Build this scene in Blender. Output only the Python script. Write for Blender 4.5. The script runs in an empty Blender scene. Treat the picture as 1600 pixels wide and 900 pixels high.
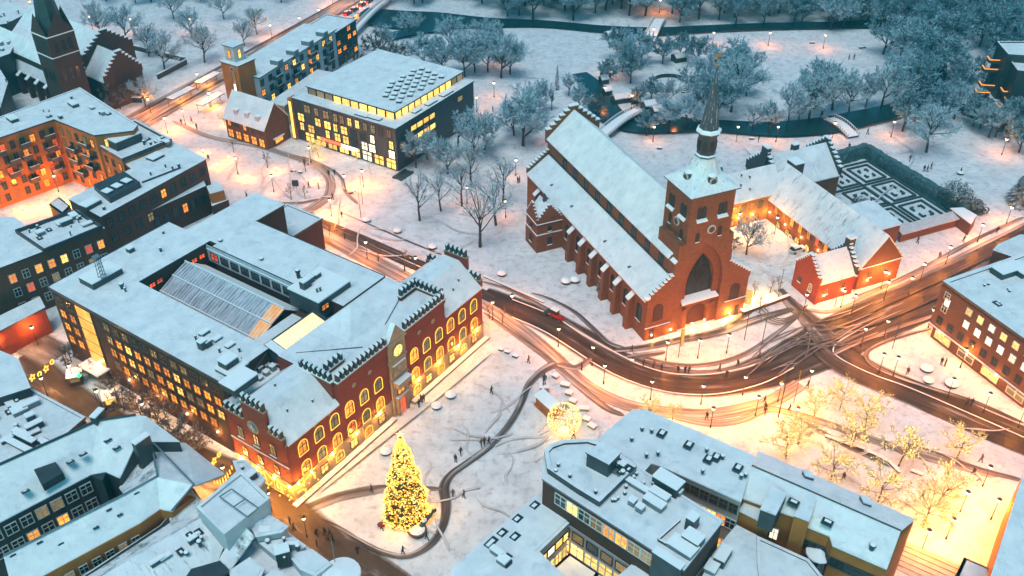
import bpy, math, random
from mathutils import Vector, noise
R = math.radians
random.seed(7)
scn = bpy.context.scene
# ---------------------------------------------------------------- camera
FPX, PITCH, CAMH = 1487.2, R(35.71), 120.0
cam_d = bpy.data.cameras.new('camera'); cam = bpy.data.objects.new('camera', cam_d)
scn.collection.objects.link(cam); scn.camera = cam
cam.location = (0, 0, CAMH); cam.rotation_euler = (R(90) - PITCH, 0, 0)
cam_d.sensor_width = 36; cam_d.lens = FPX * 36 / 1600
cam_d.clip_start = 1; cam_d.clip_end = 4000
# ---------------------------------------------------------------- exposure, sky, sun
EXPO = 3.25
scn.view_settings.view_transform = 'Standard'; scn.view_settings.look = 'None'
scn.view_settings.exposure = EXPO; scn.view_settings.gamma = 1
K = 2 ** -EXPO                      # scene radiance that shows as white
scn.render.resolution_x = 1024; scn.render.resolution_y = 576
wd = bpy.data.worlds.new('World'); scn.world = wd; wd.use_nodes = True
nt = wd.node_tree; nt.nodes.clear()
sky = nt.nodes.new('ShaderNodeTexSky'); sky.sky_type = 'NISHITA'; sky.sun_disc = False
SUN_EL, SUN_ROT = R(14), R(200)
sky.sun_elevation = SUN_EL; sky.sun_rotation = SUN_ROT; sky.dust_density = 0.4; sky.ozone_density = 3.0
tint = nt.nodes.new('ShaderNodeMixRGB'); tint.blend_type = 'MULTIPLY'; tint.inputs[0].default_value = 1
tint.inputs[2].default_value = (.13, .43, .41, 1)
bg = nt.nodes.new('ShaderNodeBackground'); bg.inputs[1].default_value = 0.05
ow = nt.nodes.new('ShaderNodeOutputWorld')
nt.links.new(sky.outputs[0], tint.inputs[1]); nt.links.new(tint.outputs[0], bg.inputs[0]); nt.links.new(bg.outputs[0], ow.inputs[0])
sd = bpy.data.lights.new('sun', 'SUN'); sd.energy = 0.225; sd.angle = R(30); sd.color = (.93, 1, .985)
so = bpy.data.objects.new('sun', sd); scn.collection.objects.link(so)
so.rotation_euler = (R(16), 0, R(-30))
try:
    scn.cycles.use_light_tree = True
    scn.cycles.max_bounces = 5; scn.cycles.diffuse_bounces = 2; scn.cycles.glossy_bounces = 2
    scn.cycles.transparent_max_bounces = 8; scn.cycles.volume_bounces = 0
    scn.cycles.sample_clamp_indirect = 3 * K; scn.cycles.caustics_reflective = False; scn.cycles.caustics_refractive = False
except Exception: pass

# ---------------------------------------------------------------- survey helpers (a place on the photo -> metres)
cs, sn = math.cos(PITCH), math.sin(PITCH)
def P(px, py, z=0.0):
    dx = (px - 800) / FPX; dy = (py - 450) / FPX
    d = (dx, cs - dy * sn, -sn - dy * cs); t = (z - CAMH) / d[2]
    return Vector((d[0] * t, d[1] * t, z))
class Fr:
    def __init__(s, px, py, head, z=0):
        s.o = P(px, py, z); s.h = R(head); s.c = math.cos(s.h); s.s = math.sin(s.h)
    def l(s, px, py, z=0):
        p = P(px, py, z) - s.o; return (p.x * s.c + p.y * s.s, -p.x * s.s + p.y * s.c)
    def w(s, u, v, z=0):
        return Vector((s.o.x + u * s.c - v * s.s, s.o.y + u * s.s + v * s.c, z))
TH = Fr(462.2, 784.4, 55.4); CH = Fr(1006, 533, 23.6); LB = Fr(623, 270, 57.7); RB = Fr(1452, 530, 24.2)

# ---------------------------------------------------------------- materials
MATS = {}
def newmat(name):
    m = bpy.data.materials.new(name); m.use_nodes = True; n = m.node_tree; n.nodes.clear()
    o = n.nodes.new('ShaderNodeOutputMaterial'); b = n.nodes.new('ShaderNodeBsdfPrincipled')
    n.links.new(b.outputs[0], o.inputs[0]); return m, n, b
def ramp(n, pts):
    r = n.nodes.new('ShaderNodeValToRGB'); e = r.color_ramp.elements
    while len(e) < len(pts): e.new(0.5)
    for i, (p, c) in enumerate(pts): e[i].position = p; e[i].color = (*c, 1)
    return r
def coord(n, kind='Object', scale=(1, 1, 1)):
    t = n.nodes.new('ShaderNodeTexCoord'); mp = n.nodes.new('ShaderNodeMapping'); mp.inputs['Scale'].default_value = scale
    n.links.new(t.outputs[kind], mp.inputs[0]); return mp
def noise_n(n, vec, scale, detail=4, rough=.6):
    t = n.nodes.new('ShaderNodeTexNoise'); t.inputs['Scale'].default_value = scale
    t.inputs['Detail'].default_value = detail; t.inputs['Roughness'].default_value = rough
    n.links.new(vec.outputs[0], t.inputs['Vector']); return t
def mat(name, c1, c2=None, rough=.8, scale=.6, sc=(1, 1, 1), bump=0, metal=0, lo=.35, hi=.65):
    """noisy two-tone surface"""
    if name in MATS: return MATS[name]
    m, n, b = newmat(name); c2 = c2 or tuple(x * .75 for x in c1)
    v = coord(n, 'Object', sc); t = noise_n(n, v, scale, 5)
    r = ramp(n, [(lo, c1), (hi, c2)]); n.links.new(t.outputs[0], r.inputs[0]); n.links.new(r.outputs[0], b.inputs['Base Color'])
    b.inputs['Roughness'].default_value = rough; b.inputs['Metallic'].default_value = metal
    if bump:
        t2 = noise_n(n, v, scale * 6, 4); bp = n.nodes.new('ShaderNodeBump'); bp.inputs['Strength'].default_value = bump
        bp.inputs['Distance'].default_value = .15
        n.links.new(t2.outputs[0], bp.inputs['Height']); n.links.new(bp.outputs[0], b.inputs['Normal'])
    MATS[name] = m; return m
def brick(name, c1, c2, mortar=None, sw=.5, rh=.16):
    """courses of brick, weathered in large patches"""
    if name in MATS: return MATS[name]
    m, n, b = newmat(name)
    tc = n.nodes.new('ShaderNodeTexCoord'); sep = n.nodes.new('ShaderNodeSeparateXYZ'); n.links.new(tc.outputs['Object'], sep.inputs[0])
    ad = n.nodes.new('ShaderNodeMath'); n.links.new(sep.outputs[0], ad.inputs[0]); n.links.new(sep.outputs[1], ad.inputs[1])
    cb = n.nodes.new('ShaderNodeCombineXYZ'); n.links.new(ad.outputs[0], cb.inputs[0]); n.links.new(sep.outputs[2], cb.inputs[1])
    bt = n.nodes.new('ShaderNodeTexBrick'); n.links.new(cb.outputs[0], bt.inputs['Vector'])
    bt.inputs['Scale'].default_value = 1; bt.inputs['Brick Width'].default_value = sw; bt.inputs['Row Height'].default_value = rh
    bt.inputs['Mortar Size'].default_value = .018; bt.inputs['Color1'].default_value = (*c1, 1); bt.inputs['Color2'].default_value = (*c2, 1)
    bt.inputs['Mortar'].default_value = (*(mortar or tuple(x * .8 + .03 for x in c1)), 1)
    t = noise_n(n, tc, .25, 6, .7); r = ramp(n, [(.3, (.62, .62, .62)), (.7, (1.25, 1.2, 1.15))]); n.links.new(t.outputs[0], r.inputs[0])
    mx = n.nodes.new('ShaderNodeMixRGB'); mx.blend_type = 'MULTIPLY'; mx.inputs[0].default_value = 1
    n.links.new(bt.outputs[0], mx.inputs[1]); n.links.new(r.outputs[0], mx.inputs[2]); n.links.new(mx.outputs[0], b.inputs['Base Color'])
    b.inputs['Roughness'].default_value = .88; MATS[name] = m; return m
def emit(name, c1, c2, strength, scale=1.2, lo=.35, hi=.65, rnd=True):
    """something that gives off light: lamp glass, a lit room behind a pane"""
    if name in MATS: return MATS[name]
    m, n, b = newmat(name); v = coord(n); oi = n.nodes.new('ShaderNodeObjectInfo')
    va = n.nodes.new('ShaderNodeVectorMath'); va.operation = 'ADD'
    ml = n.nodes.new('ShaderNodeMath'); ml.operation = 'MULTIPLY'; ml.inputs[1].default_value = 90 if rnd else 0
    n.links.new(oi.outputs['Random'], ml.inputs[0]); n.links.new(v.outputs[0], va.inputs[0]); n.links.new(ml.outputs[0], va.inputs[1])
    t = noise_n(n, va, scale, 3); r = ramp(n, [(lo, c1), (hi, c2)]); n.links.new(t.outputs[0], r.inputs[0])
    n.links.new(r.outputs[0], b.inputs['Emission Color']); b.inputs['Emission Strength'].default_value = strength * K
    if rnd:
        mr = n.nodes.new('ShaderNodeMapRange'); mr.inputs['To Min'].default_value = strength * K * .55; mr.inputs['To Max'].default_value = strength * K * 1.5
        wn = n.nodes.new('ShaderNodeTexWhiteNoise'); wn.noise_dimensions = '1D'; n.links.new(oi.outputs['Random'], wn.inputs['W']); n.links.new(wn.outputs['Value'], mr.inputs['Value']); n.links.new(mr.outputs[0], b.inputs['Emission Strength'])
    b.inputs['Base Color'].default_value = (.05, .04, .03, 1); b.inputs['Roughness'].default_value = .3
    MATS[name] = m; return m
def snowmat(name, c1=(.88, .89, .9), c2=(.66, .69, .73), scale=.35, bump=.5, dirt=None, slo=.62, shi=.78, dscale=.5, dsc=(1, 1, 1)):
    if name in MATS: return MATS[name]
    m, n, b = newmat(name); v = coord(n); t = noise_n(n, v, scale, 8, .65)
    r = ramp(n, [(.3, c1), (.72, c2)]); n.links.new(t.outputs[0], r.inputs[0]); last = r.outputs[0]
    if dirt:
        v2 = coord(n, 'Object', dsc); t3 = noise_n(n, v2, dscale, 10, .72); r3 = ramp(n, [(slo, (0, 0, 0)), (shi, (1, 1, 1))]); n.links.new(t3.outputs[0], r3.inputs[0])
        mx = n.nodes.new('ShaderNodeMixRGB'); n.links.new(r3.outputs[0], mx.inputs[0]); n.links.new(last, mx.inputs[1]); mx.inputs[2].default_value = (*dirt, 1); last = mx.outputs[0]
    n.links.new(last, b.inputs['Base Color']); b.inputs['Roughness'].default_value = .75
    t2 = noise_n(n, v, 2.2, 8, .7); bp = n.nodes.new('ShaderNodeBump'); bp.inputs['Strength'].default_value = bump; bp.inputs['Distance'].default_value = .12
    n.links.new(t2.outputs[0], bp.inputs['Height']); n.links.new(bp.outputs[0], b.inputs['Normal'])
    MATS[name] = m; return m
SNOW = snowmat('roof_snow', bump=.6, dirt=(.42, .48, .53), slo=.53, shi=.82, dscale=.4)
SNOWCAP = snowmat('snow_cap', c1=(.9, .91, .92), c2=(.84, .86, .88), bump=.2)
THINSNOW = snowmat('thin_snow_on_tiles', dirt=(.09, .10, .11), slo=.5, shi=.66, dscale=.35, dsc=(1, 1, 3))
BRICK_R = brick('red_brick', (.30, .045, .022), (.21, .03, .016))
BRICK_C = brick('cathedral_brick', (.26, .095, .04), (.17, .058, .026), sw=.6, rh=.22)
BRICK_D = brick('dark_brick', (.09, .035, .02), (.06, .024, .015))
BRICK_B = brick('brown_brick', (.15, .07, .04), (.10, .048, .028))
BRICK_O = brick('ochre_brick', (.42, .22, .07), (.34, .17, .05))
STONE = mat('sandstone', (.40, .30, .19), (.30, .22, .14), bump=.2, scale=.8)
PLASTER_P = mat('pale_plaster', (.45, .38, .35), (.38, .32, .30), scale=.3)
PLASTER_O = mat('ochre_plaster', (.46, .16, .03), (.36, .115, .02), scale=.3)
PLASTER_W = mat('white_plaster', (.55, .57, .60), (.45, .47, .50), scale=.3)
SLATE = mat('dark_slate', (.03, .045, .05), (.018, .03, .035), rough=.5)
METAL_D = mat('dark_metal', (.045, .06, .07), (.03, .04, .05), rough=.5)
METAL_G = mat('grey_metal', (.22, .26, .29), (.15, .18, .2), rough=.45, metal=.3)
WOODF = mat('white_frame', (.6, .6, .58), (.5, .5, .48))
DARKF = mat('dark_frame', (.05, .045, .04), (.035, .03, .03))
BRASSF = mat('brown_frame', (.16, .09, .05), (.12, .07, .04))
GLASS_D = mat('dark_glass', (.03, .05, .06), (.015, .025, .03), rough=.12)
W_OR = emit('lit_room_orange', (1, .15, .005), (1, .42, .04), 1.7, lo=.38, hi=.6, scale=2.2)
W_YE = emit('lit_room_yellow', (1, .34, .03), (1, .68, .16), 2.2, scale=2.0, lo=.36, hi=.6)
W_WH = emit('lit_room_white', (1, .80, .45), (1, .93, .72), 2.6)
W_RED = emit('lit_room_red', (1, .06, .02), (1, .16, .03), 1.2)
W_DIM = emit('dim_room', (.35, .22, .08), (.55, .38, .16), .55)
GARL = emit('garland_light', (1, .38, .02), (1, .60, .07), 2.8, scale=6, rnd=False)
LAMPG = emit('lamp_glass', (1, .72, .38), (1, .80, .48), 9, rnd=False)
LAMPW = emit('lamp_glass_white', (1, .9, .7), (1, .92, .8), 8, rnd=False)
BARK = mat('bark', (.06, .05, .045), (.035, .03, .028))

# ---------------------------------------------------------------- object helpers
def link(o, parent=None):
    scn.collection.objects.link(o)
    if parent: o.parent = parent
    return o
LABELS = {}
def tag(o, label, cat, group=None, kind=None):
    o['label'] = label; o['category'] = cat
    if group: o['group'] = group
    if kind: o['kind'] = kind
    return o
def thing(name, label, cat, loc=(0, 0, 0), rz=0, group=None):
    o = bpy.data.objects.new(name, None); o.empty_display_size = .5; o.location = loc; o.rotation_euler.z = rz
    link(o); return tag(o, label, cat, group)
def fthing(name, label, cat, fr, group=None, u=0, v=0):
    return thing(name, label, cat, fr.w(u, v, 0), fr.h, group)
class MB:
    def __init__(s): s.v = []; s.f = []; s.m = []; s.uv = None
    def poly(s, pts, mi=0):
        i = len(s.v); s.v += [tuple(p) for p in pts]; s.f.append(tuple(range(i, i + len(pts)))); s.m.append(mi)
    def box(s, x0, y0, z0, x1, y1, z1, mi=0, top=None):
        if x0 > x1: x0, x1 = x1, x0
        if y0 > y1: y0, y1 = y1, y0
        i = len(s.v); s.v += [(x0, y0, z0), (x1, y0, z0), (x1, y1, z0), (x0, y1, z0), (x0, y0, z1), (x1, y0, z1), (x1, y1, z1), (x0, y1, z1)]
        s.f += [(i, i + 3, i + 2, i + 1), (i + 4, i + 5, i + 6, i + 7), (i, i + 1, i + 5, i + 4), (i + 1, i + 2, i + 6, i + 5), (i + 2, i + 3, i + 7, i + 6), (i + 3, i, i + 4, i + 7)]
        s.m += [mi, mi if top is None else top, mi, mi, mi, mi]; return s
    def rbox(s, c, sx, sy, z0, z1, a, mi=0, top=None):
        ca, sa = math.cos(a), math.sin(a)
        q = [(c[0] + x * ca - y * sa, c[1] + x * sa + y * ca) for x, y in ((-sx / 2, -sy / 2), (sx / 2, -sy / 2), (sx / 2, sy / 2), (-sx / 2, sy / 2))]
        return s.prism(q, z0, z1, mi, mi if top is None else top)
    def prism(s, poly, z0, z1, mi=0, top=None, bottom=True):
        a = sum(poly[k][0] * poly[(k + 1) % len(poly)][1] - poly[(k + 1) % len(poly)][0] * poly[k][1] for k in range(len(poly)))
        if a < 0: poly = poly[::-1]
        n = len(poly); i = len(s.v); s.v += [(p[0], p[1], z0) for p in poly] + [(p[0], p[1], z1) for p in poly]
        for k in range(n): s.f.append((i + k, i + (k + 1) % n, i + n + (k + 1) % n, i + n + k)); s.m.append(mi)
        s.f.append(tuple(i + n + k for k in range(n))); s.m.append(mi if top is None else top)
        if bottom: s.f.append(tuple(i + n - 1 - k for k in range(n))); s.m.append(mi)
        return s
    def slab(s, pts, th, mi=0):
        """plane polygon thickened downwards"""
        n = len(pts); i = len(s.v); s.v += [tuple(p) for p in pts] + [(p[0], p[1], p[2] - th) for p in pts]
        a = sum(pts[k][0] * pts[(k + 1) % n][1] - pts[(k + 1) % n][0] * pts[k][1] for k in range(n))
        r = range(n) if a > 0 else range(n - 1, -1, -1)
        r = list(r); s.f.append(tuple(i + k for k in r)); s.m.append(mi); s.f.append(tuple(i + n + k for k in r[::-1])); s.m.append(mi)
        for j in range(n): a_, b_ = r[j], r[(j + 1) % n]; s.f.append((i + a_, i + n + a_, i + n + b_, i + b_)); s.m.append(mi)
        return s
    def tube(s, p, q, r0, r1=None, n=6, mi=0, cap=True):
        r1 = r0 if r1 is None else r1; p, q = Vector(p), Vector(q); d = q - p
        if d.length < 1e-6: return s
        d.normalize(); a = d.orthogonal().normalized(); b = d.cross(a); i = len(s.v)
        for c, r in ((p, r0), (q, r1)):
            for k in range(n):
                t = 2 * math.pi * k / n; s.v.append(tuple(c + a * (r * math.cos(t)) + b * (r * math.sin(t))))
        for k in range(n): s.f.append((i + k, i + (k + 1) % n, i + n + (k + 1) % n, i + n + k)); s.m.append(mi)
        if cap: s.f.append(tuple(i + n + k for k in range(n))); s.m.append(mi); s.f.append(tuple(i + n - 1 - k for k in range(n))); s.m.append(mi)
        return s
    def lathe(s, c, prof, n=10, mi=0, start=0):
        """profile of (radius, z) about a vertical axis"""
        i = len(s.v)
        for r, z in prof:
            for k in range(n):
                t = start + 2 * math.pi * k / n; s.v.append((c[0] + r * math.cos(t), c[1] + r * math.sin(t), c[2] + z))
        for j in range(len(prof) - 1):
            for k in range(n): s.f.append((i + j * n + k, i + j * n + (k + 1) % n, i + (j + 1) * n + (k + 1) % n, i + (j + 1) * n + k)); s.m.append(mi)
        s.f.append(tuple(i + (len(prof) - 1) * n + k for k in range(n))); s.m.append(mi); return s
    def blob(s, c, rx, ry, rz, mi=0, n=8, m=5):
        prof = [(math.sin(math.pi * (j + .001) / m), -math.cos(math.pi * j / m)) for j in range(m + 1)]; i = len(s.v)
        for r, z in prof:
            for k in range(n):
                t = 2 * math.pi * k / n; s.v.append((c[0] + rx * r * math.cos(t), c[1] + ry * r * math.sin(t), c[2] + rz * z))
        for j in range(m):
            for k in range(n): s.f.append((i + j * n + k, i + j * n + (k + 1) % n, i + (j + 1) * n + (k + 1) % n, i + (j + 1) * n + k)); s.m.append(mi)
        return s
    def mesh(s, name, mats, smooth=False):
        me = bpy.data.meshes.new(name); me.from_pydata(s.v, [], s.f)
        for m in (mats if isinstance(mats, (list, tuple)) else [mats]): me.materials.append(m)
        me.polygons.foreach_set('material_index', s.m)
        if smooth: me.polygons.foreach_set('use_smooth', [True] * len(s.f))
        if s.uv:
            ul = me.uv_layers.new(name='uv'); k = 0
            for f in s.f:
                for vi in f: ul.data[k].uv = s.uv[vi]; k += 1
        me.update(); return me
    def build(s, name, mats, parent=None, smooth=False, loc=None, rz=None):
        o = bpy.data.objects.new(name, s.mesh(name, mats, smooth)); link(o, parent)
        if loc is not None: o.location = loc
        if rz is not None: o.rotation_euler.z = rz
        return o
def inst(name, me, parent, loc=(0, 0, 0), rz=0):
    o = bpy.data.objects.new(name, me); link(o, parent); o.location = loc; o.rotation_euler.z = rz; return o
def copy_tree(o, parent=None):
    c = o.copy(); link(c)
    if parent: c.parent = parent
    for ch in list(o.children): copy_tree(ch, c)
    return c

# ---------------------------------------------------------------- windows
_wc = {}
def win_mesh(w, h, kind):
    key = (round(w, 2), round(h, 2), kind)
    if key in _wc: return _wc[key]
    t = min(.14, w * .09); f = MB(); g = MB(); s = MB()
    arch = kind in ('arch', 'archw', 'archb')
    hs = h - w / 2 if arch else h
    g.box(-w / 2, -.05, 0, w / 2, .02, hs)
    f.box(-w / 2 - t, -.14, -t, w / 2 + t, -.0, 0.0); f.box(-w / 2 - t, -.14, 0, -w / 2, 0, hs); f.box(w / 2, -.14, 0, w / 2 + t, 0, hs)
    if arch:
        N = 8; arc = [(w / 2 * math.cos(math.pi * k / N), hs + w / 2 * math.sin(math.pi * k / N)) for k in range(N + 1)]
        ou = [((w / 2 + t) * math.cos(math.pi * k / N), hs + (w / 2 + t) * math.sin(math.pi * k / N)) for k in range(N + 1)]
        g.poly([(x, -.05, z) for x, z in arc])
        for k in range(N):
            f.poly([(arc[k][0], -.14, arc[k][1]), (ou[k][0], -.14, ou[k][1]), (ou[k + 1][0], -.14, ou[k + 1][1]), (arc[k + 1][0], -.14, arc[k + 1][1])][::-1])
            f.poly([(ou[k][0], -.14, ou[k][1]), (ou[k][0], 0, ou[k][1]), (ou[k + 1][0], 0, ou[k + 1][1]), (ou[k + 1][0], -.14, ou[k + 1][1])][::-1])
            f.poly([(arc[k][0], -.14, arc[k][1]), (arc[k][0], -.05, arc[k][1]), (arc[k + 1][0], -.05, arc[k + 1][1]), (arc[k + 1][0], -.14, arc[k + 1][1])])
    else: f.box(-w / 2 - t, -.14, hs, w / 2 + t, 0, hs + t)
    if kind != 'plain':
        b = max(.045, w * .04); f.box(-b, -.11, 0, b, -.04, h if not arch else h - .05); f.box(-w / 2, -.105, h * .6 - b, w / 2, -.045, h * .6 + b)
    s.box(-w / 2 - t * 1.5, -.3, -t - .1, w / 2 + t * 1.5, 0.0, -t, 0); s.box(-w / 2 - t * 1.3, -.28, -t, w / 2 + t * 1.3, -.145, -t + .09, 1)
    fm = {'arch': BRASSF, 'archw': WOODF, 'archb': DARKF, 'w': WOODF, 'd': DARKF, 'b': BRASSF, 'plain': DARKF}[kind]
    res = (f.mesh('window_frame', fm), g, s.mesh('sill', [STONE, SNOWCAP]), {})
    _wc[key] = res; return res
def window(parent, u, v, z, rz, w, h, kind, pane, sill=True, garland=False, name='window'):
    fm, g, sm, pc = win_mesh(w, h, kind)
    if pane.name not in pc: pc[pane.name] = g.mesh('pane', pane)
    o = inst(name, fm, parent, (u, v, z), rz); inst('pane', pc[pane.name], o)
    if sill: inst('sill', sm, o)
    if garland:
        key = ('g', w, h)
        if key not in _wc:
            mb = MB(); rr = random.Random(5); N = 9; r = w / 2 + .24; pts = [(-r, -.15)]; hs = h - w / 2
            pts += [(-r, hs * k / 3) for k in range(1, 4)] + [(r * math.cos(math.pi - math.pi * k / N), hs + r * math.sin(math.pi - math.pi * k / N)) for k in range(1, N)] + [(r, hs * k / 3) for k in (3, 2, 1)] + [(r, -.15), (0, -.15), (-r, -.15)]
            for a, b in zip(pts, pts[1:]):
                mb.tube((a[0], -.2, a[1]), (b[0], -.2, b[1]), .065, n=5)
            _wc[key] = mb.mesh('light_garland', GARL)
        inst('light_garland', _wc[key], o)
    return o
rw = random.Random(11)
def pick(ws):
    r = rw.random() * sum(w for w, _ in ws)
    for w, m in ws:
        r -= w
        if r <= 0: return m
    return ws[-1][1]
# facade side of a box building: 'S' faces -v, 'N' +v, 'W' -u, 'E' +u (building coordinates)
SIDE = {'S': 0, 'N': math.pi, 'W': -math.pi / 2, 'E': math.pi / 2}
def rowwin(parent, side, fixed, a0, a1, n, z, w, h, kind, panes, **kw):
    for k in range(n):
        a = a0 + (a1 - a0) * (k / (n - 1) if n > 1 else .5)
        pm = panes[k % len(panes)] if isinstance(panes[0], bpy.types.Material) else pick(panes)
        u, v = (a, fixed) if side in 'SN' else (fixed, a)
        window(parent, u, v, z, SIDE[side], w, h, kind, pm, **kw)
def edgewin(parent, p, q, n, z, w, h, kind, panes, m0=.5, out=1, **kw):
    """windows along the wall from p to q (its outside on the right when walking p->q if out=1)"""
    p, q = Vector(p), Vector(q); d = q - p; a = math.atan2(d.y, d.x)
    if out < 0: a += math.pi
    for k in range(n):
        t = (k + m0) / (n - 1 + 2 * m0) if n > 1 else .5
        c = p + d * t; window(parent, c.x, c.y, z, a, w, h, kind, panes[k % len(panes)] if isinstance(panes[0], bpy.types.Material) else pick(panes), **kw)

# ---------------------------------------------------------------- roof and wall helpers
def walls(parent, poly, z0, z1, m, name='wall'):
    b = MB(); b.prism(poly, z0, z1, 0, 0); return b.build(name, m, parent)
def flatroof(parent, poly, z, parapet=.35, snow=.2, pm=METAL_D, inner=None, name='roof', edge=.35):
    """snow covered flat roof with a raised rim"""
    a = sum(poly[k][0] * poly[(k + 1) % len(poly)][1] - poly[(k + 1) % len(poly)][0] * poly[k][1] for k in range(len(poly)))
    pl = list(poly) if a > 0 else list(poly)[::-1]
    def off(d):
        res = []; n = len(pl)
        for k in range(n):
            p0, p1, p2 = Vector(pl[k - 1]), Vector(pl[k]), Vector(pl[(k + 1) % n])
            e1 = (p1 - p0).normalized(); e2 = (p2 - p1).normalized(); n1 = Vector((-e1.y, e1.x)); n2 = Vector((-e2.y, e2.x))
            m_ = n1 + n2
            if m_.length < 1e-4: m_ = n1
            m_.normalize(); c = max(.35, m_.dot(n1)); res.append(p1 + m_ * (d / c))
        return res
    o_, i_ = off(-.15), off(edge); b = MB(); n = len(pl)
    b.prism([tuple(p) for p in off(-.15)], z, z + .1, 0, 1)
    for k in range(n):
        q = [o_[k], o_[(k + 1) % n], i_[(k + 1) % n], i_[k]]
        b.prism([tuple(p) for p in q], z + .1, z + parapet, 0, 1, False)
    b.prism([tuple(p) for p in off(edge + .004)], z + .1, z + .1 + snow, 1, 1, False)
    return b.build(name, [pm, SNOW], parent)
def gable_roof(parent, u0, u1, v0, v1, ze, zr, axis='u', over=.4, m=SNOW, name='roof', th=.25):
    b = MB()
    if axis == 'u':
        vm = (v0 + v1) / 2; sl = (zr - ze) / (vm - v0); o = over; zo = ze - sl * o
        b.slab([(u0, v0 - o, zo), (u1, v0 - o, zo), (u1, vm, zr), (u0, vm, zr)], th); b.slab([(u0, vm, zr), (u1, vm, zr), (u1, v1 + o, zo), (u0, v1 + o, zo)], th)
    else:
        um = (u0 + u1) / 2; sl = (zr - ze) / (um - u0); o = over; zo = ze - sl * o
        b.slab([(u0 - o, v0, zo), (um, v0, zr), (um, v1, zr), (u0 - o, v1, zo)], th); b.slab([(um, v0, zr), (u1 + o, v0, zo), (u1 + o, v1, zo), (um, v1, zr)], th)
    return b.build(name, m, parent)
def gable_wall(b, u0, u1, v, z0, ze, zr, th=.5, mi=0, axis='u'):
    """pentagon wall; axis 'u' = wall runs along u at v"""
    um = (u0 + u1) / 2; pts = [(u0, z0), (u1, z0), (u1, ze), (um, zr), (u0, ze)]
    f = (lambda a, z, t: (a, v + t, z)) if axis == 'u' else (lambda a, z, t: (v + t, a, z))
    A = [f(a, z, 0) for a, z in pts]; B = [f(a, z, th) for a, z in pts]
    b.poly(A if axis == 'u' else A[::-1], mi); b.poly(B[::-1] if axis == 'u' else B, mi)
    for k in range(5): b.poly([A[k], B[k], B[(k + 1) % 5], A[(k + 1) % 5]], mi)
def crow_gable(parent, u0, u1, v, ze, zr, n, axis='u', th=.7, m=None, name='stepped_gable', rise=.9, z0=None, capw=.12, caph=.22):
    """stepped gable standing above the roof; each step carries a cap of snow"""
    b = MB(); um = (u0 + u1) / 2; hw = (u1 - u0) / 2
    bx = (lambda a0, a1, za, zb, mi, e=0: b.box(a0 - e, v - th / 2 - e, za, a1 + e, v + th / 2 + e, zb, mi)) if axis == 'u' else (lambda a0, a1, za, zb, mi, e=0: b.box(v - th / 2 - e, a0 - e, za, v + th / 2 + e, a1 + e, zb, mi))
    zb = ze - .5 if z0 is None else z0
    for k in range(n):
        zt = ze + (zr - ze) * (k + 1) / n + rise - (zr - ze) / n * .3; sw = hw / n
        a0, a1 = um - hw + sw * k, um - hw + sw * (k + 1)
        if k < n - 1:
            for x0, x1 in ((a0, a1), (2 * um - a1, 2 * um - a0)): bx(x0, x1, zb, zt, 0); bx(x0 + .02, x1 - .02, zt, zt + caph, 1, capw)
        else: bx(a0, 2 * um - a0, zb, zt, 0); bx(a0, 2 * um - a0, zt, zt + caph + .03, 1, capw)
    return b.build(name, [m or BRICK_C, SNOWCAP], parent)
def roofbox(parent, u, v, z, sx, sy, h, name='roof_box', m=METAL_D, a=0, cap=.18, sub=None):
    b = MB(); b.rbox((0, 0), sx, sy, 0, h, a, 0); b.rbox((0, 0), sx + .12, sy + .12, h, h + cap, a, 1)
    return b.build(name, [m, SNOWCAP], parent, loc=(u, v, z))
def vent(parent, u, v, z, r=.25, h=.9, name='roof_vent'):
    key = ('vent', r, h)
    if key not in _wc:
        b = MB(); b.lathe((0, 0, 0), [(r * .7, 0), (r * .7, h * .7), (r, h * .72), (r, h)], 8, 0); b.lathe((0, 0, 0), [(r * .95, h + .01), (r * .8, h + .14), (0.02, h + .2)], 8, 1)
        _wc[key] = b.mesh(name, [METAL_D, SNOWCAP])
    return inst(name, _wc[key], parent, (u, v, z))
def skylight(parent, u, v, z, w=1.2, h=1.5, rz=0, tilt=0, name='skylight'):
    key = ('sky', w, h)
    if key not in _wc:
        b = MB(); b.box(-w / 2, -h / 2, 0, w / 2, h / 2, .22, 0); b.box(-w / 2 + .12, -h / 2 + .12, .22, w / 2 - .12, h / 2 - .12, .24, 1); b.box(-w / 2 + .3, -h / 2 + .2, .24, w / 2 - .35, h / 2 - .5, .3, 2)
        _wc[key] = b.mesh(name, [METAL_D, GLASS_D, SNOWCAP])
    o = inst(name, _wc[key], parent, (u, v, z), rz); o.rotation_euler.x = tilt; return o
# ================================================================ GROUND, WATER, ROADS
def structure(o): o['kind'] = 'structure'; return o
GROUND = snowmat('ground_snow', c1=(.82, .84, .87), c2=(.58, .60, .64), scale=.22, bump=1.0, dirt=(.40, .40, .42), slo=.50, shi=.70, dscale=.6)
b = MB(); X, Y0, Y1, N = 450, -150, 700, 30
for j in range(N):
    for i in range(N):
        xs = [-X + 2 * X * (i + a) / N for a in (0, 1)]; ys = [Y0 + (Y1 - Y0) * (j + a) / N for a in (0, 1)]
        b.poly([(xs[0], ys[0], 0), (xs[1], ys[0], 0), (xs[1], ys[1], 0), (xs[0], ys[1], 0)])
structure(b.build('ground', GROUND))

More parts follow.
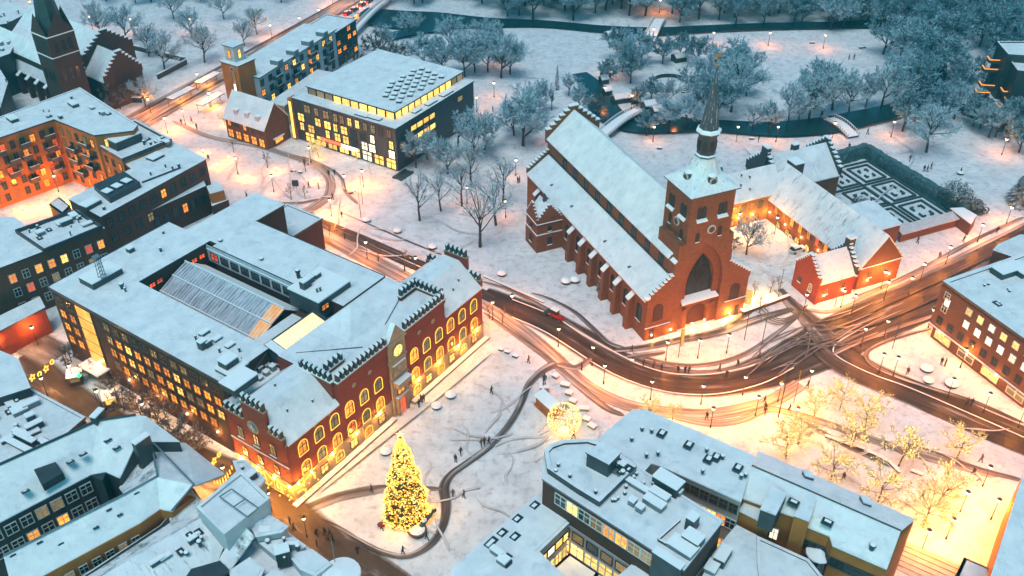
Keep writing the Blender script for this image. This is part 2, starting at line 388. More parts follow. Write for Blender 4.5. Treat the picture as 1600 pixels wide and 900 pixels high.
def slush(name, dark, mid, lo=.42, hi=.62, wet=.45, edge=.55, streak=3.0, nclear=0):
    """road surface: streaks along the driving direction, ragged edges melting into the snow"""
    m = bpy.data.materials.new(name); m.use_nodes = True; n = m.node_tree; n.nodes.clear()
    o = n.nodes.new('ShaderNodeOutputMaterial'); pb = n.nodes.new('ShaderNodeBsdfPrincipled'); pb.inputs['Specular IOR Level'].default_value = .25
    uv = n.nodes.new('ShaderNodeUVMap'); uv.uv_map = 'uv'; sep = n.nodes.new('ShaderNodeSeparateXYZ'); n.links.new(uv.outputs[0], sep.inputs[0])
    mp = n.nodes.new('ShaderNodeMapping'); mp.inputs['Scale'].default_value = (.05, streak, 1); n.links.new(uv.outputs[0], mp.inputs[0])
    t = noise_n(n, mp, 1.0, 8, .65); r = ramp(n, [(lo, dark), ((lo + hi) / 2, mid), (hi, (.62, .60, .60))]); n.links.new(t.outputs[0], r.inputs[0])
    tc = n.nodes.new('ShaderNodeTexCoord'); t2 = noise_n(n, tc, .35, 8, .7); t4 = noise_n(n, tc, .07, 4, .6)
    md = n.nodes.new('ShaderNodeMath'); md.operation = 'ADD'; n.links.new(t2.outputs[0], md.inputs[0]); n.links.new(t4.outputs[0], md.inputs[1])
    r2 = ramp(n, [(.42, (.75, .75, .75)), (.62, (1.25, 1.2, 1.2))]); md2 = n.nodes.new('ShaderNodeMath'); md2.operation = 'MULTIPLY'; md2.inputs[1].default_value = .5
    n.links.new(md.outputs[0], md2.inputs[0]); n.links.new(md2.outputs[0], r2.inputs[0])
    mx = n.nodes.new('ShaderNodeMixRGB'); mx.blend_type = 'MULTIPLY'; mx.inputs[0].default_value = 1; n.links.new(r.outputs[0], mx.inputs[1]); n.links.new(r2.outputs[0], mx.inputs[2])
    n.links.new(mx.outputs[0], pb.inputs['Base Color']); pb.inputs['Roughness'].default_value = wet
    ab = n.nodes.new('ShaderNodeMath'); ab.operation = 'ABSOLUTE'; n.links.new(sep.outputs[1], ab.inputs[0])
    nz = n.nodes.new('ShaderNodeMath'); nz.operation = 'MULTIPLY_ADD'; nz.inputs[1].default_value = 1.5; nz.inputs[2].default_value = -.75; n.links.new(t2.outputs[0], nz.inputs[0])
    sm = n.nodes.new('ShaderNodeMath'); sm.operation = 'ADD'; n.links.new(ab.outputs[0], sm.inputs[0]); n.links.new(nz.outputs[0], sm.inputs[1])
    r3 = ramp(n, [(edge, (0, 0, 0)), (min(.999, edge + .3), (1, 1, 1))]); n.links.new(sm.outputs[0], r3.inputs[0])
    tr = n.nodes.new('ShaderNodeBsdfTransparent'); ms = n.nodes.new('ShaderNodeMixShader')
    n.links.new(r3.outputs[0], ms.inputs[0]); n.links.new(pb.outputs[0], ms.inputs[1]); n.links.new(tr.outputs[0], ms.inputs[2]); n.links.new(ms.outputs[0], o.inputs[0])
    return m
def spline(pts, step=6):
    out = []
    for i in range(len(pts) - 1):
        p0, p1, p2, p3 = pts[max(0, i - 1)], pts[i], pts[i + 1], pts[min(len(pts) - 1, i + 2)]
        for k in range(step):
            t = k / step; out.append(tuple(.5 * (2 * b_ + (c - a) * t + (2 * a - 5 * b_ + 4 * c - d) * t * t + (3 * b_ - a - 3 * c + d) * t ** 3) for a, b_, c, d in zip(p0, p1, p2, p3)))
    out.append(tuple(pts[-1])); return out
_zl = [0]
def strip(name, px, m, z=None, step=6):
    """px: (x, y, width in metres) stations on the photo's ground"""
    _zl[0] += 1; z = .012 + .006 * _zl[0] if z is None else z
    if name not in ('road', 'street', 'river'): px = [(*px[0][:2], px[0][2] * .15)] + [((px[0][0] * .8 + px[1][0] * .2), (px[0][1] * .8 + px[1][1] * .2), px[0][2] * .8)] + list(px[1:-1]) + [((px[-1][0] * .8 + px[-2][0] * .2), (px[-1][1] * .8 + px[-2][1] * .2), px[-1][2] * .8)] + [(*px[-1][:2], px[-1][2] * .15)]
    w = [(*P(x, y)[:2], wd_) for x, y, wd_ in px]; w = spline(w, step); mb = MB(); mb.uv = []; s = 0
    for i, (x, y, h) in enumerate(w):
        a = Vector(w[max(0, i - 1)][:2]); c = Vector(w[min(len(w) - 1, i + 1)][:2]); d = (c - a).normalized(); n_ = Vector((-d.y, d.x))
        if i: s += (Vector((x, y)) - Vector(w[i - 1][:2])).length
        for k in range(5):
            q = (k / 4) * 2 - 1; p = Vector((x, y)) + n_ * (q * h / 2); mb.v.append((p.x, p.y, z)); mb.uv.append((s, q))
    for i in range(len(w) - 1):
        for k in range(4):
            a = i * 5 + k; mb.f.append((a + 1, a, a + 5, a + 6)); mb.m.append(0)
    return structure(mb.build(name, m))
ROAD = slush('slushy_asphalt', (.04, .027, .02), (.10, .07, .054), .38, .78, edge=.72, streak=2.6)
ROAD2 = slush('snowy_road', (.11, .075, .055), (.34, .28, .25), .34, .62, edge=.65, streak=2.4)
TRACK = slush('trodden_track', (.12, .09, .08), (.30, .26, .24), .42, .68, edge=.5, streak=.9)
PATHD = slush('cleared_path', (.07, .055, .05), (.17, .145, .14), .42, .64, edge=.42, streak=1.3)
COBBLE = slush('wet_cobbles', (.075, .045, .03), (.13, .09, .065), .42, .70, edge=.60, streak=.8)
# snowy carriageway beds first, then the dark bands in them
strip('road', [(1640, 362, 12), (1560, 407, 12), (1480, 449, 12), (1400, 486, 12), (1330, 517, 12), (1270, 549, 11.5), (1200, 580, 9.5), (1130, 598, 8), (1060, 597, 8), (1000, 582, 8), (950, 560, 8), (905, 530, 8), (850, 500, 7.5), (800, 479, 7), (752, 462, 7)], ROAD)
strip('road', [(1285, 535, 8), (1310, 556, 10), (1350, 580, 9), (1410, 607, 8), (1480, 636, 8), (1550, 668, 8), (1640, 705, 8)], ROAD)
strip('road', [(1216, 452, 4), (1240, 478, 5), (1268, 505, 7), (1290, 530, 9)], PATHD)
strip('pavement', [(1180, 478, 3), (1130, 515, 2.2)], TRACK)
# town hall street running up to the square by the library
strip('road', [(640, 438, 4.0), (590, 412, 4.5), (540, 385, 5), (490, 357, 6), (462, 345, 9)], ROAD2)
strip('track', [(775, 466, 2.0), (700, 430, 2.0), (640, 404, 2.0), (560, 369, 2.2), (500, 345, 2.2), (470, 335, 2)], ROAD)
strip('track', [(765, 476, 1.7), (700, 440, 1.7), (640, 415, 1.7), (560, 378, 1.8), (500, 352, 1.8)], ROAD)
strip('track', [(700, 402, .8), (640, 378, .8), (580, 352, .8), (535, 333, .8)], PATHD)
strip('road', [(745, 470, 3), (775, 487, 3.4), (830, 527, 3.4), (868, 560, 3.6), (912, 600, 3.4), (960, 626, 3.2), (1010, 640, 3.2), (1100, 648, 3.2), (1170, 637, 3.2), (1215, 622, 3.2), (1250, 600, 3.2)], ROAD2)
strip('track', [(755, 488, 1.6), (800, 520, 1.6), (850, 556, 1.8), (900, 600, 1.8), (945, 636, 1.8), (975, 650, 1.6)], TRACK)
strip('track', [(1050, 652, 2), (1110, 662, 2), (1160, 656, 2), (1200, 640, 2), (1245, 648, 2), (1300, 665, 2), (1370, 690, 2), (1450, 715, 2.2), (1560, 745, 2.2)], ROAD2)
strip('track', [(1240, 650, 1.6), (1270, 668, 1.5), (1320, 695, 1.5), (1390, 730, 1.2)], TRACK)
strip('track', [(1400, 688, 1.6), (1470, 712, 1.6), (1530, 734, 1.6), (1600, 752, 1.6)], TRACK)
# cycle path and footpaths below the cathedral
strip('cycle_path', [(752, 440, 1.6), (800, 455, 1.6), (860, 487, 1.6), (900, 515, 1.6), (940, 540, 1.6), (985, 563, 1.7), (1030, 577, 1.8), (1090, 583, 1.8), (1150, 577, 1.8), (1195, 560, 1.8), (1235, 535, 1.8)], TRACK)
strip('footpath', [(830, 458, 1.4), (860, 468, 1.5), (895, 486, 1.5), (925, 512, 1.5), (950, 535, 1.5), (978, 546, 1.5)], PATHD)
strip('footpath', [(955, 549, 2.4), (1010, 543, 2.8), (1060, 532, 3.0), (1120, 520, 3.2), (1180, 500, 3.4), (1240, 483, 3)], PATHD)
strip('footpath', [(990, 553, 1.6), (1030, 566, 1.6), (1080, 572, 1.6), (1130, 566, 1.6), (1175, 548, 1.5), (1215, 520, 1.3), (1245, 497, 1.2)], TRACK)
strip('footpath', [(1040, 550, 2.2), (1000, 556, 2), (975, 560, 2)], TRACK)
# loop in front of the right hand building
strip('footpath', [(1455, 514, 1.6), (1415, 524, 1.6), (1375, 538, 1.6), (1354, 552, 1.6), (1362, 570, 1.6), (1400, 588, 1.6), (1450, 606, 1.6), (1520, 628, 1.6), (1600, 662, 1.6)], PATHD)
strip('cycle_path', [(1300, 555, 1.4), (1330, 540, 1.4), (1380, 520, 1.4), (1440, 500, 1.4), (1480, 486, 1.4)], TRACK)
# square: the curving swept path
strip('footpath', [(868, 568, 3.5), (845, 582, 2.6), (826, 602, 2.2), (814, 632, 1.9), (795, 665, 1.8), (765, 698, 1.8), (730, 724, 1.8), (705, 742, 1.9), (694, 762, 2.4), (697, 790, 2.2), (692, 822, 1.9), (672, 852, 1.8), (636, 870, 1.7), (598, 864, 1.7), (560, 846, 1.8), (520, 824, 2.2), (480, 812, 2)], PATHD)
strip('footpath', [(470, 800, 3), (520, 780, 3), (570, 768, 3), (620, 762, 2), (690, 765, 1.6)], TRACK)
strip('track', [(870, 570, 2.5), (900, 575, 2), (925, 560, 2)], TRACK)
strip('track', [(500, 772, .5), (560, 724, .5), (610, 684, .5), (680, 628, .5), (770, 552, .5)], PATHD)
strip('street', [(395, 735, 9), (425, 775, 9), (460, 815, 9), (510, 860, 9), (570, 900, 9), (650, 960, 9)], COBBLE)
strip('street', [(30, 560, 9), (80, 600, 9), (130, 640, 8.5), (190, 675, 8), (260, 705, 8), (330, 735, 8), (400, 765, 8)], COBBLE)
strip('street', [(0, 510, 8), (40, 530, 9), (90, 560, 8)], TRACK)
# top left boulevard
strip('road', [(150, 225, 8), (215, 186, 9), (290, 145, 9), (380, 95, 9), (470, 45, 9), (560, -5, 9), (640, -55, 9)], ROAD2)
strip('road', [(205, 205, 7), (270, 165, 8), (350, 120, 8), (420, 78, 8), (500, 32, 8), (580, -14, 8), (650, -60, 8)], ROAD2)
strip('track', [(215, 180, 1.1), (290, 137, 1.1), (380, 85, 1.1), (470, 36, 1.1), (560, -16, 1.1)], ROAD)
strip('track', [(235, 190, 1.1), (310, 148, 1.1), (400, 97, 1.1), (500, 40, 1.1), (590, -15, 1.1)], ROAD)
strip('track', [(400, 100, 1.2), (450, 70, 1.2), (520, 28, 1.2), (570, -3, 1.2)], ROAD)
strip('cycle_path', [(270, 190, 2), (330, 215, 2), (400, 228, 2.2), (450, 243, 2.2), (492, 258, 2.4), (515, 280, 2.4), (514, 305, 2.6), (495, 322, 3), (470, 336, 4)], ROAD2)
strip('track', [(440, 318, 1.2), (470, 318, 1.2), (500, 312, 1.2)], TRACK)
strip('footpath', [(440, 240, 1), (490, 252, 1), (530, 275, 1), (540, 300, 1), (560, 320, 1)], TRACK)
strip('footpath', [(1470, 480, 1.0), (1520, 455, 1.0), (1600, 415, 1.0)], TRACK)
strip('cycle_path', [(1330, 468, 1.4), (1400, 440, 1.4), (1460, 410, 1.4), (1530, 372, 1.4), (1600, 340, 1.6)], TRACK)
strip('cycle_path', [(1260, 485, 1.2), (1300, 487, 1.2), (1360, 463, 1.2), (1440, 428, 1.2), (1500, 400, 1.2), (1600, 352, 1.2)], ROAD2)
strip('track', [(1000, 560, 1.2), (1060, 575, 1.2)], TRACK)
for d_ in (-13, -9, 15): strip('track', [(1620, 372 + d_, .9), (1560, 403 + d_, 1.0), (1480, 442 + d_, 1.0), (1400, 478 + d_, 1.0), (1330, 510 + d_ * .7, .8)], ROAD)
# tyre marks over the junction
rt = random.Random(3)
for k in range(14):
    x0, y0 = rt.uniform(1205, 1260), rt.uniform(520, 560); x1, y1 = rt.uniform(1270, 1330), rt.uniform(498, 545)
    strip('track', [(x0 - 40, y0 + rt.uniform(15, 40), .5), (x0, y0 + 6, .5), ((x0 + x1) / 2, (y0 + y1) / 2 - rt.uniform(0, 8), .5), (x1, y1, .5), (x1 + 60, y1 - rt.uniform(10, 35), .5)], PATHD)
for k in range(4): strip('track', [(1180, 470 + 9 * k, .5), (1215, 500 + 3 * k, .5), (1245, 492 + 2 * k, .5), (1262, 478, .5)], PATHD)
FOOT = slush('footprint_trail', (.68, .68, .70), (.76, .76, .78), .4, .62, edge=.25, streak=.7)
rt = random.Random(5)
for zone, n_ in (((620, 600, 830, 820), 13), ((450, 340, 760, 420), 8), ((820, 600, 980, 700), 8), ((1240, 670, 1480, 790), 12), ((1120, 200, 1460, 300), 12), ((330, 210, 620, 330), 16), ((1150, 340, 1240, 440), 6), ((780, 90, 940, 130), 3)):
    for k in range(n_):
        x, y = rt.uniform(zone[0], zone[2]), rt.uniform(zone[1], zone[3]); a = rt.uniform(0, 3.14); pts = []
        for j in range(5): pts.append((x, y, rt.uniform(.35, .9))); a += rt.uniform(-.5, .5); x += math.cos(a) * 26; y += math.sin(a) * 14
        strip('footprint_trail', pts, FOOT, step=4)
# water
m, n, pb = newmat('river_water'); v_ = coord(n); t_ = noise_n(n, v_, .8, 3); bp_ = n.nodes.new('ShaderNodeBump'); bp_.inputs['Strength'].default_value = .15
n.links.new(t_.outputs[0], bp_.inputs['Height']); n.links.new(bp_.outputs[0], pb.inputs['Normal'])
pb.inputs['Base Color'].default_value = (.008, .04, .05, 1); pb.inputs['Roughness'].default_value = .25; pb.inputs['Specular IOR Level'].default_value = .3; WATER = m
def water(px, step=6):
    o = strip('river', px, WATER, step=step); return o
water([(560, 25, 14), (620, 33, 17), (680, 35, 16), (760, 38, 9), (850, 40, 6), (940, 48, 6), (1020, 52, 7), (1100, 48, 6), (1200, 44, 6), (1300, 42, 6), (1400, 38, 8), (1500, 30, 10)])
water([(600, 62, 6), (660, 50, 6), (700, 50, 4)])
water([(905, 118, 5), (922, 135, 7), (936, 158, 8.5), (950, 180, 9), (975, 196, 8.5), (1010, 203, 7), (1060, 202, 6.5), (1110, 200, 7), (1160, 203, 8), (1220, 205, 9), (1290, 199, 9.5), (1350, 187, 9), (1410, 172, 8), (1440, 150, 9), (1455, 110, 9), (1450, 60, 9), (1440, 42, 9)])
water([(1440, 165, 6), (1500, 172, 6), (1560, 195, 6), (1620, 225, 6)])
water([(985, 190, 4), (1005, 185, 4), (1040, 188, 4), (1090, 195, 4)])
# kerbs: low stone edges half buried in snow
KERB = mat('kerb_stone', (.30, .29, .28), (.22, .21, .2))
def kerb(px):
    w = spline([(*P(x, y)[:2], 0) for x, y in px], 6); mb = MB()
    for a, c in zip(w, w[1:]):
        d = Vector((c[0] - a[0], c[1] - a[1])); L_ = d.length; an = math.atan2(d.y, d.x); mb.rbox(((a[0] + c[0]) / 2, (a[1] + c[1]) / 2), L_ + .02, .22, 0, .13 + .001 * (len(mb.f) % 5), an, 0, 1)
    structure(mb.build('kerb', [KERB, SNOWCAP]))
kerb([(1450, 470), (1380, 498), (1320, 528), (1302, 545), (1312, 560), (1360, 584), (1420, 606), (1500, 640), (1600, 684)])
kerb([(1240, 575), (1190, 600), (1120, 616), (1050, 614), (990, 598), (940, 575), (890, 543), (850, 518), (800, 496)])
kerb([(1262, 520), (1220, 548), (1180, 570), (1110, 585), (1050, 584), (1000, 570), (950, 545), (900, 516), (860, 492), (800, 468)])
# ================================================================ TOWN HALL
th = fthing('town_hall', 'red brick town hall with swallow tail battlements, gold outlined windows and clock', 'town hall', TH)
L_, D_ = 52.3, 13.4
w = MB()
w.prism([(0, 0), (12, 0), (12, D_), (0, D_)], 3.9, 12.9, 0); w.prism([(40.7, 0), (L_, 0), (L_, D_), (40.7, D_)], 3.9, 12.9, 0)
w.prism([(12.001, 0), (40.699, 0), (40.699, D_), (12.001, D_)], 3.9, 16.2, 0); w.build('wall', BRICK_R, th)
w = MB(); w.box(-.12, -.12, 0, L_ + .12, D_, 3.9, 0); w.box(-.2, -.2, 3.9, L_ + .2, D_, 4.1, 0); w.build('stone_base', STONE, th)
b = MB(); b.box(-.14, -.10, 7.6, 0, D_, 7.8, 0); b.box(-.14, -.1, 7.8, -.01, D_, 7.88, 1); b.box(-.06, -.16, 12.7, 12, 0, 12.9, 0); b.box(40.7, -.16, 12.7, L_ + .1, 0, 12.9, 0); b.build('string_course', [STONE, SNOWCAP], th)
# wing roofs: slope, flat top, slope
for u0, u1 in ((.35, 12.0), (40.7, L_ - .35)):
    b = MB(); pr = [(-.35, 12.85), (5.0, 17.2), (9.0, 17.2), (D_ + .2, 13.0)]
    for (a, za), (c, zc) in zip(pr, pr[1:]): b.slab([(u0, a, za), (u1, a, za), (u1, c, zc), (u0, c, zc)], .3)
    o = b.build('wing_roof', SNOW, th)
    b = MB(); pts = [(0, 12.6), (D_, 12.6), (9, 17.0), (5, 17.0)]
    for u in (u0 + .05, u1 - .05): b.poly([(u, v, z) for v, z in pts])
    b.build('gable_infill', BRICK_R, o)
for u, v in ((4, 3), (8.5, 2), (6, 7.5), (44, 3), (46, 2), (48.5, 2.6)):
    zr = 12.9 + 4.35 * min(1, (v + .3) / 5.3); vent(th, u, v, zr - .1, .2, .6)
def merlons(parent, p, q, z, n=None, mz=1.5, name='battlement', sp=1.0):
    """row of swallow tail merlons with snow on their shoulders"""
    p, q = Vector(p), Vector(q); d = q - p; L = d.length; n = n or int(L / sp); a = math.atan2(d.y, d.x); key = ('mer', mz)
    if key not in _wc:
        m_ = MB(); hw, t = .30, .34
        pts = [(-hw, 0), (hw, 0), (hw, mz), (0, mz * .62), (-hw, mz)]
        A = [(x, -t, z_) for x, z_ in pts]; B = [(x, t, z_) for x, z_ in pts]; m_.poly(A, 0); m_.poly(B[::-1], 0)
        for k in range(5): m_.poly([A[(k + 1) % 5], A[k], B[k], B[(k + 1) % 5]], 0)
        for sgn in (-1, 1): m_.slab([(sgn * hw, -t, mz + .1), (sgn * .03, -t, mz * .62 + .14), (sgn * .03, t, mz * .62 + .14), (sgn * hw, t, mz + .1)], .12, 1)
        m_.tube((0, 0, mz * .55), (0, 0, mz * .62 + .3), .16, .02, 5, 1)
        m_.box(hw + .02, -t + .05, -.02, hw + .38, t - .05, .14, 1)
        _wc[key] = m_.mesh('merlon', [SLATE, SNOWCAP])
    for k in range(n):
        c = p + d * ((k + .5) / n); inst('merlon', _wc[key], parent, (c.x, c.y, z), a)
def parapet(parent, p, q, z0, z1, th_=.7, mz=1.5, sp=1.0, mi=BRICK_R):
    p, q = Vector(p), Vector(q); d = q - p; a = math.atan2(d.y, d.x); b = MB()
    b.rbox(((p + q) / 2), d.length, th_, z0, z1, a, 0); b.rbox(((p + q) / 2), d.length + .1, th_ + .3, z1, z1 + .18, a, 1); b.rbox((p + q) / 2, d.length + .06, th_ + .22, z1 + .18, z1 + .26, a, 2)
    o = b.build('parapet', [mi, STONE, SNOWCAP], parent); merlons(o, p, q, z1 + .26, mz=mz, sp=sp); return o
# centre block
flatroof(th, [(12.4, .4), (40.3, .4), (40.3, D_), (12.4, D_)], 16.2, parapet=.3, name='centre_roof')
parapet(th, (12.1, -.05), (24.6, -.05), 16.2, 17.0); parapet(th, (29.0, -.05), (40.6, -.05), 16.2, 17.0)
parapet(th, (12.0, 8.0), (12.0, .6), 12.0, 17.0, sp=1.0); parapet(th, (40.7, .6), (40.7, 7.6), 12.0, 17.0)
parapet(th, (17.5, 3.4), (13.0, 3.4), 16.3, 17.0, sp=1.1); parapet(th, (36.0, 6.6), (40.2, 6.6), 16.3, 17.2, sp=1.05)
b = MB(); q = [(21.5, 5.5, 16.4), (30.5, 5.5, 16.4), (30.5, 13.2, 16.4), (21.5, 13.2, 16.4)]; t0, t1 = (27.5, 10.5, 19.2), (29, 10.5, 19.2)
b.poly([q[0], q[1], t1, t0]); b.poly([q[1], q[2], t1]); b.poly([q[2], q[3], t0, t1]); b.poly([q[3], q[0], t0]); b.build('hipped_roof', SNOW, th)
b = MB(); b.tube((14.5, 11.5, 16.5), (22, 3, 16.7), .07, n=4); b.tube((29, 4, 16.7), (38, 7.5, 16.7), .07, n=4); b.build('roof_ladder', METAL_D, th)
# side gables with battlements in three steps
for u, sg in ((0.05, -1), (L_ - .05, 1)):
    g = MB(); g.box(u - .35, .0, 12.8, u + .35, 3.2, 14.2, 0); g.box(u - .35, 3.2, 12.8, u + .35, 8.6, 18.2, 0); g.box(u - .35, 8.6, 12.8, u + .35, D_, 14.2, 0)
    for v0, v1, z in ((0, 3.2, 14.2), (3.2, 8.6, 18.2), (8.6, D_, 14.2)): g.box(u - .48, v0 - .02, z, u + .48, v1 + .02, z + .14, 1)
    go = g.build('stepped_gable', [BRICK_R, STONE], th)
    merlons(go, (u, .1), (u, 3.2), 14.34, 3, 1.3); merlons(go, (u, 3.3), (u, 8.5), 18.34, 5, 1.5); merlons(go, (u, 8.7), (u, D_), 14.34, 4, 1.3)
    rm = MB(); rm.lathe((0, 0, 0), [(1.15, 0), (1.3, .06), (1.3, .14), (.95, .2)], 18, 0); rm.lathe((0, 0, .2), [(.93, 0), (.9, .05)], 18, 1)
    for k in range(6): a = math.pi * k / 6; rm.rbox((0, 0), 1.85, .09, .24, .3, a, 2)
    o = rm.build('round_window', [STONE, GLASS_D, WOODF], go, loc=(u + sg * .36, 6.6, 13.6)); o.rotation_euler = (0, sg * math.pi / 2, 0)
US = [3.3, 6.95, 10.6, 14.25, 17.9, 21.55, 31.3, 34.9, 38.5, 42.0, 45.6, 49.3]
pan = [W_OR, W_DIM, W_OR, W_RED, W_DIM, W_OR]
for k, u in enumerate(US):
    window(th, u, 0, 8.75, 0, 1.55, 2.55, 'archb', W_DIM if k % 3 else W_OR, sill=False, garland=True, name='arched_window')
    window(th, u, 0, 4.45, 0, 1.55, 2.35, 'archb', pan[k % 6], sill=False, garland=True, name='arched_window')
    if k: window(th, u, -.12, 1.2, 0, 1.5, 1.65, 'b', W_YE if k % 4 else W_OR, sill=False, garland=(k % 2 == 0), name='ground_floor_window')
for v in (3.2, 7.0, 10.6):
    window(th, 0, v, 9.0, -math.pi / 2, 1.2, 2.5, 'archb', W_DIM); window(th, 0, v, 4.6, -math.pi / 2, 1.2, 2.2, 'archb', W_OR)
    window(th, -.12, v, 1.0, -math.pi / 2, 1.5, 2.2, 'archb', W_YE, sill=False, garland=True)
    window(th, L_, v, 9.0, math.pi / 2, 1.2, 2.5, 'archb', GLASS_D); window(th, L_, v, 4.6, math.pi / 2, 1.2, 2.2, 'archb', GLASS_D)
for u in (6.5, 9.8, 16.0, 20.0, 33.2, 37.2):   # round badges high on the wall
    r_ = MB(); r_.lathe((0, 0, 0), [(.45, 0), (.5, .06), (.35, .12), (.3, .06)], 12, 0); o = r_.build('round_badge', STONE, th, loc=(u, 0, 13.9 if u > 12 else 12.0)); o.rotation_euler = (math.pi / 2, 0, 0)
    if u < 12: o.scale = (.7, .7, .7)
# clock bay
cb_ = MB(); cb_.box(24.7, -.45, 0, 28.9, 0, 16.8, 0); cb_.poly([(24.5, -.5, 16.8), (29.1, -.5, 16.8), (26.8, -.5, 20.1)], 0); cb_.poly([(29.1, .6, 16.8), (24.5, .6, 16.8), (26.8, .6, 20.1)], 0)
cb_.poly([(24.5, -.5, 16.8), (26.8, -.5, 20.1), (26.8, .6, 20.1), (24.5, .6, 16.8)], 1); cb_.poly([(26.8, -.5, 20.1), (29.1, -.5, 16.8), (29.1, .6, 16.8), (26.8, .6, 20.1)], 1)
cb_.box(24.5, -.6, 12.4, 29.1, 0, 12.7, 0); cb_.box(24.5, -.6, 8.3, 29.1, 0, 8.6, 0); cb_.box(24.4, -.7, 16.5, 29.2, .6, 16.8, 0)
bay = cb_.build('clock_bay', [STONE, SNOWCAP], th)
ck = MB(); ck.lathe((0, 0, 0), [(1.35, 0), (1.35, .12), (1.15, .16)], 24, 0); ck.lathe((0, 0, .1), [(1.15, 0), (1.1, .08)], 24, 1)
for k in range(12): a = math.pi * k / 6; ck.rbox((math.cos(a) * .88, math.sin(a) * .88), .34, .11, .18, .23, a, 2)
ck.rbox((.2, .25), .75, .14, .19, .23, math.atan2(.25, .2), 2); ck.rbox((-.1, -.35), .8, .12, .2, .24, math.atan2(-.35, -.1), 2)
ckl = emit('clock_face', (1, .72, .12), (1, .8, .22), 2.2, rnd=False)
o = ck.build('clock', [STONE, ckl, DARKF], bay, loc=(26.8, -.47, 14.4)); o.rotation_euler = (math.pi / 2, 0, 0)
st = MB()   # coat of arms relief above the balcony, balcony, portal
st.prism([(25.6, -.62), (28, -.62), (28, -.5), (25.6, -.5)], 9.2, 11.6, 0); st.blob((26.8, -.7, 10.6), .7, .25, .85, 0); st.blob((25.6, -.65, 9.8), .4, .2, .7, 0); st.blob((28, -.65, 9.8), .4, .2, .7, 0); st.box(25.2, -.75, 11.6, 28.4, -.45, 11.75, 1)
st.build('stone_relief', [STONE, SNOWCAP], bay)
st = MB(); st.box(25.1, -1.7, 6.9, 28.5, -.45, 7.2, 0); st.box(25.1, -1.7, 7.2, 28.5, -1.5, 8.1, 0); st.box(25.1, -1.5, 7.2, 25.3, -.45, 8.1, 0); st.box(28.3, -1.5, 7.2, 28.5, -.45, 8.1, 0); st.box(25.05, -1.75, 8.1, 28.55, -.45, 8.25, 1); st.build('balcony', [STONE, SNOWCAP], bay)
window(bay, 26.8, -.45, 4.6, 0, 1.7, 2.0, 'archb', W_OR, sill=False); 
st = MB(); st.box(25.4, -.95, 0, 25.9, -.45, 3.9, 0); st.box(27.7, -.95, 0, 28.2, -.45, 3.9, 0); st.box(25.2, -1.1, 3.9, 28.4, -.45, 4.3, 0); st.box(25.2, -1.1, 4.3, 28.4, -.45, 4.4, 1); st.build('portal', [STONE, SNOWCAP], bay)
dd = MB(); dd.box(25.95, -.52, 0, 27.65, -.46, 3.6, 0); dd.box(26.77, -.56, 0, 26.83, -.46, 3.6, 1); dd.build('door', [W_RED, DARKF], bay)
st = MB(); st.box(-1.0, -1.3, 0, 24.2, -.25, .4, 0); st.box(-.9, -1.25, .4, 24.2, -.25, .5, 1); st.box(29.4, -1.3, 0, L_ + .6, -.25, .4, 0); st.box(29.4, -1.25, .4, L_ + .6, -.25, .5, 1); st.build('plinth_step', [STONE, SNOWCAP], th)
# festive corner: swags of light round the corner shop front
gb = MB(); rr = random.Random(2)
for k in range(46):
    if k < 24: x, y = rr.uniform(-.4, 4.4), -.45 - rr.random() * .8
    else: x, y = -.5 - rr.random() * .9, rr.uniform(-.3, 8.5)
    gb.blob((x, y, rr.uniform(.2, 3.9)), .17, .17, .17, 0, 5, 3)
for k in range(12): gb.tube((-.45, k * .9 - .4, 3.6 + .4 * math.sin(k * 2.1)), (-.45, k * .9 + .5, 3.6 + .4 * math.sin((k + 1) * 2.1)), .12, n=4)
for k in range(5): gb.tube((k - .4, -.5, 3.6 + .4 * math.sin(k * 2.1)), (k + .6, -.5, 3.6 + .4 * math.sin((k + 1) * 2.1)), .13, n=4)
cl_ = gb.build('corner_lights', GARL, th); cl_['kind'] = 'stuff'

# ================================================================ OFFICE BLOCK behind the town hall
ob = fthing('office_block', 'large flat roofed dark brick office block with glass roofed courtyard joined to the town hall', 'office building', TH)
ZR = 16.6
out = [(2, 16), (2, 62.6), (29.4, 62.8), (29.5, 57.5), (47.7, 57), (49.0, 49), (40, 48.5), (39.7, 11.8), (33.5, 13.6), (33.5, 17.5), (26, 17.5), (12, 17.5)]
# wings round the courtyard (12.4..28.6 x 22.5..50.5)
C0u, C1u, C0v, C1v = 12.4, 28.6, 22.3, 50.4
w = MB()
w.box(2, 16, 0, C0u, 62.6, ZR); w.box(C0u + .001, C1v, 0, 29.4, 62.6, ZR); w.box(29.401, 48.6, 0, 48, 57.2, ZR); w.box(C1u, 13.8, 0, 39.8, 48.599, ZR); w.box(C0u + .001, 17.5, 0, C1u - .001, C0v, ZR - 2.6)
w.build('wall', BRICK_D, ob)
def froof(parent, x0, y0, x1, y1, z, par=.32, **k): return flatroof(parent, [(x0, y0), (x1, y0), (x1, y1), (x0, y1)], z, parapet=par, **k)
b = MB()
for x0, y0, x1, y1 in ((1.8, 15.8, C0u + .05, 62.8), (C0u + .05, C1v - .05, 29.6, 62.8), (29.6, 48.4, 48.2, 57.4), (C1u - .05, 13.6, 40.0, 48.4)):
    b.box(x0, y0, ZR, x1, y1, ZR + .32, 0, 1)
b.build('roof', [METAL_D, SNOW], ob)
b = MB()   # thin dark flashing lines at the outer roof edge
for x0, y0, x1, y1 in ((1.7, 15.7, 1.8, 62.9), (1.8, 62.8, 29.7, 62.95), (39.98, 13.6, 40.15, 48.4)): b.box(x0, y0, ZR - .25, x1, y1, ZR + .42)
b.build('roof_edge', METAL_D, ob)
froof(ob, C0u + .1, 17.4, 24, C0v, ZR - 2.6, .15, name='low_roof')
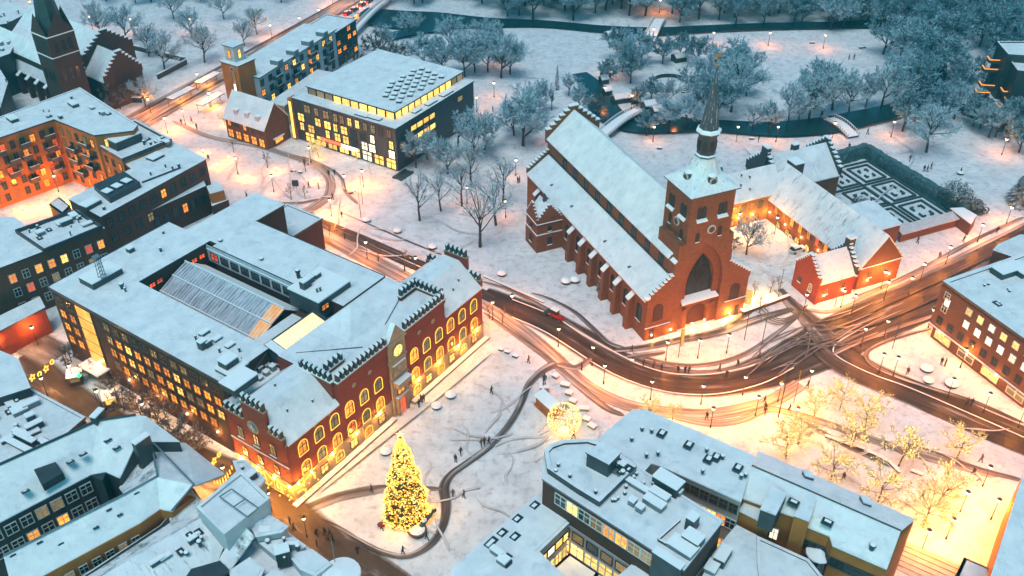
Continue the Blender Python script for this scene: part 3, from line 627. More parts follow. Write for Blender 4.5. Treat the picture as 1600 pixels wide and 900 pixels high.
b = MB(); b.box(25.5, 16.5, ZR - 2, 33.8, 24.2, ZR + 1.6, 0); b.box(25.4, 16.4, ZR + 1.6, 33.9, 24.3, ZR + 1.85, 1); b.build('plant_room', [METAL_D, SNOWCAP], ob)
window(ob, 26.9, 16.5, ZR - .5, 0, 1.6, 1.0, 'd', W_OR, sill=False)
# luminous skylight strip
b = MB(); b.box(12.6, 12.0, 12.8, 24.8, 17.3, 15.8, 0); b.slab([(12.5, 12.0, 16.0), (24.7, 12.0, 16.0), (24.7, 16.9, 17.2), (12.5, 16.9, 17.2)], .25, 1)
sk = b.build('glazed_link', [METAL_D, METAL_D], ob)
SKYL = emit('skylight_glow', (1, .74, .30), (1, .86, .52), 1.45, scale=.3, rnd=False)
def slz(v): return 16.0 + (v - 12.0) / 4.9 * 1.2
b = MB()
for k in range(16):
    u0 = 14.2 + k * .6; b.slab([(u0 + .04, 12.5, slz(12.5) + .08), (u0 + .56, 12.5, slz(12.5) + .08), (u0 + .56, 16.5, slz(16.5) + .08), (u0 + .04, 16.5, slz(16.5) + .08)], .06)
b.build('skylight_pane', SKYL, sk)
b = MB(); b.slab([(12.5, 12.1, 16.03), (14.1, 12.1, 16.03), (14.1, 16.8, 17.2), (12.5, 16.8, 17.2)], .02)
for k in range(16): b.tube((14.2 + k * .6, 12.5, slz(12.5) + .1), (14.2 + k * .6, 16.5, slz(16.5) + .1), .03, n=4)
b.build('skylight_snow', SNOWCAP, sk)
# courtyard saw-tooth glass roof
GLR = mat('frosted_glass_roof', (.34, .37, .42), (.22, .22, .26), rough=.35, scale=.9, sc=(6, .4, 1), bump=.2)
ROOFG = snowmat('snow_on_glass', c1=(.60, .65, .72), c2=(.36, .38, .44), scale=.8, dirt=(.16, .15, .18), slo=.46, shi=.62, dscale=.6, dsc=(.25, 6, 1))
gr = MB(); zc = 11.2
bays = [(12.6, 16.0, zc, zc + 1.5), (16.0, 19.4, zc + 1.7, zc + 3.2), (19.4, 22.8, zc + 3.4, zc + 4.6)]
for a, c, z0, z1 in bays:
    gr.slab([(a, C0v + .5, z0), (c, C0v + .5, z1), (c, C1v - .4, z1), (a, C1v - .4, z0)], .15, 0)
    gr.box(c - .1, C0v + .5, z1, c + .12, C1v - .4, z1 + .32, 1)
gr.slab([(22.85, C0v + .5, zc + 4.6), (27.2, C0v + .5, zc + 1.4), (27.2, C1v - .4, zc + 1.4), (22.85, C1v - .4, zc + 4.6)], .15, 1)
for k in range(37):
    v = C0v + .9 + k * .74
    for a, c, z0, z1 in bays: gr.tube((a, v, z0 + .05), (c, v, z1 + .05), .05, n=4, mi=1)
agr = gr.build('glass_roof', [ROOFG, SNOWCAP], ob)
b = MB()
for k in range(4):
    for a, c, z0, z1 in bays[:3]:
        v0 = C0v + .55 + k * .72; b.slab([(a + .1, v0, z0 + .1), (c - .15, v0, z1 + .06), (c - .15, v0 + .6, z1 + .06), (a + .1, v0 + .6, z0 + .1)], .03)
b.build('lit_glass', emit('glass_roof_glow', (1, .42, .12), (1, .66, .34), .95, scale=.6, rnd=False), agr)
b = MB(); b.box(C0u + .1, C0v + .5, 6, C1u - .1, C1v - .1, 8); b.build('court_floor', SLATE, ob)
# wall of the court facing the camera: white panel band with dark windows
b = MB(); b.box(C1u - .12, C0v, 12.8, C1u, C1v, ZR, 0); b.box(C1u - .25, C0v, 15.7, C1u - .12, C1v, 15.85, 1); b.build('court_panel', [PLASTER_W, SNOWCAP], ob)
for k in range(9): window(ob, C1u - .12, C1v - 2.0 - k * 2.9, 13.5, -math.pi / 2, 1.9, 1.5, 'd', W_RED if k == 0 else GLASS_D, sill=False)
for k in range(3): window(ob, C1u - 1.6 - k * 1.9, C1v, 14.2, 0, 1.2, .8, 'd', W_RED, sill=False)
for k in range(2): window(ob, C0u + 2.6 + k * 1.7, C1v, 14.2, 0, 1.2, .8, 'd', W_RED, sill=False)
# long street front: lit columns of windows
vs = [17.9 + 2.62 * k for k in range(12)]
FP = [(6, W_OR), (1, W_DIM), (1, W_YE)]
for k, v in enumerate(vs):
    for z, hh, pn in ((13.7, 1.5, [(1, W_DIM), (2, GLASS_D)]), (10.6, 1.75, FP), (7.6, 1.75, FP), (4.5, 1.75, FP)):
        if z == 4.5 and k < 1: continue
        window(ob, 2, v, z, -math.pi / 2, 1.55, hh, 'b', pick(pn), sill=False)
for v in (57.7, 60.6):
    for z in (13.7, 10.6, 7.6, 4.5): window(ob, 2, v, z, -math.pi / 2, 1.55, 1.7, 'b', [GLASS_D, GLASS_D, W_OR, W_OR][int(z) % 4] if z > 4.5 else W_OR, sill=False)
b = MB(); b.box(1.85, 50.7, 2.8, 2, 55.4, 16.2, 0)
gs = b.build('stair_glazing', DARKF, ob); b = MB()
for z in range(5): b.box(1.78, 50.9, 3.0 + z * 2.64, 1.86, 55.2, 5.35 + z * 2.64)
b.build('pane', emit('stairwell_glow', (1, .34, .02), (1, .62, .12), 2.0, scale=.35), gs)
b = MB(); b.box(-.8, 50.2, 2.5, 2, 56, 2.8, 0); b.box(-.85, 50.1, 2.8, 2, 56.1, 3.0, 1); b.build('entrance_canopy', [METAL_D, SNOWCAP], ob)
# roof furniture
def roofitems(parent, z, items):
    for it in items:
        k, x, y = it[0], it[1], it[2]
        if k == 'v': vent(parent, x, y, z, *(it[3:] or (.25, .9)))
        elif k == 's': skylight(parent, x, y, z, *(it[3:] or (1.2, 1.5)))
        elif k == 'b': roofbox(parent, x, y, z, *it[3:])
def at(fr, z, *pts): return [(p[0], *fr.l(p[1], p[2], z), *p[3:]) for p in pts]
roofitems(ob, ZR + .32, at(TH, ZR, ('b', 160, 437, 6.5, 4.2, 1.3), ('v', 192, 453, .5, 1.2), ('v', 197, 458), ('b', 320, 524, 1.8, 1.0, .5), ('b', 340, 533, 1.6, 1.0, .4), ('b', 360, 543, 1.6, 1.0, .4), ('b', 318, 546, 1.3, 1.2, 1.6), ('b', 326, 543, 1.2, 1.0, 1.2), ('v', 375, 552), ('v', 344, 553), ('v', 307, 533), ('v', 252, 395, .35, .9), ('v', 256, 367, .3, .6), ('b', 205, 395, 1.2, 1.2, .9), ('v', 345, 379, .5, .4), ('v', 409, 408, .5, .4), ('v', 475, 443, .4, 1.4), ('v', 467, 436, .5, 1.8), ('b', 375, 603, 5, 3.6, 1.3)))
roofitems(ob, ZR + 1.85, [('b', 27.5, 21.6, 1.8, 1.2, 1.6), ('b', 29.3, 22.2, 1.2, 1.2, 1.1), ('b', 31, 22.3, 1.4, 1.2, .9), ('v', 27.6, 18.8), ('v', 28.2, 18.6)])
# lattice mast on the stair head
lm_ = MB(); u_, v_ = TH.l(160, 433, ZR + 1.8)
for a, c in ((-.5, -.5), (.5, -.5), (.5, .5), (-.5, .5)): lm_.tube((u_ + a, v_ + c, ZR + 1.6), (u_ + a * .7, v_ + c * .7, ZR + 6.4), .07, n=4)
for k in range(6):
    z = ZR + 1.8 + k * .8; lm_.box(u_ - .5, v_ - .55, z, u_ + .5, v_ - .45, z + .08); lm_.tube((u_ - .5, v_ - .5, z), (u_ + .5, v_ - .5, z + .8), .05, n=4); lm_.tube((u_ - .5, v_ + .5, z), (u_ - .5, v_ - .5, z + .8), .05, n=4)
lm_.box(u_ - .6, v_ - .6, ZR + 6.4, u_ + .6, v_ + .6, ZR + 6.5); lm_.build('antenna_mast', METAL_G, ob)
# low dark entrance hall by the far corner
fo = MB(); fo.box(48.2, 49.0, 0, 58.4, 59.6, 7.6, 0); fo.build('entrance_hall', BRICK_D, ob)
froof(ob, 48.3, 49, 58.5, 59.8, 7.6, .5, name='hall_roof')
# infill between town hall and office block: terraces, stairs, plant
inf = MB(); inf.box(4, D_ + .01, 0, 12.5, 15.99, 13.2, 0, 1); inf.box(12.5, D_ + .01, 0, 33.4, 17.49, 13.0, 0, 1); inf.box(3.2, 15.0, 13.2, 7.2, 18.6, 17.5, 0); inf.box(3.1, 14.9, 17.5, 7.3, 18.7, 17.75, 1); inf.box(2.2, 14.0, 0, 4.6, 17, 12.6, 0, 1); inf.box(3.8, 16.2, 17.75, 6.4, 18.3, 19.0, 0); inf.box(3.7, 16.1, 19.0, 6.5, 18.4, 19.2, 1)
inf.build('link_block', [METAL_D, SNOWCAP], ob)
for k in range(7): roofbox(ob, 8.6 + (k % 4) * 1.5, 14.6 + (k // 4) * 1.6, 13.2, .9, .9, .6 + .2 * (k % 3), name='plant_unit', m=METAL_G)
window(ob, 4.2, 15.0, 14.6, 0, .7, 1.8, 'plain', W_OR, sill=False)
sm_ = MB()
for k in range(8): sm_.box(9.0 + k * .38, 16.2, 13.3 + k * .38, 9.0 + k * .38 + .3, 17.6, 13.4 + k * .38)
sm_.build('steel_stair', METAL_G, ob)
b = MB(); b.tube((.6, 14.2, 13.9), (8, 17.5, 17.2), .08, n=4); b.tube((2.5, 13.9, 13.9), (11.5, 15.4, 16.6), .08, n=4); b.build('handrail', METAL_D, ob)
# ================================================================ CATHEDRAL
ca = fthing('cathedral', 'tall red brick Gothic cathedral with slender dark spire and clock tower', 'cathedral', CH)
LN = 57.0
w = MB(); w.box(0, 0, 0, 5.899, LN - .2, 9.8); w.box(18.101, 0, 0, 23.6, LN - .2, 9.8); w.box(5.9, 8.7, 0, 18.1, LN - .2, 9.7); w.build('aisle_wall', BRICK_C, ca)
w = MB(); w.box(5.4, 1.8, 9.8, 18.4, LN + .3, 18.0); w.build('nave_wall', BRICK_C, ca)
b = MB(); b.slab([(-.45, .3, 9.7), (5.5, .3, 13.9), (5.5, LN - .6, 13.9), (-.45, LN - .6, 9.7)], .3); b.build('aisle_roof', SNOW, ca)
b = MB(); b.slab([(18.3, .3, 13.9), (24.0, .3, 9.7), (24.0, LN - .6, 9.7), (18.3, LN - .6, 13.9)], .3); b.build('aisle_roof', SNOW, ca)
b = MB(); b.box(5.2, 2, 13.75, 5.4, LN, 14.0); b.build('gutter', METAL_D, ca)
gable_roof(ca, 5.4, 18.4, 1.9, LN + .1, 18.0, 23.8, 'v', .5, name='nave_roof')
crow_gable(ca, 4.9, 18.9, LN + .3, 18.0, 23.8, 6, 'u', .9, BRICK_C, z0=16.5, rise=1.2)
b = MB(); gable_wall(b, 5.4, 18.4, LN + .05, 17, 18, 23.6, .5); b.build('gable_infill', BRICK_C, ca)
def crow_half(parent, ul, uh, v, zl, zh, n, th=.7, rise=.7, m=None, z0=None, name='stepped_gable'):
    b = MB()
    for k in range(n):
        a0 = ul + (uh - ul) * k / n; a1 = ul + (uh - ul) * (k + 1) / n; zt = zl + (zh - zl) * (k + 1) / n + rise - .3
        b.box(a0, v - th / 2, zl - .4 if z0 is None else z0, a1, v + th / 2, zt, 0); b.box(a0, v - th / 2 - .1, zt, a1, v + th / 2 + .1, zt + .22, 1)
    return b.build(name, [m or BRICK_C, SNOWCAP], parent)
crow_half(ca, -.2, 5.4, .35, 9.8, 14.0, 8, .75); crow_half(ca, 23.8, 18.2, .35, 9.8, 14.0, 8, .75)
crow_half(ca, -.2, 5.4, LN - .3, 9.8, 14.0, 8, .75, rise=1.1); crow_half(ca, 23.8, 18.2, LN - .3, 9.8, 14.0, 8, .75, rise=1.1)
b = MB(); b.blob((-.1, .2, 10.6), .7, .7, .5); b.build('snow_lump', SNOWCAP, ca)
for u in (5.4, 18.4): 
    b = MB(); b.slab([(u - .1 if u < 10 else u - 1.4, .1, 17.2), (u + 1.4 if u < 10 else u + .1, .1, 18.4), (u + 1.4 if u < 10 else u + .1, 1.9, 18.4), (u - .1 if u < 10 else u - 1.4, 1.9, 17.2)], .2); b.build('buttress_cap', SNOWCAP, ca)
    w = MB(); w.box(u if u < 10 else u - 1.4, .02, 9, u + 1.4 if u < 10 else u, 1.8, 17.2); w.build('stair_turret', BRICK_C, ca)
# buttresses
for v in (5.4, 10.8, 16.1, 21.5, 26.7, 32.0, 44.5, 50):
    for u, s_ in ((0, -1), (23.6, 1)):
        if s_ > 0 and v > 25 and v < 38: continue
        b = MB(); b.box(u, v - .55, 0, u + s_ * 1.3, v + .55, 7.4, 0); b.box(u, v - .65, 0, u + s_ * 1.6, v + .65, 2.2, 0)
        pts = [(u + s_ * .02, v - .65, 8.7), (u + s_ * 1.45, v - .65, 7.5), (u + s_ * 1.45, v + .65, 7.5), (u + s_ * .02, v + .65, 8.7)]
        b.slab(pts, .22, 1); b.poly([(u, v - .55, 7.4), (u + s_ * 1.3, v - .55, 7.4), (u, v - .55, 8.5)][::s_], 0); b.poly([(u, v + .55, 7.4), (u + s_ * 1.3, v + .55, 7.4), (u, v + .55, 8.5)][::-s_], 0)
        b.build('buttress', [BRICK_C, SNOWCAP], ca)
for k in range(9):
    v = 2.8 + 5.35 * k
    if not (36 < v < 43): window(ca, 0, v, 3.6, -math.pi / 2, 1.5, 3.8, 'archb', GLASS_D, name='arched_window')
    window(ca, 5.4, v + 2.3, 14.3, -math.pi / 2, 1.5, 2.9, 'archb', GLASS_D, sill=False, name='clerestory_window')
for k in range(10): skylight(ca, 1.5, 5 + 5.2 * k, 11.15, .7, .35) if k in (1, 3, 6, 8) else None
# tower
T0, T1, TD = 7.3, 17.0, 8.6
FZ = 31.6
tw = MB(); tw.box(T0, 1.6, 0, T1, TD, FZ, 0); tw.box(5.9, 1.601, 0, 18.1, TD - 1, 21.2, 0)
tower = tw.build('tower', BRICK_C, ca)
# front plate with the great pointed niche
def pointed(cx, hw, zs, rise, n=9):
    """right half outline from springing to apex of a pointed arch"""
    out_ = []
    Rr = (hw * hw + rise * rise) / (2 * hw)
    for k in range(n + 1):
        t = math.asin(min(1, rise / Rr)) * k / n; out_.append((hw - Rr + Rr * math.cos(t), zs + Rr * math.sin(t)))
    return out_
def niche_plate(b, x0, x1, z1, cx, hw, zs, rise, y0, y1, zb=0, mi=0, mi2=0):
    prof = [(hw, zb)] + pointed(cx, hw, zs, rise)
    za = prof[-1][1]
    for s_ in (-1, 1):
        ex = x1 if s_ > 0 else x0
        for (a, z), (c, zz) in zip(prof, prof[1:]):
            p = [(cx + s_ * a, y0, z), (ex, y0, z), (ex, y0, zz), (cx + s_ * c, y0, zz)]; b.poly(p[::s_], mi)
            q = [(cx + s_ * a, y1, z), (cx + s_ * a, y0, z), (cx + s_ * c, y0, zz), (cx + s_ * c, y1, zz)]; b.poly(q[::s_], mi2)
        b.poly([(ex, y0, zb), (ex, y1, zb), (ex, y1, za), (ex, y0, za)][::s_], mi)
    b.poly([(x0, y0, za), (x1, y0, za), (x1, y0, z1), (x0, y0, z1)], mi); b.poly([(x0, y1, za), (x0, y0, za), (x0, y0, z1), (x0, y1, z1)][::1], mi); b.poly([(x1, y0, za), (x1, y1, za), (x1, y1, z1), (x1, y0, z1)], mi)
    b.poly([(x0, y0, z1), (x1, y0, z1), (x1, y1, z1), (x0, y1, z1)], mi)
NC = 12.3
b = MB(); niche_plate(b, 5.9, 18.1, 21.2, NC, 4.6, 10.5, 9.6, 0, 1.6); 
b.box(T0, .003, 21.203, T1, 1.6, FZ, 0); b.build('west_front', BRICK_C, ca)
b = MB(); niche_plate(b, NC - 4.6, NC + 4.6, 20.3, NC, 3.2, 10.3, 7.2, .9, 1.6); b.build('niche_order', BRICK_C, ca)
b = MB(); b.poly([(NC - 3.2, 1.55, 7), (NC + 3.2, 1.55, 7), (NC + 3.2, 1.55, 10.5), (NC + 2.1, 1.55, 14.5), (NC, 1.55, 17.4), (NC - 2.1, 1.55, 14.5), (NC - 3.2, 1.55, 10.5)])
gw = b.build('west_window', GLASS_D, ca); b = MB()
for k in range(9): b.box(NC - 2.5 + k * .61, 1.44, 7, NC - 2.42 + k * .61, 1.54, 15.9 - abs(k - 4) * 1.15)
b.build('window_tracery', BRICK_D, gw)
b = MB(); niche_plate(b, NC - 4.59, NC + 4.59, 6.2, NC, 2.4, 2.9, 2.5, .5, 1.5); b.box(NC - 4.3, -.15, 6.2, NC + 4.3, 1.5, 6.5, 0); b.slab([(NC - 4.3, -.2, 6.75), (NC + 4.3, -.2, 6.75), (NC + 4.0, 1.5, 7.5), (NC - 4.0, 1.5, 7.5)], .25, 1)
b.blob((NC - 3.3, .2, 4.9), .5, .3, .5, 0); b.blob((NC + 3.3, .2, 4.9), .5, .3, .5, 0); po = b.build('portal', [BRICK_C, SNOWCAP], ca)
b = MB(); b.box(NC - 2.4, 1.3, 0, NC + 2.4, 1.5, 5.6); b.build('door', mat('dark_red_door', (.07, .02, .012), (.05, .015, .01)), po)
b = MB(); b.box(-.12, -.12, 2.9, 5.7, 0, 3.1, 0); b.box(-.16, -.2, 3.1, 5.7, 0, 3.2, 1); b.box(18.4, -.12, 4.1, 23.7, 0, 4.3, 0); b.box(18.4, -.2, 4.3, 23.75, 0, 4.42, 1); b.build('string_course', [BRICK_D, SNOWCAP], ca)
b = MB(); niche_plate(b, 0.0, 5.89, 9.6, 3.1, 1.1, 6.3, 1.6, -.001, .3, 3.2); b.poly([(0, .0, 0), (5.89, .0, 0), (5.89, .0, 3.2), (0, .0, 3.2)])
for u in (2.6, 20.6): window(ca, u, 0, 4.6, 0, 1.9, 3.7, 'archb', BRICK_D, sill=False, name='blind_window')
window(ca, 1.6, 0, .1, 0, .8, 2.2, 'plain', DARKF, sill=False, name='side_door'); window(ca, 21.8, 0, .1, 0, .8, 2.2, 'plain', DARKF, sill=False, name='side_door')
# belfry openings
def twin(u, v, z, rz, w=.75, h=2.4):
    for d in (-.5, .5):
        window(tower, u + d * math.cos(rz), v + d * math.sin(rz), z, rz, w, h, 'archb', DARKF, sill=False, name='belfry_opening')
    s_ = MB(); s_.slab([(-1.2, -.55, -.35), (1.2, -.55, -.35), (1.05, .02, .1), (-1.05, .02, .1)], .25); s_.build('snowy_sill', SNOWCAP, tower, loc=(u, v, z - .1), rz=rz)
for u in (9.9, 14.5): twin(u, 0, 26.4, 0)
for v in (2.2, 6.3): twin(T0, v, 26.4, -math.pi / 2); twin(T1, v, 26.4, math.pi / 2)
for u in (9.9, 14.5): twin(u, TD, 26.4, math.pi)
for u, z in ((9.6, 21.2), (14.6, 21.5)): window(tower, u, 0, z, 0, .7, 2.0, 'archb', DARKF)
for v, z in ((2.0, 21.4), (6.3, 22.6)): window(tower, T0, v, z, -math.pi / 2, .7, 2.0, 'archb', DARKF)
def dial(parent, u, v, z, rz, r=.95, face=None, name='clock'):
    c_ = MB(); c_.lathe((0, 0, 0), [(r, 0), (r, .12), (r * .78, .16)], 20, 0); c_.lathe((0, 0, .17), [(r * .7, 0), (r * .68, .03)], 20, 1)
    for k in range(12): a = math.pi * k / 6; c_.rbox((math.cos(a) * r * .86, math.sin(a) * r * .86), .16, .05, .15, .19, a, 2)
    c_.rbox((r * .15, r * .1), r * .5, .07, .2, .24, .6, 2); c_.rbox((0, -r * .25), r * .55, .06, .2, .25, 1.5, 2)
    o = c_.build(name, [face or WOODF, METAL_D, DARKF], parent, loc=(u, v, z)); o.rotation_euler = (math.pi / 2, 0, rz); return o
dial(tower, 12.6, -.02, 23.3, 0); dial(tower, T0 - .02, 4.0, 24.2, -math.pi / 2)
# tower roof: square eaves bending into an octagon
rf = MB(); cx, cy = (T0 + T1) / 2, TD / 2; N8 = 8
def ring(kind, r, z):
    if kind == 's':
        hx, hy = (T1 - T0) / 2 * r, TD / 2 * r; q = [(hx, -hy * .42), (hx, hy * .42), (hx * .42, hy), (-hx * .42, hy), (-hx, hy * .42), (-hx, -hy * .42), (-hx * .42, -hy), (hx * .42, -hy)]
        return [(cx + x, cy + y, z) for x, y in q]
    return [(cx + r * math.cos(math.pi / 8 * (2 * k - 1)), cy + r * math.sin(math.pi / 8 * (2 * k - 1)), z) for k in range(8)]
hx, hy = (T1 - T0) / 2 + .55, TD / 2 + .55
r0 = [(cx + hx, cy - hy * .99, FZ - .1), (cx + hx, cy + hy * .99, FZ - .1), (cx + hx * .99, cy + hy, FZ - .1), (cx - hx * .99, cy + hy, FZ - .1), (cx - hx, cy + hy * .99, FZ - .1), (cx - hx, cy - hy * .99, FZ - .1), (cx - hx * .99, cy - hy, FZ - .1), (cx + hx * .99, cy - hy, FZ - .1)]
rings = [r0, ring('s', .66, FZ + 2.2), ring('o', 2.3, FZ + 4.4), ring('o', 1.75, FZ + 6.0)]
for a, c in zip(rings, rings[1:]):
    for k in range(8): rf.poly([a[k], a[(k + 1) % 8], c[(k + 1) % 8], c[k]], 0)
rf.poly(r0[::-1], 0); rf.box(cx - hx, cy - hy, FZ - .35, cx + hx, cy + hy, FZ - .12, 1)
SPR = snowmat('snow_streaked_slate', dirt=(.11, .12, .13), slo=.57, shi=.70, dscale=.9, dsc=(2, 2, .35))
tr = rf.build('tower_roof', [SPR, METAL_D], tower)
for a in range(4):
    ang = -math.pi / 2 + a * math.pi / 2; dx, dy = math.cos(ang), math.sin(ang)
    if a % 2 == 0: pos = (cx, cy + dy * 3.0, FZ + 1.7)
    else: pos = (cx + dx * 3.3, cy, FZ + 1.7)
    d_ = MB(); d_.lathe((0, 0, 0), [(.95, -1.2), (.95, .45)], 14, 0); d_.lathe((0, 0, .2), [(1.05, -1.5), (1.05, .1), (.9, .2)], 14, 1)
    o = d_.build('clock_dormer', [METAL_D, METAL_D], tr, loc=pos); o.rotation_euler = (math.pi / 2, 0, ang + math.pi / 2)
    s_ = MB(); s_.blob((0, .3, 1.0), .9, 1.1, .28); o2 = s_.build('dormer_snow', SNOWCAP, tr, loc=pos, rz=ang + math.pi / 2)
    dial(tr, pos[0] + dx * .47, pos[1] + dy * .47, pos[2], ang + math.pi / 2, .85, WOODF, 'clock')
ln = MB(); ln.lathe((cx, cy, FZ + 5.6), [(2.0, 0), (2.1, .3), (1.75, .5), (1.75, 4.3), (2.2, 4.6), (2.3, 4.9)], 8, 0, math.pi / 8)
ln.lathe((cx, cy, FZ + 5.95), [(2.15, 0), (1.95, .2)], 8, 1, math.pi / 8); ln.lathe((cx, cy, FZ + 10.5), [(2.35, 0), (2.3, .35), (1.7, .8)], 8, 1, math.pi / 8)
lo_ = ln.build('lantern', [METAL_D, SNOWCAP], tower)
for k in range(8):
    a = math.pi / 4 * k; window(lo_, cx + 1.63 * math.cos(a), cy + 1.63 * math.sin(a), FZ + 7.0, a + math.pi / 2, .7, 1.9, 'archb', DARKF, sill=False, name='lantern_opening')
sp = MB(); sp.lathe((cx, cy, FZ + 10.8), [(1.95, 0), (1.45, 2.4), (.95, 5.6), (.5, 8.6), (.12, 11.2), (.07, 12.3)], 8, 0, math.pi / 8)
SPM = snowmat('spire_copper', c1=(.08, .085, .10), c2=(.05, .055, .07), dirt=(.6, .63, .68), slo=.56, shi=.63, dscale=1.4, dsc=(2.2, 2.2, .08))
so_ = sp.build('spire', SPM, tower)
vn = MB(); vn.blob((cx, cy, FZ + 23.3), .28, .28, .28); vn.tube((cx, cy, FZ + 23), (cx, cy, FZ + 25.2), .05, n=5); vn.box(cx - .9, cy - .04, FZ + 24.6, cx + .7, cy + .04, FZ + 25.1); vn.build('weather_vane', mat('gilt', (.6, .32, .1), (.5, .25, .08), metal=.8, rough=.4), so_)
# sacristy with crossed stepped gables
sa = fthing('sacristy', 'small brick sacristy with crossed stepped gables on the cathedral side', 'chapel', CH)
s0, s1, t0_, t1_, ze_, zr_ = -6.3, -.02, 37.6, 43.4, 7.4, 11.6
w = MB(); w.box(s0, t0_, 0, s1, t1_, ze_); w.box(s0 - .12, t0_ - .12, 0, s1, t1_ + .1, 4.6); w.build('wall', BRICK_C, sa)
b = MB(); b.box(s0 - .2, t0_ - .2, 4.6, s1, t1_ + .1, 4.75); b.box(s0 - .15, t0_ - .15, 7.35, s1, t1_ + .1, 7.5); b.build('snowy_ledge', SNOWCAP, sa)
gable_roof(sa, s0, s1, t0_ + .3, t1_ - .3, ze_ + .1, zr_, 'v', .0, name='roof'); gable_roof(sa, s0 + .3, s1, t0_, t1_, ze_ + .1, zr_ - .05, 'u', .0, name='roof')
crow_gable(sa, s0, s1, t0_ + .2, ze_ - .2, zr_ - .5, 6, 'u', .4, BRICK_C, rise=.9, capw=.0, caph=.1); crow_gable(sa, t0_, t1_, s0 + .2, ze_ - .2, zr_ - .5, 6, 'v', .4, BRICK_C, rise=.9, capw=.0, caph=.1)
b = MB(); b.lathe(((s0 + s1) / 2, (t0_ + t1_) / 2, zr_ - .4), [(.5, 0), (.55, .8), (.05, 2.2)], 6, 0); b.build('ridge_turret', METAL_D, sa)
window(sa, -3.2, t0_ - .12, 1.7, 0, 1.0, 1.9, 'archb', GLASS_D); window(sa, -3.2, t0_, 5.2, 0, .8, 1.3, 'archb', GLASS_D); window(sa, s0 - .12, 40.5, 1.7, -math.pi / 2, 1.0, 1.9, 'archb', GLASS_D); window(sa, s0, 40.5, 5.2, -math.pi / 2, .8, 1.3, 'archb', GLASS_D)

# ================================================================ MONASTERY RANGE beside the cathedral
mo = fthing('monastery_wing', 'long snow roofed brick wing with arched glowing windows facing the courtyard', 'building', CH)
w = MB(); w.box(50.5, -3, 0, 61.6, 34, 5.7); w.build('wall', BRICK_C, mo)
w = MB(); w.poly([(50.5, -3.05, 5.6), (61.6, -3.05, 5.6), (56.05, -3.05, 12.3)]); w.poly([(61.6, -2.7, 5.6), (50.5, -2.7, 5.6), (56.05, -2.7, 12.3)]); w.build('end_gable', BRICK_B, mo)
b = MB(); b.slab([(50.0, -3.2, 5.5), (56.05, -3.3, 12.6), (56.05, 37, 12.6), (50.0, 37, 5.5)], .25); b.build('roof', snowmat('west_slope_snow', dirt=(.2, .22, .24), slo=.52, shi=.72, dscale=.4, dsc=(.5, 2, 1)), mo)
b = MB(); b.slab([(56.05, -3.3, 12.6), (62.1, -3.2, 5.5), (62.1, 37, 5.5), (56.05, 37, 12.6)], .25); b.build('roof', THINSNOW, mo)
b = MB(); b.box(50.4, -3.25, 5.45, 61.7, -3.0, 5.6); b.build('snowy_ledge', SNOWCAP, mo)
for k in range(8): window(mo, 50.5, 26 - k * 3.0, 3.0, -math.pi / 2, 1.1, 1.9, 'b', W_OR if k != 5 else W_RED, sill=False)
for k in range(6): window(mo, 50.5, 24.5 - k * 3.6, .1, -math.pi / 2, 1.5, 1.5, 'archb', W_YE, sill=False, name='arched_door')
for u in (53.5, 58.2): window(mo, u, -3.0, 2.6, 0, .9, 1.4, 'b', W_DIM)
mb_ = fthing('monastery_link', 'low brick range with orange lit wall joining the cathedral to the long wing', 'building', CH)
w = MB(); w.box(24.0, 29, 0, 50.49, 38, 7.3); w.build('wall', BRICK_O, mb_); gable_roof(mb_, 24, 53.8, 29, 38, 7.3, 12.0, 'u', .4)
for k in range(6): window(mb_, 36 + k * 2.4, 29, 3.8, 0, 1.1, 1.7, 'b', W_DIM if k % 2 else W_OR, sill=False)
for k in range(4): window(mb_, 37 + k * 3.4, 29, .4, 0, 1.2, 1.7, 'archb', W_OR, sill=False)
for u, v in ((43, 31), (45, 30), (44, 32.6), (46, 32)): vent(mb_, u, v, 7.6 + (v - 29) * 1.0, .25, .6)
mc = fthing('monastery_hall', 'snow roofed hall with stepped gables at the edge of the park', 'building', CH)
w = MB(); w.box(54, 30.8, 0, 72.4, 43.6, 6.5); w.build('wall', BRICK_C, mc); gable_roof(mc, 54.2, 72.2, 30.8, 43.6, 6.5, 12.2, 'u', .3)
crow_gable(mc, 30.6, 43.8, 54.1, 6.5, 12.2, 7, 'v', .7, SLATE, rise=1.4); crow_gable(mc, 30.6, 43.8, 72.3, 6.5, 12.2, 7, 'v', .7, SLATE, rise=1.4)
b = MB(); b.box(53.4, 36.2, 8, 54.6, 38.4, 14.6, 0); b.box(53.3, 36.1, 14.6, 54.7, 38.5, 14.85, 1); b.build('chimney', [SLATE, SNOWCAP], mc)
b = MB(); b.box(62.0, 37.0, 10, 63.6, 38.2, 13.4, 0); b.box(61.9, 36.9, 13.4, 63.7, 38.3, 13.6, 1); b.build('chimney', [SLATE, SNOWCAP], mc)
b = MB(); b.box(56.4, 29, 9, 59, 32.2, 13.2, 0); b.box(56.3, 28.9, 13.2, 59.1, 32.3, 13.4, 1); b.build('roof_box', [METAL_D, SNOWCAP], mc)
mh = fthing('gable_house', 'small red brick house with stepped gables on both ends by the road', 'house', CH)
w = MB(); w.box(39.2, -3.6, 0, 48.8, 3.8, 5.5); w.build('wall', BRICK_R, mh); gable_roof(mh, 39.4, 48.6, -3.6, 3.8, 5.5, 10.0, 'u', .3)
crow_gable(mh, -3.8, 4.0, 39.3, 5.5, 9.6, 7, 'v', .6, BRICK_R, z0=0); crow_gable(mh, -3.8, 4.0, 48.7, 5.5, 9.8, 6, 'v', .6, SLATE, rise=1.2)
b = MB(); b.box(48.2, -.5, 9, 49.8, .9, 12.0, 0); b.box(48.1, -.6, 12.0, 49.9, 1.0, 12.3, 1); b.build('chimney', [SLATE, SNOWCAP], mh)
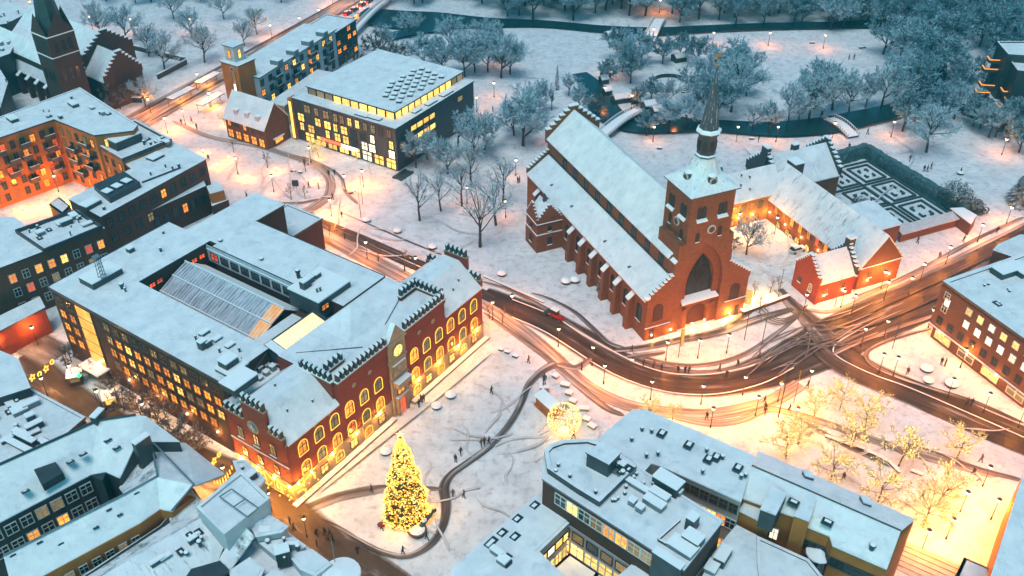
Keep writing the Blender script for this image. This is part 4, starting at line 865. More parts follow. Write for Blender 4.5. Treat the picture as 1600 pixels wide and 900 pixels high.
window(mh, 39.0, -1.6, 2.2, -math.pi / 2, .9, 1.8, 'archw', W_DIM, name='niche_window'); window(mh, 41.6, -3.6, 2.0, 0, .7, 1.2, 'b', W_DIM); window(mh, 46, -3.6, 2.4, 0, .9, 1.2, 'b', GLASS_D); window(mh, 39.0, 1.8, 2.4, -math.pi / 2, .9, 1.2, 'b', GLASS_D)
b = MB(); b.box(48.9, -2.6, 0, 50.4, 2.5, 3.6, 0); b.slab([(48.8, -2.8, 3.7), (50.45, -2.8, 3.7), (50.45, 2.6, 4.9), (48.8, 2.6, 4.9)], .2, 1); b.build('porch', [BRICK_R, SNOWCAP], mh)
md_ = fthing('garden_annex', 'small square brick annex with plain snow roof beside the knot garden', 'house', CH)
w = MB(); w.box(61.7, 8.4, 0, 71.8, 18.5, 5.0); w.build('wall', BRICK_C, md_); b = MB(); b.slab([(61.7, 8.1, 5.1), (72.1, 8.1, 5.1), (72.1, 18.8, 5.9), (61.7, 18.8, 5.9)], .25); b.build('roof', SNOW, md_)
vent(md_, 71.6, 18.4, 5.7, .4, 1.2)
# knot garden: clipped box hedges in a rectangular pattern
HEDG = mat('hedge_leaves', (.035, .075, .07), (.10, .15, .15), scale=3, bump=.8); 
kg = fthing('knot_garden_hedge', 'low clipped hedges in a rectangular maze pattern, dusted with snow', 'hedge', CH)
b = MB()
def hl(x0, y0, x1, y1):
    t = .17; b.box(min(x0, x1) - t, min(y0, y1) - t, 0, max(x0, x1) + t, max(y0, y1) + t, .5 + .002 * (len(b.f) % 7), 0)
for cx0, cy0, cx1, cy1 in ((74, 12.5, 81, 20.5), (83.5, 12.5, 90.5, 20.5), (75, 23, 82, 31), (84.3, 23, 91, 31), (76.5, 33.3, 82.3, 40.5), (84.3, 33.3, 90.6, 40.5)):
    for ins in (0, 1.9):
        x0, y0, x1, y1 = cx0 + ins, cy0 + ins, cx1 - ins, cy1 - ins; g = .9 if ins == 1.9 else -.01; mx_, my_ = (x0 + x1) / 2, (y0 + y1) / 2
        for yy in (y0, y1): hl(x0, yy, mx_ - g, yy); hl(mx_ + g, yy, x1, yy)
        for xx in (x0, x1): hl(xx, y0, xx, my_ - g); hl(xx, my_ + g, xx, y1)
for yy in (10.9, 22, 32.2, 42): hl(73.5, yy, 92, yy)
for xx in (82.3, 92.3): hl(xx, 10.9, xx, 42)
b.build('clipped_rows', snowmat('hedge_snow', c1=(.045, .10, .11), c2=(.03, .07, .08), dirt=(.4, .46, .5), slo=.62, shi=.75, dscale=2.5), kg)
hh = fthing('tall_hedge', 'tall clipped evergreen hedge bent round the knot garden', 'hedge', CH)
rr = random.Random(9); b = MB()
def hedge_run(p, q, wd_=2.4, h=3.5, n=40):
    p, q = Vector(p), Vector(q); d = q - p; a = math.atan2(d.y, d.x); nn = max(4, int(d.length / .9)); up = []
    for k in range(nn + 1):
        c = p + d * k / nn; nx = Vector((-d.y, d.x)).normalized(); prof = [(-wd_ / 2, 0), (-wd_ / 2 - .05, h * .6), (-wd_ / 2 + .3, h), (0, h + .15), (wd_ / 2 - .3, h), (wd_ / 2 + .05, h * .6), (wd_ / 2, 0)]
        up.append([(c.x + nx.x * (x + rr.uniform(-.22, .22)), c.y + nx.y * (x + rr.uniform(-.22, .22)), z + (rr.uniform(-.2, .2) if z else 0)) for x, z in prof])
    for a_, c_ in zip(up, up[1:]):
        for k in range(6): b.poly([a_[k], c_[k], c_[k + 1], a_[k + 1]], 0)
    for e in (up[0], up[-1][::-1]): b.poly(e, 0)
hedge_run((94.6, 10.5), (93.6, 44.5)); hedge_run((93.8, 45), (78.5, 44.2))
b.build('foliage', snowmat('frosted_hedge', c1=(.05, .13, .14), c2=(.03, .08, .095), dirt=(.32, .42, .46), slo=.52, shi=.8, dscale=1.4, bump=1), hh)
gw_ = fthing('garden_wall', 'brick garden wall with broad snow covered coping beside the road', 'wall', CH)
b = MB(); b.box(72.5, 8.0, 0, 93.4, 8.5, 2.4, 0); b.slab([(72.4, 7.6, 2.4), (93.6, 7.6, 2.4), (93.6, 10.4, 2.9), (72.4, 10.4, 2.9)], .2, 1); b.build('wall', [BRICK_C, snowmat('thin_wall_snow', c1=(.6, .61, .64), c2=(.42, .42, .45), scale=1.2)], gw_)
kk = fthing('garden_pavilion', 'low pavilion with curved snow roof at the end of the garden wall', 'pavilion', CH)
b = MB(); q = [CH.l(x, y, 3) for x, y in ((1484, 326), (1505, 325), (1526, 337), (1517, 351))]; b.prism(q, 0, 3.0, 0, 1); b.prism([(c[0], c[1]) for c in q], 3.0, 3.2, 1); b.build('hut', [BRICK_C, SNOWCAP], kk)
# ================================================================ OTHER BUILDINGS (surveyed roof corners: photo x, y at roof height)
def hd(fr0, a, b_, z):
    p, q = P(*a, z), P(*b_, z); return math.degrees(math.atan2(q.y - p.y, q.x - p.x))
def bld(name, label, cat, p0, p1, z, group=None):
    fr = Fr(p0[0], p0[1], hd(None, p0, p1, z), z); t = thing(name, label, cat, (fr.o.x, fr.o.y, 0), fr.h, group); t.name = name; return t, fr
def pl(fr, pts, z=None): return [fr.l(p[0], p[1], p[2] if len(p) > 2 else z) for p in pts]
def area(q): return sum(q[k][0] * q[(k + 1) % len(q)][1] - q[(k + 1) % len(q)][0] * q[k][1] for k in range(len(q)))
def block(t, fr, pts, z, wm, z0=0, parapet=.4, pm=METAL_D, **k):
    q = pl(fr, pts, z); walls(t, q, z0, z, wm); flatroof(t, q, z, parapet, pm=pm, **k); return q
def pitch(t, fr, faces, m=SNOW, th=.25, name='roof'):
    for f in faces:
        b = MB(); b.slab([(*fr.l(x, y, z), z) for x, y, z in f], th); b.build(name, m, t)
def wins(t, q, i, n, z, w, h, kind, panes, m0=.6, **k):
    a = area(q); p, r = q[i % len(q)], q[(i + 1) % len(q)]
    edgewin(t, p, r, n, z, w, h, kind, panes, m0, 1 if a > 0 else -1, **k)
DARKP = [(5, GLASS_D), (1, W_DIM)]; MIX = [(3, GLASS_D), (2, W_OR), (1, W_DIM)]; LIT = [(4, W_OR), (2, W_YE), (1, W_DIM)]
RB_ = random.Random(21)
def clutter(t, fr, z, pts, n, seed, big=.6):
    """vents, boxes and pipes strewn over a roof area given by photo corners"""
    r = random.Random(seed); c = [fr.l(x, y, z) for x, y in pts]
    for k in range(n):
        a, b_ = r.random(), r.random(); p = [(1 - b_) * ((1 - a) * c[0][i] + a * c[1][i]) + b_ * ((1 - a) * c[3][i] + a * c[2][i]) for i in (0, 1)]
        j = r.random()
        if j < .4: vent(t, p[0], p[1], z, r.choice([.2, .3, .4]), r.choice([.5, .8, 1.1]))
        elif j < .85: roofbox(t, p[0], p[1], z, r.uniform(.7, 2.2) * big * 1.6, r.uniform(.6, 1.5) * big * 1.6, r.uniform(.4, 1.2), m=r.choice([METAL_D, METAL_G]))
        else: skylight(t, p[0], p[1], z, 1.0, 1.3)
# --- apartment court, upper left
t, fr = bld('apartment_block', 'ochre apartment block with snowy flat roof and balconies round an orange lit court', 'apartment building', (125, 139), (215, 197), 17)
q = block(t, fr, [(-60, 207), (125, 139), (215, 197), (208, 206), (148, 213), (85, 188), (-60, 237)], 17, PLASTER_O)
clutter(t, fr, 17.3, [(40, 180), (125, 150), (185, 185), (120, 190)], 9, 4)
for x, y, w_, d_ in ((115, 165, 3.2, 1.6), (20, 188, 3.4, 1.8)): c = fr.l(x, y, 17.3); roofbox(t, c[0], c[1], 17.3, w_, d_, .8)
BALC = mat('balcony_dark', (.09, .08, .07), (.06, .05, .045))
def balcony(t, p, r, out, s, z, w_=2.4, d_=1.4, snow=True):
    p, r = Vector(p), Vector(r); d = (r - p).normalized(); c = p + d * s; a = math.atan2(d.y, d.x) + (math.pi if out < 0 else 0)
    key = ('balc', w_, d_)
    if key not in _wc:
        b = MB(); b.box(-w_ / 2, -d_, -.15, w_ / 2, 0, 0, 0); b.box(-w_ / 2, -d_, 0, w_ / 2, -d_ + .08, 1.0, 0); b.box(-w_ / 2, -d_ + .08, 0, -w_ / 2 + .08, 0, 1.0, 0); b.box(w_ / 2 - .08, -d_ + .08, 0, w_ / 2, 0, 1.0, 0); b.box(-w_ / 2, -d_ - .02, 1.0, w_ / 2, -d_ + .12, 1.08, 1); b.box(-w_ / 2 + .1, -d_ + .1, 0, w_ / 2 - .1, -.1, .08, 1); _wc[key] = b.mesh('balcony', [BALC, SNOWCAP])
    inst('balcony', _wc[key], t, (c.x, c.y, z), a)
for z in (1.2, 4.3, 7.4, 10.5, 13.6):
    wins(t, q, 5, 9, z, 1.1, 1.9, 'b', [(5, GLASS_D), (2, W_OR), (1, W_RED)], sill=False); wins(t, q, 4, 5, z, 1.1, 1.9, 'b', MIX, sill=False)
ow_ = 1 if area(q) > 0 else -1
for k, (s, z) in enumerate(((2.5, 13.4), (8.5, 13.4), (3, 10.3), (9, 10.3), (2.5, 7.2), (8.2, 7.2), (12, 10.3), (14.5, 13.4), (3.2, 4.1), (9, 4.1), (13, 7.2))):
    balcony(t, q[5], q[6], ow_, s, z)
for s, z in ((4, 13.4), (4, 10.3), (4, 7.2), (9, 4.1), (10, 7.2), (10, 10.3)): balcony(t, q[4], q[5], ow_, s, z, 3.0)
wins(t, q, 3, 2, 14.0, 1.0, 1.9, 'plain', W_YE and [W_YE], sill=False)
t, fr = bld('apartment_block', 'dark roofed penthouse block with raised rim and plant beside the orange court', 'apartment building', (146, 226), (192, 253), 13.5)
q = block(t, fr, [(146, 226), (192, 253), (268, 222), (212, 192)], 13.5, PLASTER_O, parapet=1.0, pm=METAL_D, edge=.5)
c = fr.l(197, 226, 13.6); roofbox(t, c[0], c[1], 13.6, 4, 7, 2.4, name='penthouse', a=.05); clutter(t, fr, 13.8, [(205, 215), (255, 215), (262, 224), (215, 238)], 10, 6)
for z in (1.5, 4.6, 7.7, 10.6): wins(t, q, 0, 4, z, 1.1, 1.7, 'b', MIX, sill=False)
t, fr = bld('apartment_block', 'long apartment block with sunken dark plant pit on its roof and plaster top floor', 'apartment building', (158, 340), (322, 250), 12.5)
q = block(t, fr, [(158, 340), (322, 250), (268, 222), (192, 254), (207, 265), (108, 312)], 12.5, BRICK_B, parapet=.3)
b = MB(); c = [fr.l(x, y, 12.8) for x, y in ((148, 297), (173, 318), (221, 293), (196, 276))]; b.prism(c, 12.6, 14.2, 0); wb = b.build('plant_pit', METAL_D, t)
for k in range(3):
    c_ = fr.l(168 + 15 * k, 300 - 8 * k, 14.2); roofbox(wb, c_[0], c_[1], 14.2, 1.6, 2.0, .3, name='plant_unit')
roofitems(t, 12.75, at(fr, 12.75, ('b', 243, 247, 3.4, 2.6, .6), ('b', 142, 322, 4.0, 2.6, 1.0), ('v', 280, 262, .4, 1.0), ('v', 236, 274), ('v', 163, 328, .4, .8), ('v', 270, 265), ('v', 259, 262)))
b = MB(); b.tube((*fr.l(222, 285, 13), 13), (*fr.l(282, 262, 13), 13), .2, n=5); b.build('roof_pipe', METAL_D, t)
wins(t, q, 0, 10, 9.2, 1.3, 2.0, 'd', [GLASS_D, GLASS_D, GLASS_D, GLASS_D, GLASS_D, W_OR, GLASS_D, GLASS_D, GLASS_D, GLASS_D], sill=False); wins(t, q, 0, 9, 5.4, 1.4, 2.0, 'd', [(6, GLASS_D), (1, W_DIM)], sill=False)
wins(t, q, 1, 2, 8.8, 1.4, 1.8, 'd', [W_DIM], sill=False)
bl_ = MB(); c = pl(fr, [(217, 338), (322, 290), (318, 281), (212, 329)], 7.8); bl_.prism(c, 0, 7.8, 0, 1); rq = bl_.build('lower_storey', [BRICK_D, SNOW], t)
wins(t, c, 0, 7, 3.6, 1.2, 2.2, 'd', [GLASS_D, GLASS_D, GLASS_D, GLASS_D, W_OR, GLASS_D, GLASS_D], sill=False)
bl_ = MB(); c = pl(fr, [(324, 293), (331, 322), (357, 312), (348, 297)], 4.5); bl_.prism(c, 0, 4.5, 0, 1); c = pl(fr, [(322, 291), (328, 303), (350, 297), (342, 284)], 7.2); bl_.prism(c, 4.5, 7.2, 2, 1); bl_.build('terrace', [BRICK_D, SNOW, PLASTER_O], t)
t, fr = bld('apartment_block', 'brown brick block with roof plant deck and a few red and orange windows', 'apartment building', (0, 420), (163, 358), 13)
q = block(t, fr, [(-70, 447), (0, 420), (163, 358), (120, 330), (48, 362), (22, 340), (-70, 346)], 13, BRICK_B, parapet=.3)
b = MB(); c = pl(fr, [(26, 364), (70, 394), (160, 357), (118, 332)], 13.3)
for k in range(4): 
    p_, r_ = Vector(c[k]), Vector(c[(k + 1) % 4]); b.rbox((p_ + r_) / 2, (r_ - p_).length, .35, 13.1, 14.1, math.atan2((r_ - p_).y, (r_ - p_).x), 0)
b.build('deck_rim', METAL_D, t); clutter(t, fr, 13.3, [(38, 363), (75, 386), (150, 356), (118, 338)], 18, 8, .9)
for a_, (n_, z) in enumerate(((8, 9.0), (8, 5.6), (8, 2.0))): wins(t, q, 1, n_, z, 1.2, 1.8, 'w', [[W_OR, GLASS_D, W_OR, W_OR, W_YE, GLASS_D, W_RED, W_OR], [GLASS_D, W_RED, GLASS_D, W_DIM, GLASS_D, GLASS_D, W_DIM, GLASS_D], [GLASS_D, W_DIM, GLASS_D, GLASS_D, W_OR, W_OR, GLASS_D, GLASS_D]][a_], sill=False)
t, fr = bld('garden_shed', 'low snow roofed shed in the orange lit court', 'shed', (78, 317), (92, 309), 3)
block(t, fr, [(77, 320), (92, 309), (110, 323), (98, 335)], 3, PLASTER_O, parapet=.1)
t, fr = bld('loggia', 'low red walled building with snowy edge in the lit yard', 'building', (12, 512), (70, 482), 6)
block(t, fr, [(-40, 540), (12, 512), (70, 482), (62, 466), (-40, 515)], 6, mat('red_plaster', (.30, .05, .02), (.22, .035, .015)), parapet=.3)
# --- bottom left roofs
t, fr = bld('city_house', 'grey flat roofed house at the left edge of the picture', 'house', (0, 622), (47, 607), 13)
block(t, fr, [(-60, 640), (0, 622), (47, 607), (28, 562), (0, 550), (-60, 552)], 13, SLATE, parapet=.25)
t, fr = bld('city_house', 'flat roofed house crowded with snowy ventilation ducts', 'house', (0, 735), (90, 692), 11)
q = block(t, fr, [(-60, 762), (90, 692), (133, 655), (47, 609), (-60, 645)], 11, SLATE, parapet=.5)
rr = random.Random(12)
for k in range(9):
    x0, y0 = rr.uniform(-10, 70), rr.uniform(640, 700); d = rr.choice([(34, 17), (30, 15), (-26, 13), (24, 12), (40, 21)])
    a_, c_ = fr.l(x0, y0, 11.6), fr.l(x0 + d[0], y0 + d[1], 11.6); b = MB(); L = math.hypot(c_[0] - a_[0], c_[1] - a_[1]); an = math.atan2(c_[1] - a_[1], c_[0] - a_[0]); h = rr.uniform(.7, 1.5)
    b.rbox((0, 0), L, rr.uniform(.6, 1.3), 0, h, an, 0); b.rbox((0, 0), L + .1, rr.uniform(.7, 1.3), h, h + .15, an, 1); b.build('ventilation_duct', [METAL_D, SNOWCAP], t, loc=((a_[0] + c_[0]) / 2, (a_[1] + c_[1]) / 2, 11.2))
clutter(t, fr, 11.3, [(0, 640), (40, 620), (110, 660), (20, 710)], 9, 3, .8)
t, fr = bld('city_house', 'dark walled town house with white cross barred windows and roof terrace cut into the snow', 'house', (-40, 838), (143, 742), 13)
q = pl(fr, [(-80, 860, 13), (143, 743, 13), (160, 751, 13), (165, 739, 13), (187, 749, 13), (230, 692, 13), (280, 692, 13), (226, 651, 16.5), (152, 659, 16.5), (-80, 765, 16.5)]); walls(t, q, 0, 12.95, SLATE)
pitch(t, fr, [[(-80, 762, 17), (152, 657, 17), (143, 741, 13.1), (-80, 858, 13.1)], [(152, 657, 17), (187, 747, 13.1), (165, 737, 13.1), (143, 741, 13.1)], [(152, 657, 17), (214, 690, 15.2), (187, 747, 13.1)], [(152, 657, 17), (212, 648, 17), (214, 690, 15.2)], [(212, 648, 17), (228, 650, 16.6), (281, 690, 13.1), (214, 690, 15.2)]])
for a_, c_, za, zc in (((187, 748), (214, 691), 13.0, 15.1), ((214, 691), (281, 691), 15.1, 13.0)):
    b = MB(); A_, C_ = fr.l(*a_, za), fr.l(*c_, zc); b.poly([(*A_, 0), (*C_, 0), (*C_, zc), (*A_, za)]); b.build('gable_wall', SLATE, t)
b = MB(); a_, c_ = fr.l(-80, 761, 17.1), fr.l(152, 657, 17.1); b.tube((*a_, 17.1), (*c_, 17.1), .22, n=5); c2 = fr.l(212, 648, 17.1); b.tube((*c_, 17.1), (*c2, 17.1), .2, n=5); b.build('ridge_cap', METAL_D, t)
b = MB(); c = [fr.l(x, y, 15) for x, y in ((55, 739), (68, 763), (101, 744), (89, 727))]; b.prism(c, 14.4, 15.75, 0); b.build('roof_terrace', METAL_D, t)
wins(t, q, 0, 9, 10.2, 1.5, 1.8, 'w', [(6, GLASS_D), (1, W_DIM)], sill=False); wins(t, q, 0, 9, 6.8, 1.5, 1.8, 'w', [(5, GLASS_D), (1, W_OR)], sill=False)
c = fr.l(221, 690, 17); b = MB(); b.rbox(c, 2.6, 1.0, 12, 17.6, .2, 0); b.rbox(c, 2.7, 1.1, 17.6, 17.8, .2, 1); b.build('chimney', [SLATE, SNOWCAP], t)
c = fr.l(153, 650, 17.6); b = MB(); b.rbox(c, 2.2, 1.0, 15, 18.2, .5, 0); b.rbox(c, 2.3, 1.1, 18.2, 18.4, .5, 1); b.build('chimney', [SLATE, SNOWCAP], t)
for x, y, z in ((40, 768, 15.1), (168, 688, 15.6), (110, 722, 15.6), (182, 700, 15.2), (130, 710, 15.9)): c = fr.l(x, y, z); skylight(t, c[0], c[1], z - .1, 1.1, 1.3, tilt=-.5)
t, fr = bld('city_house', 'long house with ochre rear wall and small dark attic lights in its snow roof', 'house', (65, 900), (218, 818), 11)
q = pl(fr, [(22, 925, 11), (218, 819, 11), (250, 796, 11), (268, 799, 11), (300, 758, 13.5), (246, 744, 13.5), (192, 776, 13.5), (5, 869, 13.5)]); walls(t, q, 0, 10.9, PLASTER_O)
pitch(t, fr, [[(5, 868, 14), (195, 772, 14), (219, 817, 11), (20, 925, 11)], [(195, 772, 14), (246, 746, 14), (250, 795, 11), (219, 817, 11)], [(246, 746, 14), (300, 757, 14), (269, 798, 11.4)], [(246, 746, 14), (269, 798, 11.4), (250, 795, 11)]])
pitch(t, fr, [[(246, 746, 14), (194, 773, 14), (186, 762, 11.5)], [(246, 746, 14), (186, 762, 11.5), (237, 688, 11.5)]], THINSNOW)
pitch(t, fr, [[(237, 688, 11.5), (290, 692, 10.0), (304, 759, 13.8), (246, 746, 14)], [(290, 692, 10), (352, 741, 10), (304, 759, 13.8)]])
wins(t, q, 0, 9, 7.6, 1.1, 1.5, 'w', DARKP, sill=False); wins(t, q, 0, 9, 4.2, 1.1, 1.5, 'w', DARKP, sill=False)
b = MB(); 
for a_, c_ in (((5, 868), (195, 772)), ((195, 772), (246, 744)), ((246, 744), (236, 688)), ((236, 688), (303, 757)), ((303, 757), (268, 798))): b.tube((*fr.l(*a_, 14.1), 14.1), (*fr.l(*c_, 14.1), 14.1), .16, n=5)
b.build('ridge_cap', METAL_G, t)
for x, y, z in ((95, 850, 12.4), (150, 825, 12.4), (187, 805, 12.4), (20, 868, 13.4), (62, 848, 13.4), (170, 797, 13.2), (213, 771, 13.3)): c = fr.l(x, y, z); skylight(t, c[0], c[1], z, .8, .9, tilt=-.45)
t, fr = bld('city_house', 'low house whose tiles show through thin streaky snow', 'house', (112, 905), (250, 820), 9.5)
q = pl(fr, [(100, 920), (250, 821), (268, 801), (303, 762), (352, 842), (374, 872), (352, 930), (150, 950)], 9.5); walls(t, q, 0, 9.4, SLATE)
pitch(t, fr, [[(100, 918, 9), (250, 821, 9), (300, 765, 10.5), (330, 800, 11), (150, 905, 11)]], THINSNOW); pitch(t, fr, [[(150, 905, 11), (330, 800, 11), (362, 850, 9), (330, 930, 9), (180, 945, 9)]], snowmat('thin_snow_b', dirt=(.10, .12, .13), slo=.56, shi=.72, dscale=.5, dsc=(3, .6, 1)))
clutter(t, fr, 10.6, [(200, 870), (300, 812), (335, 850), (240, 890)], 10, 17, .6)
b = MB(); c = [fr.l(x, y, 10.4) for x, y in ((292, 905), (300, 893), (345, 880), (358, 893), (345, 910))]; b.prism(c, 10.2, 11, 0); b.build('light_well', METAL_D, t)
t, fr = bld('terrace_house', 'pale rendered house with railed flat roof terrace facing the town hall corner', 'house', (352, 838), (421, 783), 13.5)
q = block(t, fr, [(310, 797), (352, 838), (421, 783), (378, 742), (352, 762)], 13.5, PLASTER_W, parapet=.7, pm=PLASTER_W)
b = MB()
for a_, c_ in (((343, 776), (387, 808)), ((362, 764), (404, 794)), ((343, 776), (362, 764)), ((365, 792), (384, 779)), ((387, 808), (404, 794))): b.tube((*fr.l(*a_, 14.5), 14.5), (*fr.l(*c_, 14.5), 14.5), .1, n=4, mi=0)
b.build('terrace_rail', METAL_G, t)
q2 = pl(fr, [(345, 764), (372, 740), (366, 724), (383, 722), (414, 752), (404, 764), (378, 742)], 12); walls(t, q2, 0, 12, METAL_G, 'stair_block'); flatroof(t, q2, 12, .5, pm=PLASTER_W, name='stair_roof'); clutter(t, fr, 12.4, [(370, 735), (385, 730), (402, 752), (390, 758)], 6, 5, .5)
t, fr = bld('corner_house', 'cluster of small snowy roofs at the street corner opposite the town hall', 'house', (340, 910), (455, 905), 8)
q = pl(fr, [(345, 920), (338, 878), (372, 838), (402, 826), (446, 830), (470, 850), (520, 885), (548, 920)], 8); walls(t, q, 0, 8, PLASTER_W); flatroof(t, q, 8, .2)
pitch(t, fr, [[(377, 817, 12), (398, 838, 12), (360, 891, 9.5), (341, 875, 9.5)]], THINSNOW)
for pp, zz in ((((390, 816), (422, 807), (449, 824), (440, 832), (401, 839)), 11), (((408, 850), (459, 841), (477, 854), (461, 866), (430, 868)), 9.8), (((452, 868), (487, 860), (517, 882), (493, 900), (470, 890)), 10), (((360, 893), (390, 873), (412, 891), (400, 915), (365, 920)), 10), (((410, 905), (430, 892), (455, 905), (440, 930)), 10)):
    c = pl(fr, pp, zz); walls(t, c, 7, zz, PLASTER_W, 'roof_block'); flatroof(t, c, zz, .15, pm=PLASTER_W, name='small_roof')
b = MB(); c = fr.l(533, 895, 9.4); b.lathe((c[0], c[1], 0), [(2.6, 0), (2.6, 9.2)], 20, 0); b.lathe((c[0], c[1], 9.2), [(2.8, 0), (2.7, .25), (.1, .8)], 20, 1); b.build('round_turret', [PLASTER_W, SNOWCAP], t)
clutter(t, fr, 10.2, [(395, 822), (430, 816), (480, 870), (440, 880)], 9, 27, .5); c = fr.l(442, 868, 10.4); b = MB(); b.rbox(c, 2.0, 1.6, 9, 11.8, .3, 0); b.rbox(c, 2.1, 1.7, 11.8, 12, .3, 1); b.build('chimney', [SLATE, SNOWCAP], t)
c0, c1 = fr.l(523, 876, 10), fr.l(523, 876, 10); b = MB(); b.tube((c0[0], c0[1], 9.8), (c0[0], c0[1], 14.5), .06, n=5); b.build('flagpole', METAL_G, t)
# --- complex at the bottom centre
t, fr = bld('office_building', 'dark brick office building with rounded roof terrace and lit court at the bottom centre', 'office building', (848, 750), (1068, 892), 15)
q = pl(fr, [(848, 750), (1068, 892), (1128, 816), (1008, 740), (990, 720), (940, 690), (900, 690), (860, 702), (849, 722)], 15); walls(t, q, 9.2, 15, BRICK_D, 'upper_wall'); flatroof(t, q, 15, .35, pm=METAL_G, inner=.3)
ql = pl(fr, [(849, 752), (1067, 893), (1128, 818), (1010, 742)], 15); walls(t, ql, 0, 9.2, PLASTER_P, 'lower_wall')
rim = pl(fr, [(856, 738), (852, 712), (860, 703), (880, 696), (918, 694), (945, 702), (992, 735), (936, 790), (900, 768)], 15.6)
walls(t, rim, 15.2, 15.9, METAL_D, 'terrace_rim'); flatroof(t, rim, 15.9, .7, pm=METAL_D, name='terrace_roof', edge=.5)
c = pl(fr, [(917, 707), (942, 691), (969, 707), (951, 725)], 19); walls(t, c, 15.8, 18.8, METAL_D, 'stair_tower'); flatroof(t, c, 18.8, .25, name='stair_tower_roof')
c = pl(fr, [(950, 733), (975, 748), (994, 734), (968, 720)], 16.5); walls(t, c, 15.8, 16.5, METAL_G, 'plant_pit'); clutter(t, fr, 16.5, [(955, 732), (972, 742), (985, 733), (968, 724)], 8, 33, .5)
wins(t, q, 0, 9, 12.0, 1.9, 2.1, 'w', [GLASS_D, W_YE, GLASS_D, W_DIM, W_OR, W_OR, W_DIM, W_DIM, W_OR], m0=1.6, sill=False)
wins(t, ql, 0, 9, 6.8, 1.9, 1.7, 'plain', [(3, GLASS_D), (2, W_DIM), (1, W_RED)], m0=.6, sill=False); wins(t, ql, 0, 9, 3.6, 2.3, 2.3, 'w', [(3, W_YE), (1, W_WH)], sill=False); wins(t, ql, 0, 9, .6, 2.3, 2.3, 'w', [(3, W_YE), (1, W_OR)], sill=False)
c = fr.l(1043, 884, 14); b = MB(); b.rbox(c, 4.5, 1.2, 10, 15.6, 0, 0); b.rbox(c, 4.6, 1.3, 15.6, 15.8, 0, 1); b.build('bay', [METAL_D, SNOWCAP], t)
for x, y, sx, sy, h in ((1043, 762, 4.2, 2.2, 1.8), (1030, 778, 3.0, 1.3, 1.0), (1022, 790, 3.2, 1.4, 1.0), (1000, 765, 4.5, .9, .7), (1080, 825, 1.3, 1.6, 2.4), (1082, 848, 2.6, 2.0, 1.4), (1066, 858, 3.8, 2.2, .8), (988, 788, 1.0, 1.0, 1.0), (1000, 798, 1.1, 1.0, 1.0), (1060, 772, .9, .9, .8)): c = fr.l(x, y, 15.3); roofbox(t, c[0], c[1], 15.3, sx, sy, h, m=METAL_D if h > 1.2 else METAL_G)
for x, y in ((957, 783), (961, 783), (965, 780), (978, 762), (976, 772), (990, 748), (1005, 757), (1020, 757), (994, 742), (868, 745), (890, 752), (930, 777), (872, 735), (1090, 820)): c = fr.l(x, y, 15.4); vent(t, c[0], c[1], 15.3 if x > 940 else 16.3, .3, .6)
b = MB()
for a_, c_ in (((1028, 845), (1062, 815)), ((1028, 845), (1050, 858))): p_, r_ = Vector(fr.l(*a_, 15.3)), Vector(fr.l(*c_, 15.3)); b.rbox((p_ + r_) / 2, (r_ - p_).length, .25, 15.25, 15.8, math.atan2((r_ - p_).y, (r_ - p_).x), 0, 1)
b.build('roof_kerb', [METAL_D, SNOWCAP], t)
t, fr = bld('office_building', 'pink plastered wing with row of warm ground windows under a broad snow roof', 'office building', (1158, 783), (1035, 728), 14.5)
q = pl(fr, [(1158, 783, 14), (1035, 728, 14), (1018, 724, 14), (1003, 741, 14), (965, 715, 14), (925, 698, 14), (988, 643, 14), (1010, 643, 14), (1178, 713, 14)]); walls(t, q, 0, 14, PLASTER_P)
pitch(t, fr, [[(1158, 784, 14), (1034, 729, 14), (1018, 724, 14), (1002, 742, 14), (963, 716, 14.4), (920, 697, 14.6), (988, 640, 14.6), (1010, 640, 14.6), (1180, 712, 14.6)]])
wins(t, q, 0, 8, 11.0, 1.2, 1.8, 'b', [GLASS_D], sill=False); wins(t, q, 0, 8, 7.5, 1.4, 2.0, 'w', [GLASS_D, W_OR, W_YE, W_YE, W_YE, W_YE, W_YE, W_YE], sill=False); wins(t, q, 0, 8, 2.2, 1.4, 2.2, 'w', LIT, sill=False)
for x, y in ((1034, 677), (1076, 695), (1119, 714), (1153, 731), (1107, 717)): c = fr.l(x, y, 14.8); skylight(t, c[0], c[1], 14.65, 1.3, 1.6)
for x, y in ((1003, 671), (1018, 674), (987, 687), (1010, 712), (1028, 709), (1104, 704), (1129, 715), (1165, 743), (1098, 737), (1158, 745)): c = fr.l(x, y, 14.8); vent(t, c[0], c[1], 14.6, .35, .7)
t, fr = bld('office_building', 'lower wing with plain snow roof round the yellow lit court', 'office building', (835, 776), (893, 813), 9.5)
q = pl(fr, [(706, 890), (836, 777), (849, 776), (893, 813), (841, 863), (900, 920), (700, 930)], 9.5); walls(t, q, 0, 9.5, PLASTER_P); flatroof(t, q, 9.5, .15, pm=METAL_D)
wins(t, q, 3, 4, 6.2, 1.6, 1.6, 'plain', [W_YE, W_YE, W_WH, W_YE], sill=False); wins(t, q, 3, 4, 2.6, 2.0, 2.2, 'w', [W_YE], sill=False)
for x, y in ((836, 789), (809, 810), (785, 832), (770, 845), (765, 850), (805, 838)): c = fr.l(x, y, 9.8); skylight(t, c[0], c[1], 9.6, 1.2, 1.5)
clutter(t, fr, 9.8, [(775, 862), (800, 868), (810, 885), (780, 880)], 6, 51, .7)
t, fr = bld('court_canopy', 'curved snow dusted canopy in the yellow lit court', 'canopy', (866, 880), (890, 862), 3.2)
q = pl(fr, [(862, 890), (890, 865), (935, 895), (915, 925)], 3.2); walls(t, q, 0, 3.0, PLASTER_O); flatroof(t, q, 3.0, .1)
t, fr = bld('office_building', 'small snow roof closing the lit court at the bottom edge', 'office building', (950, 905), (990, 880), 9.5)
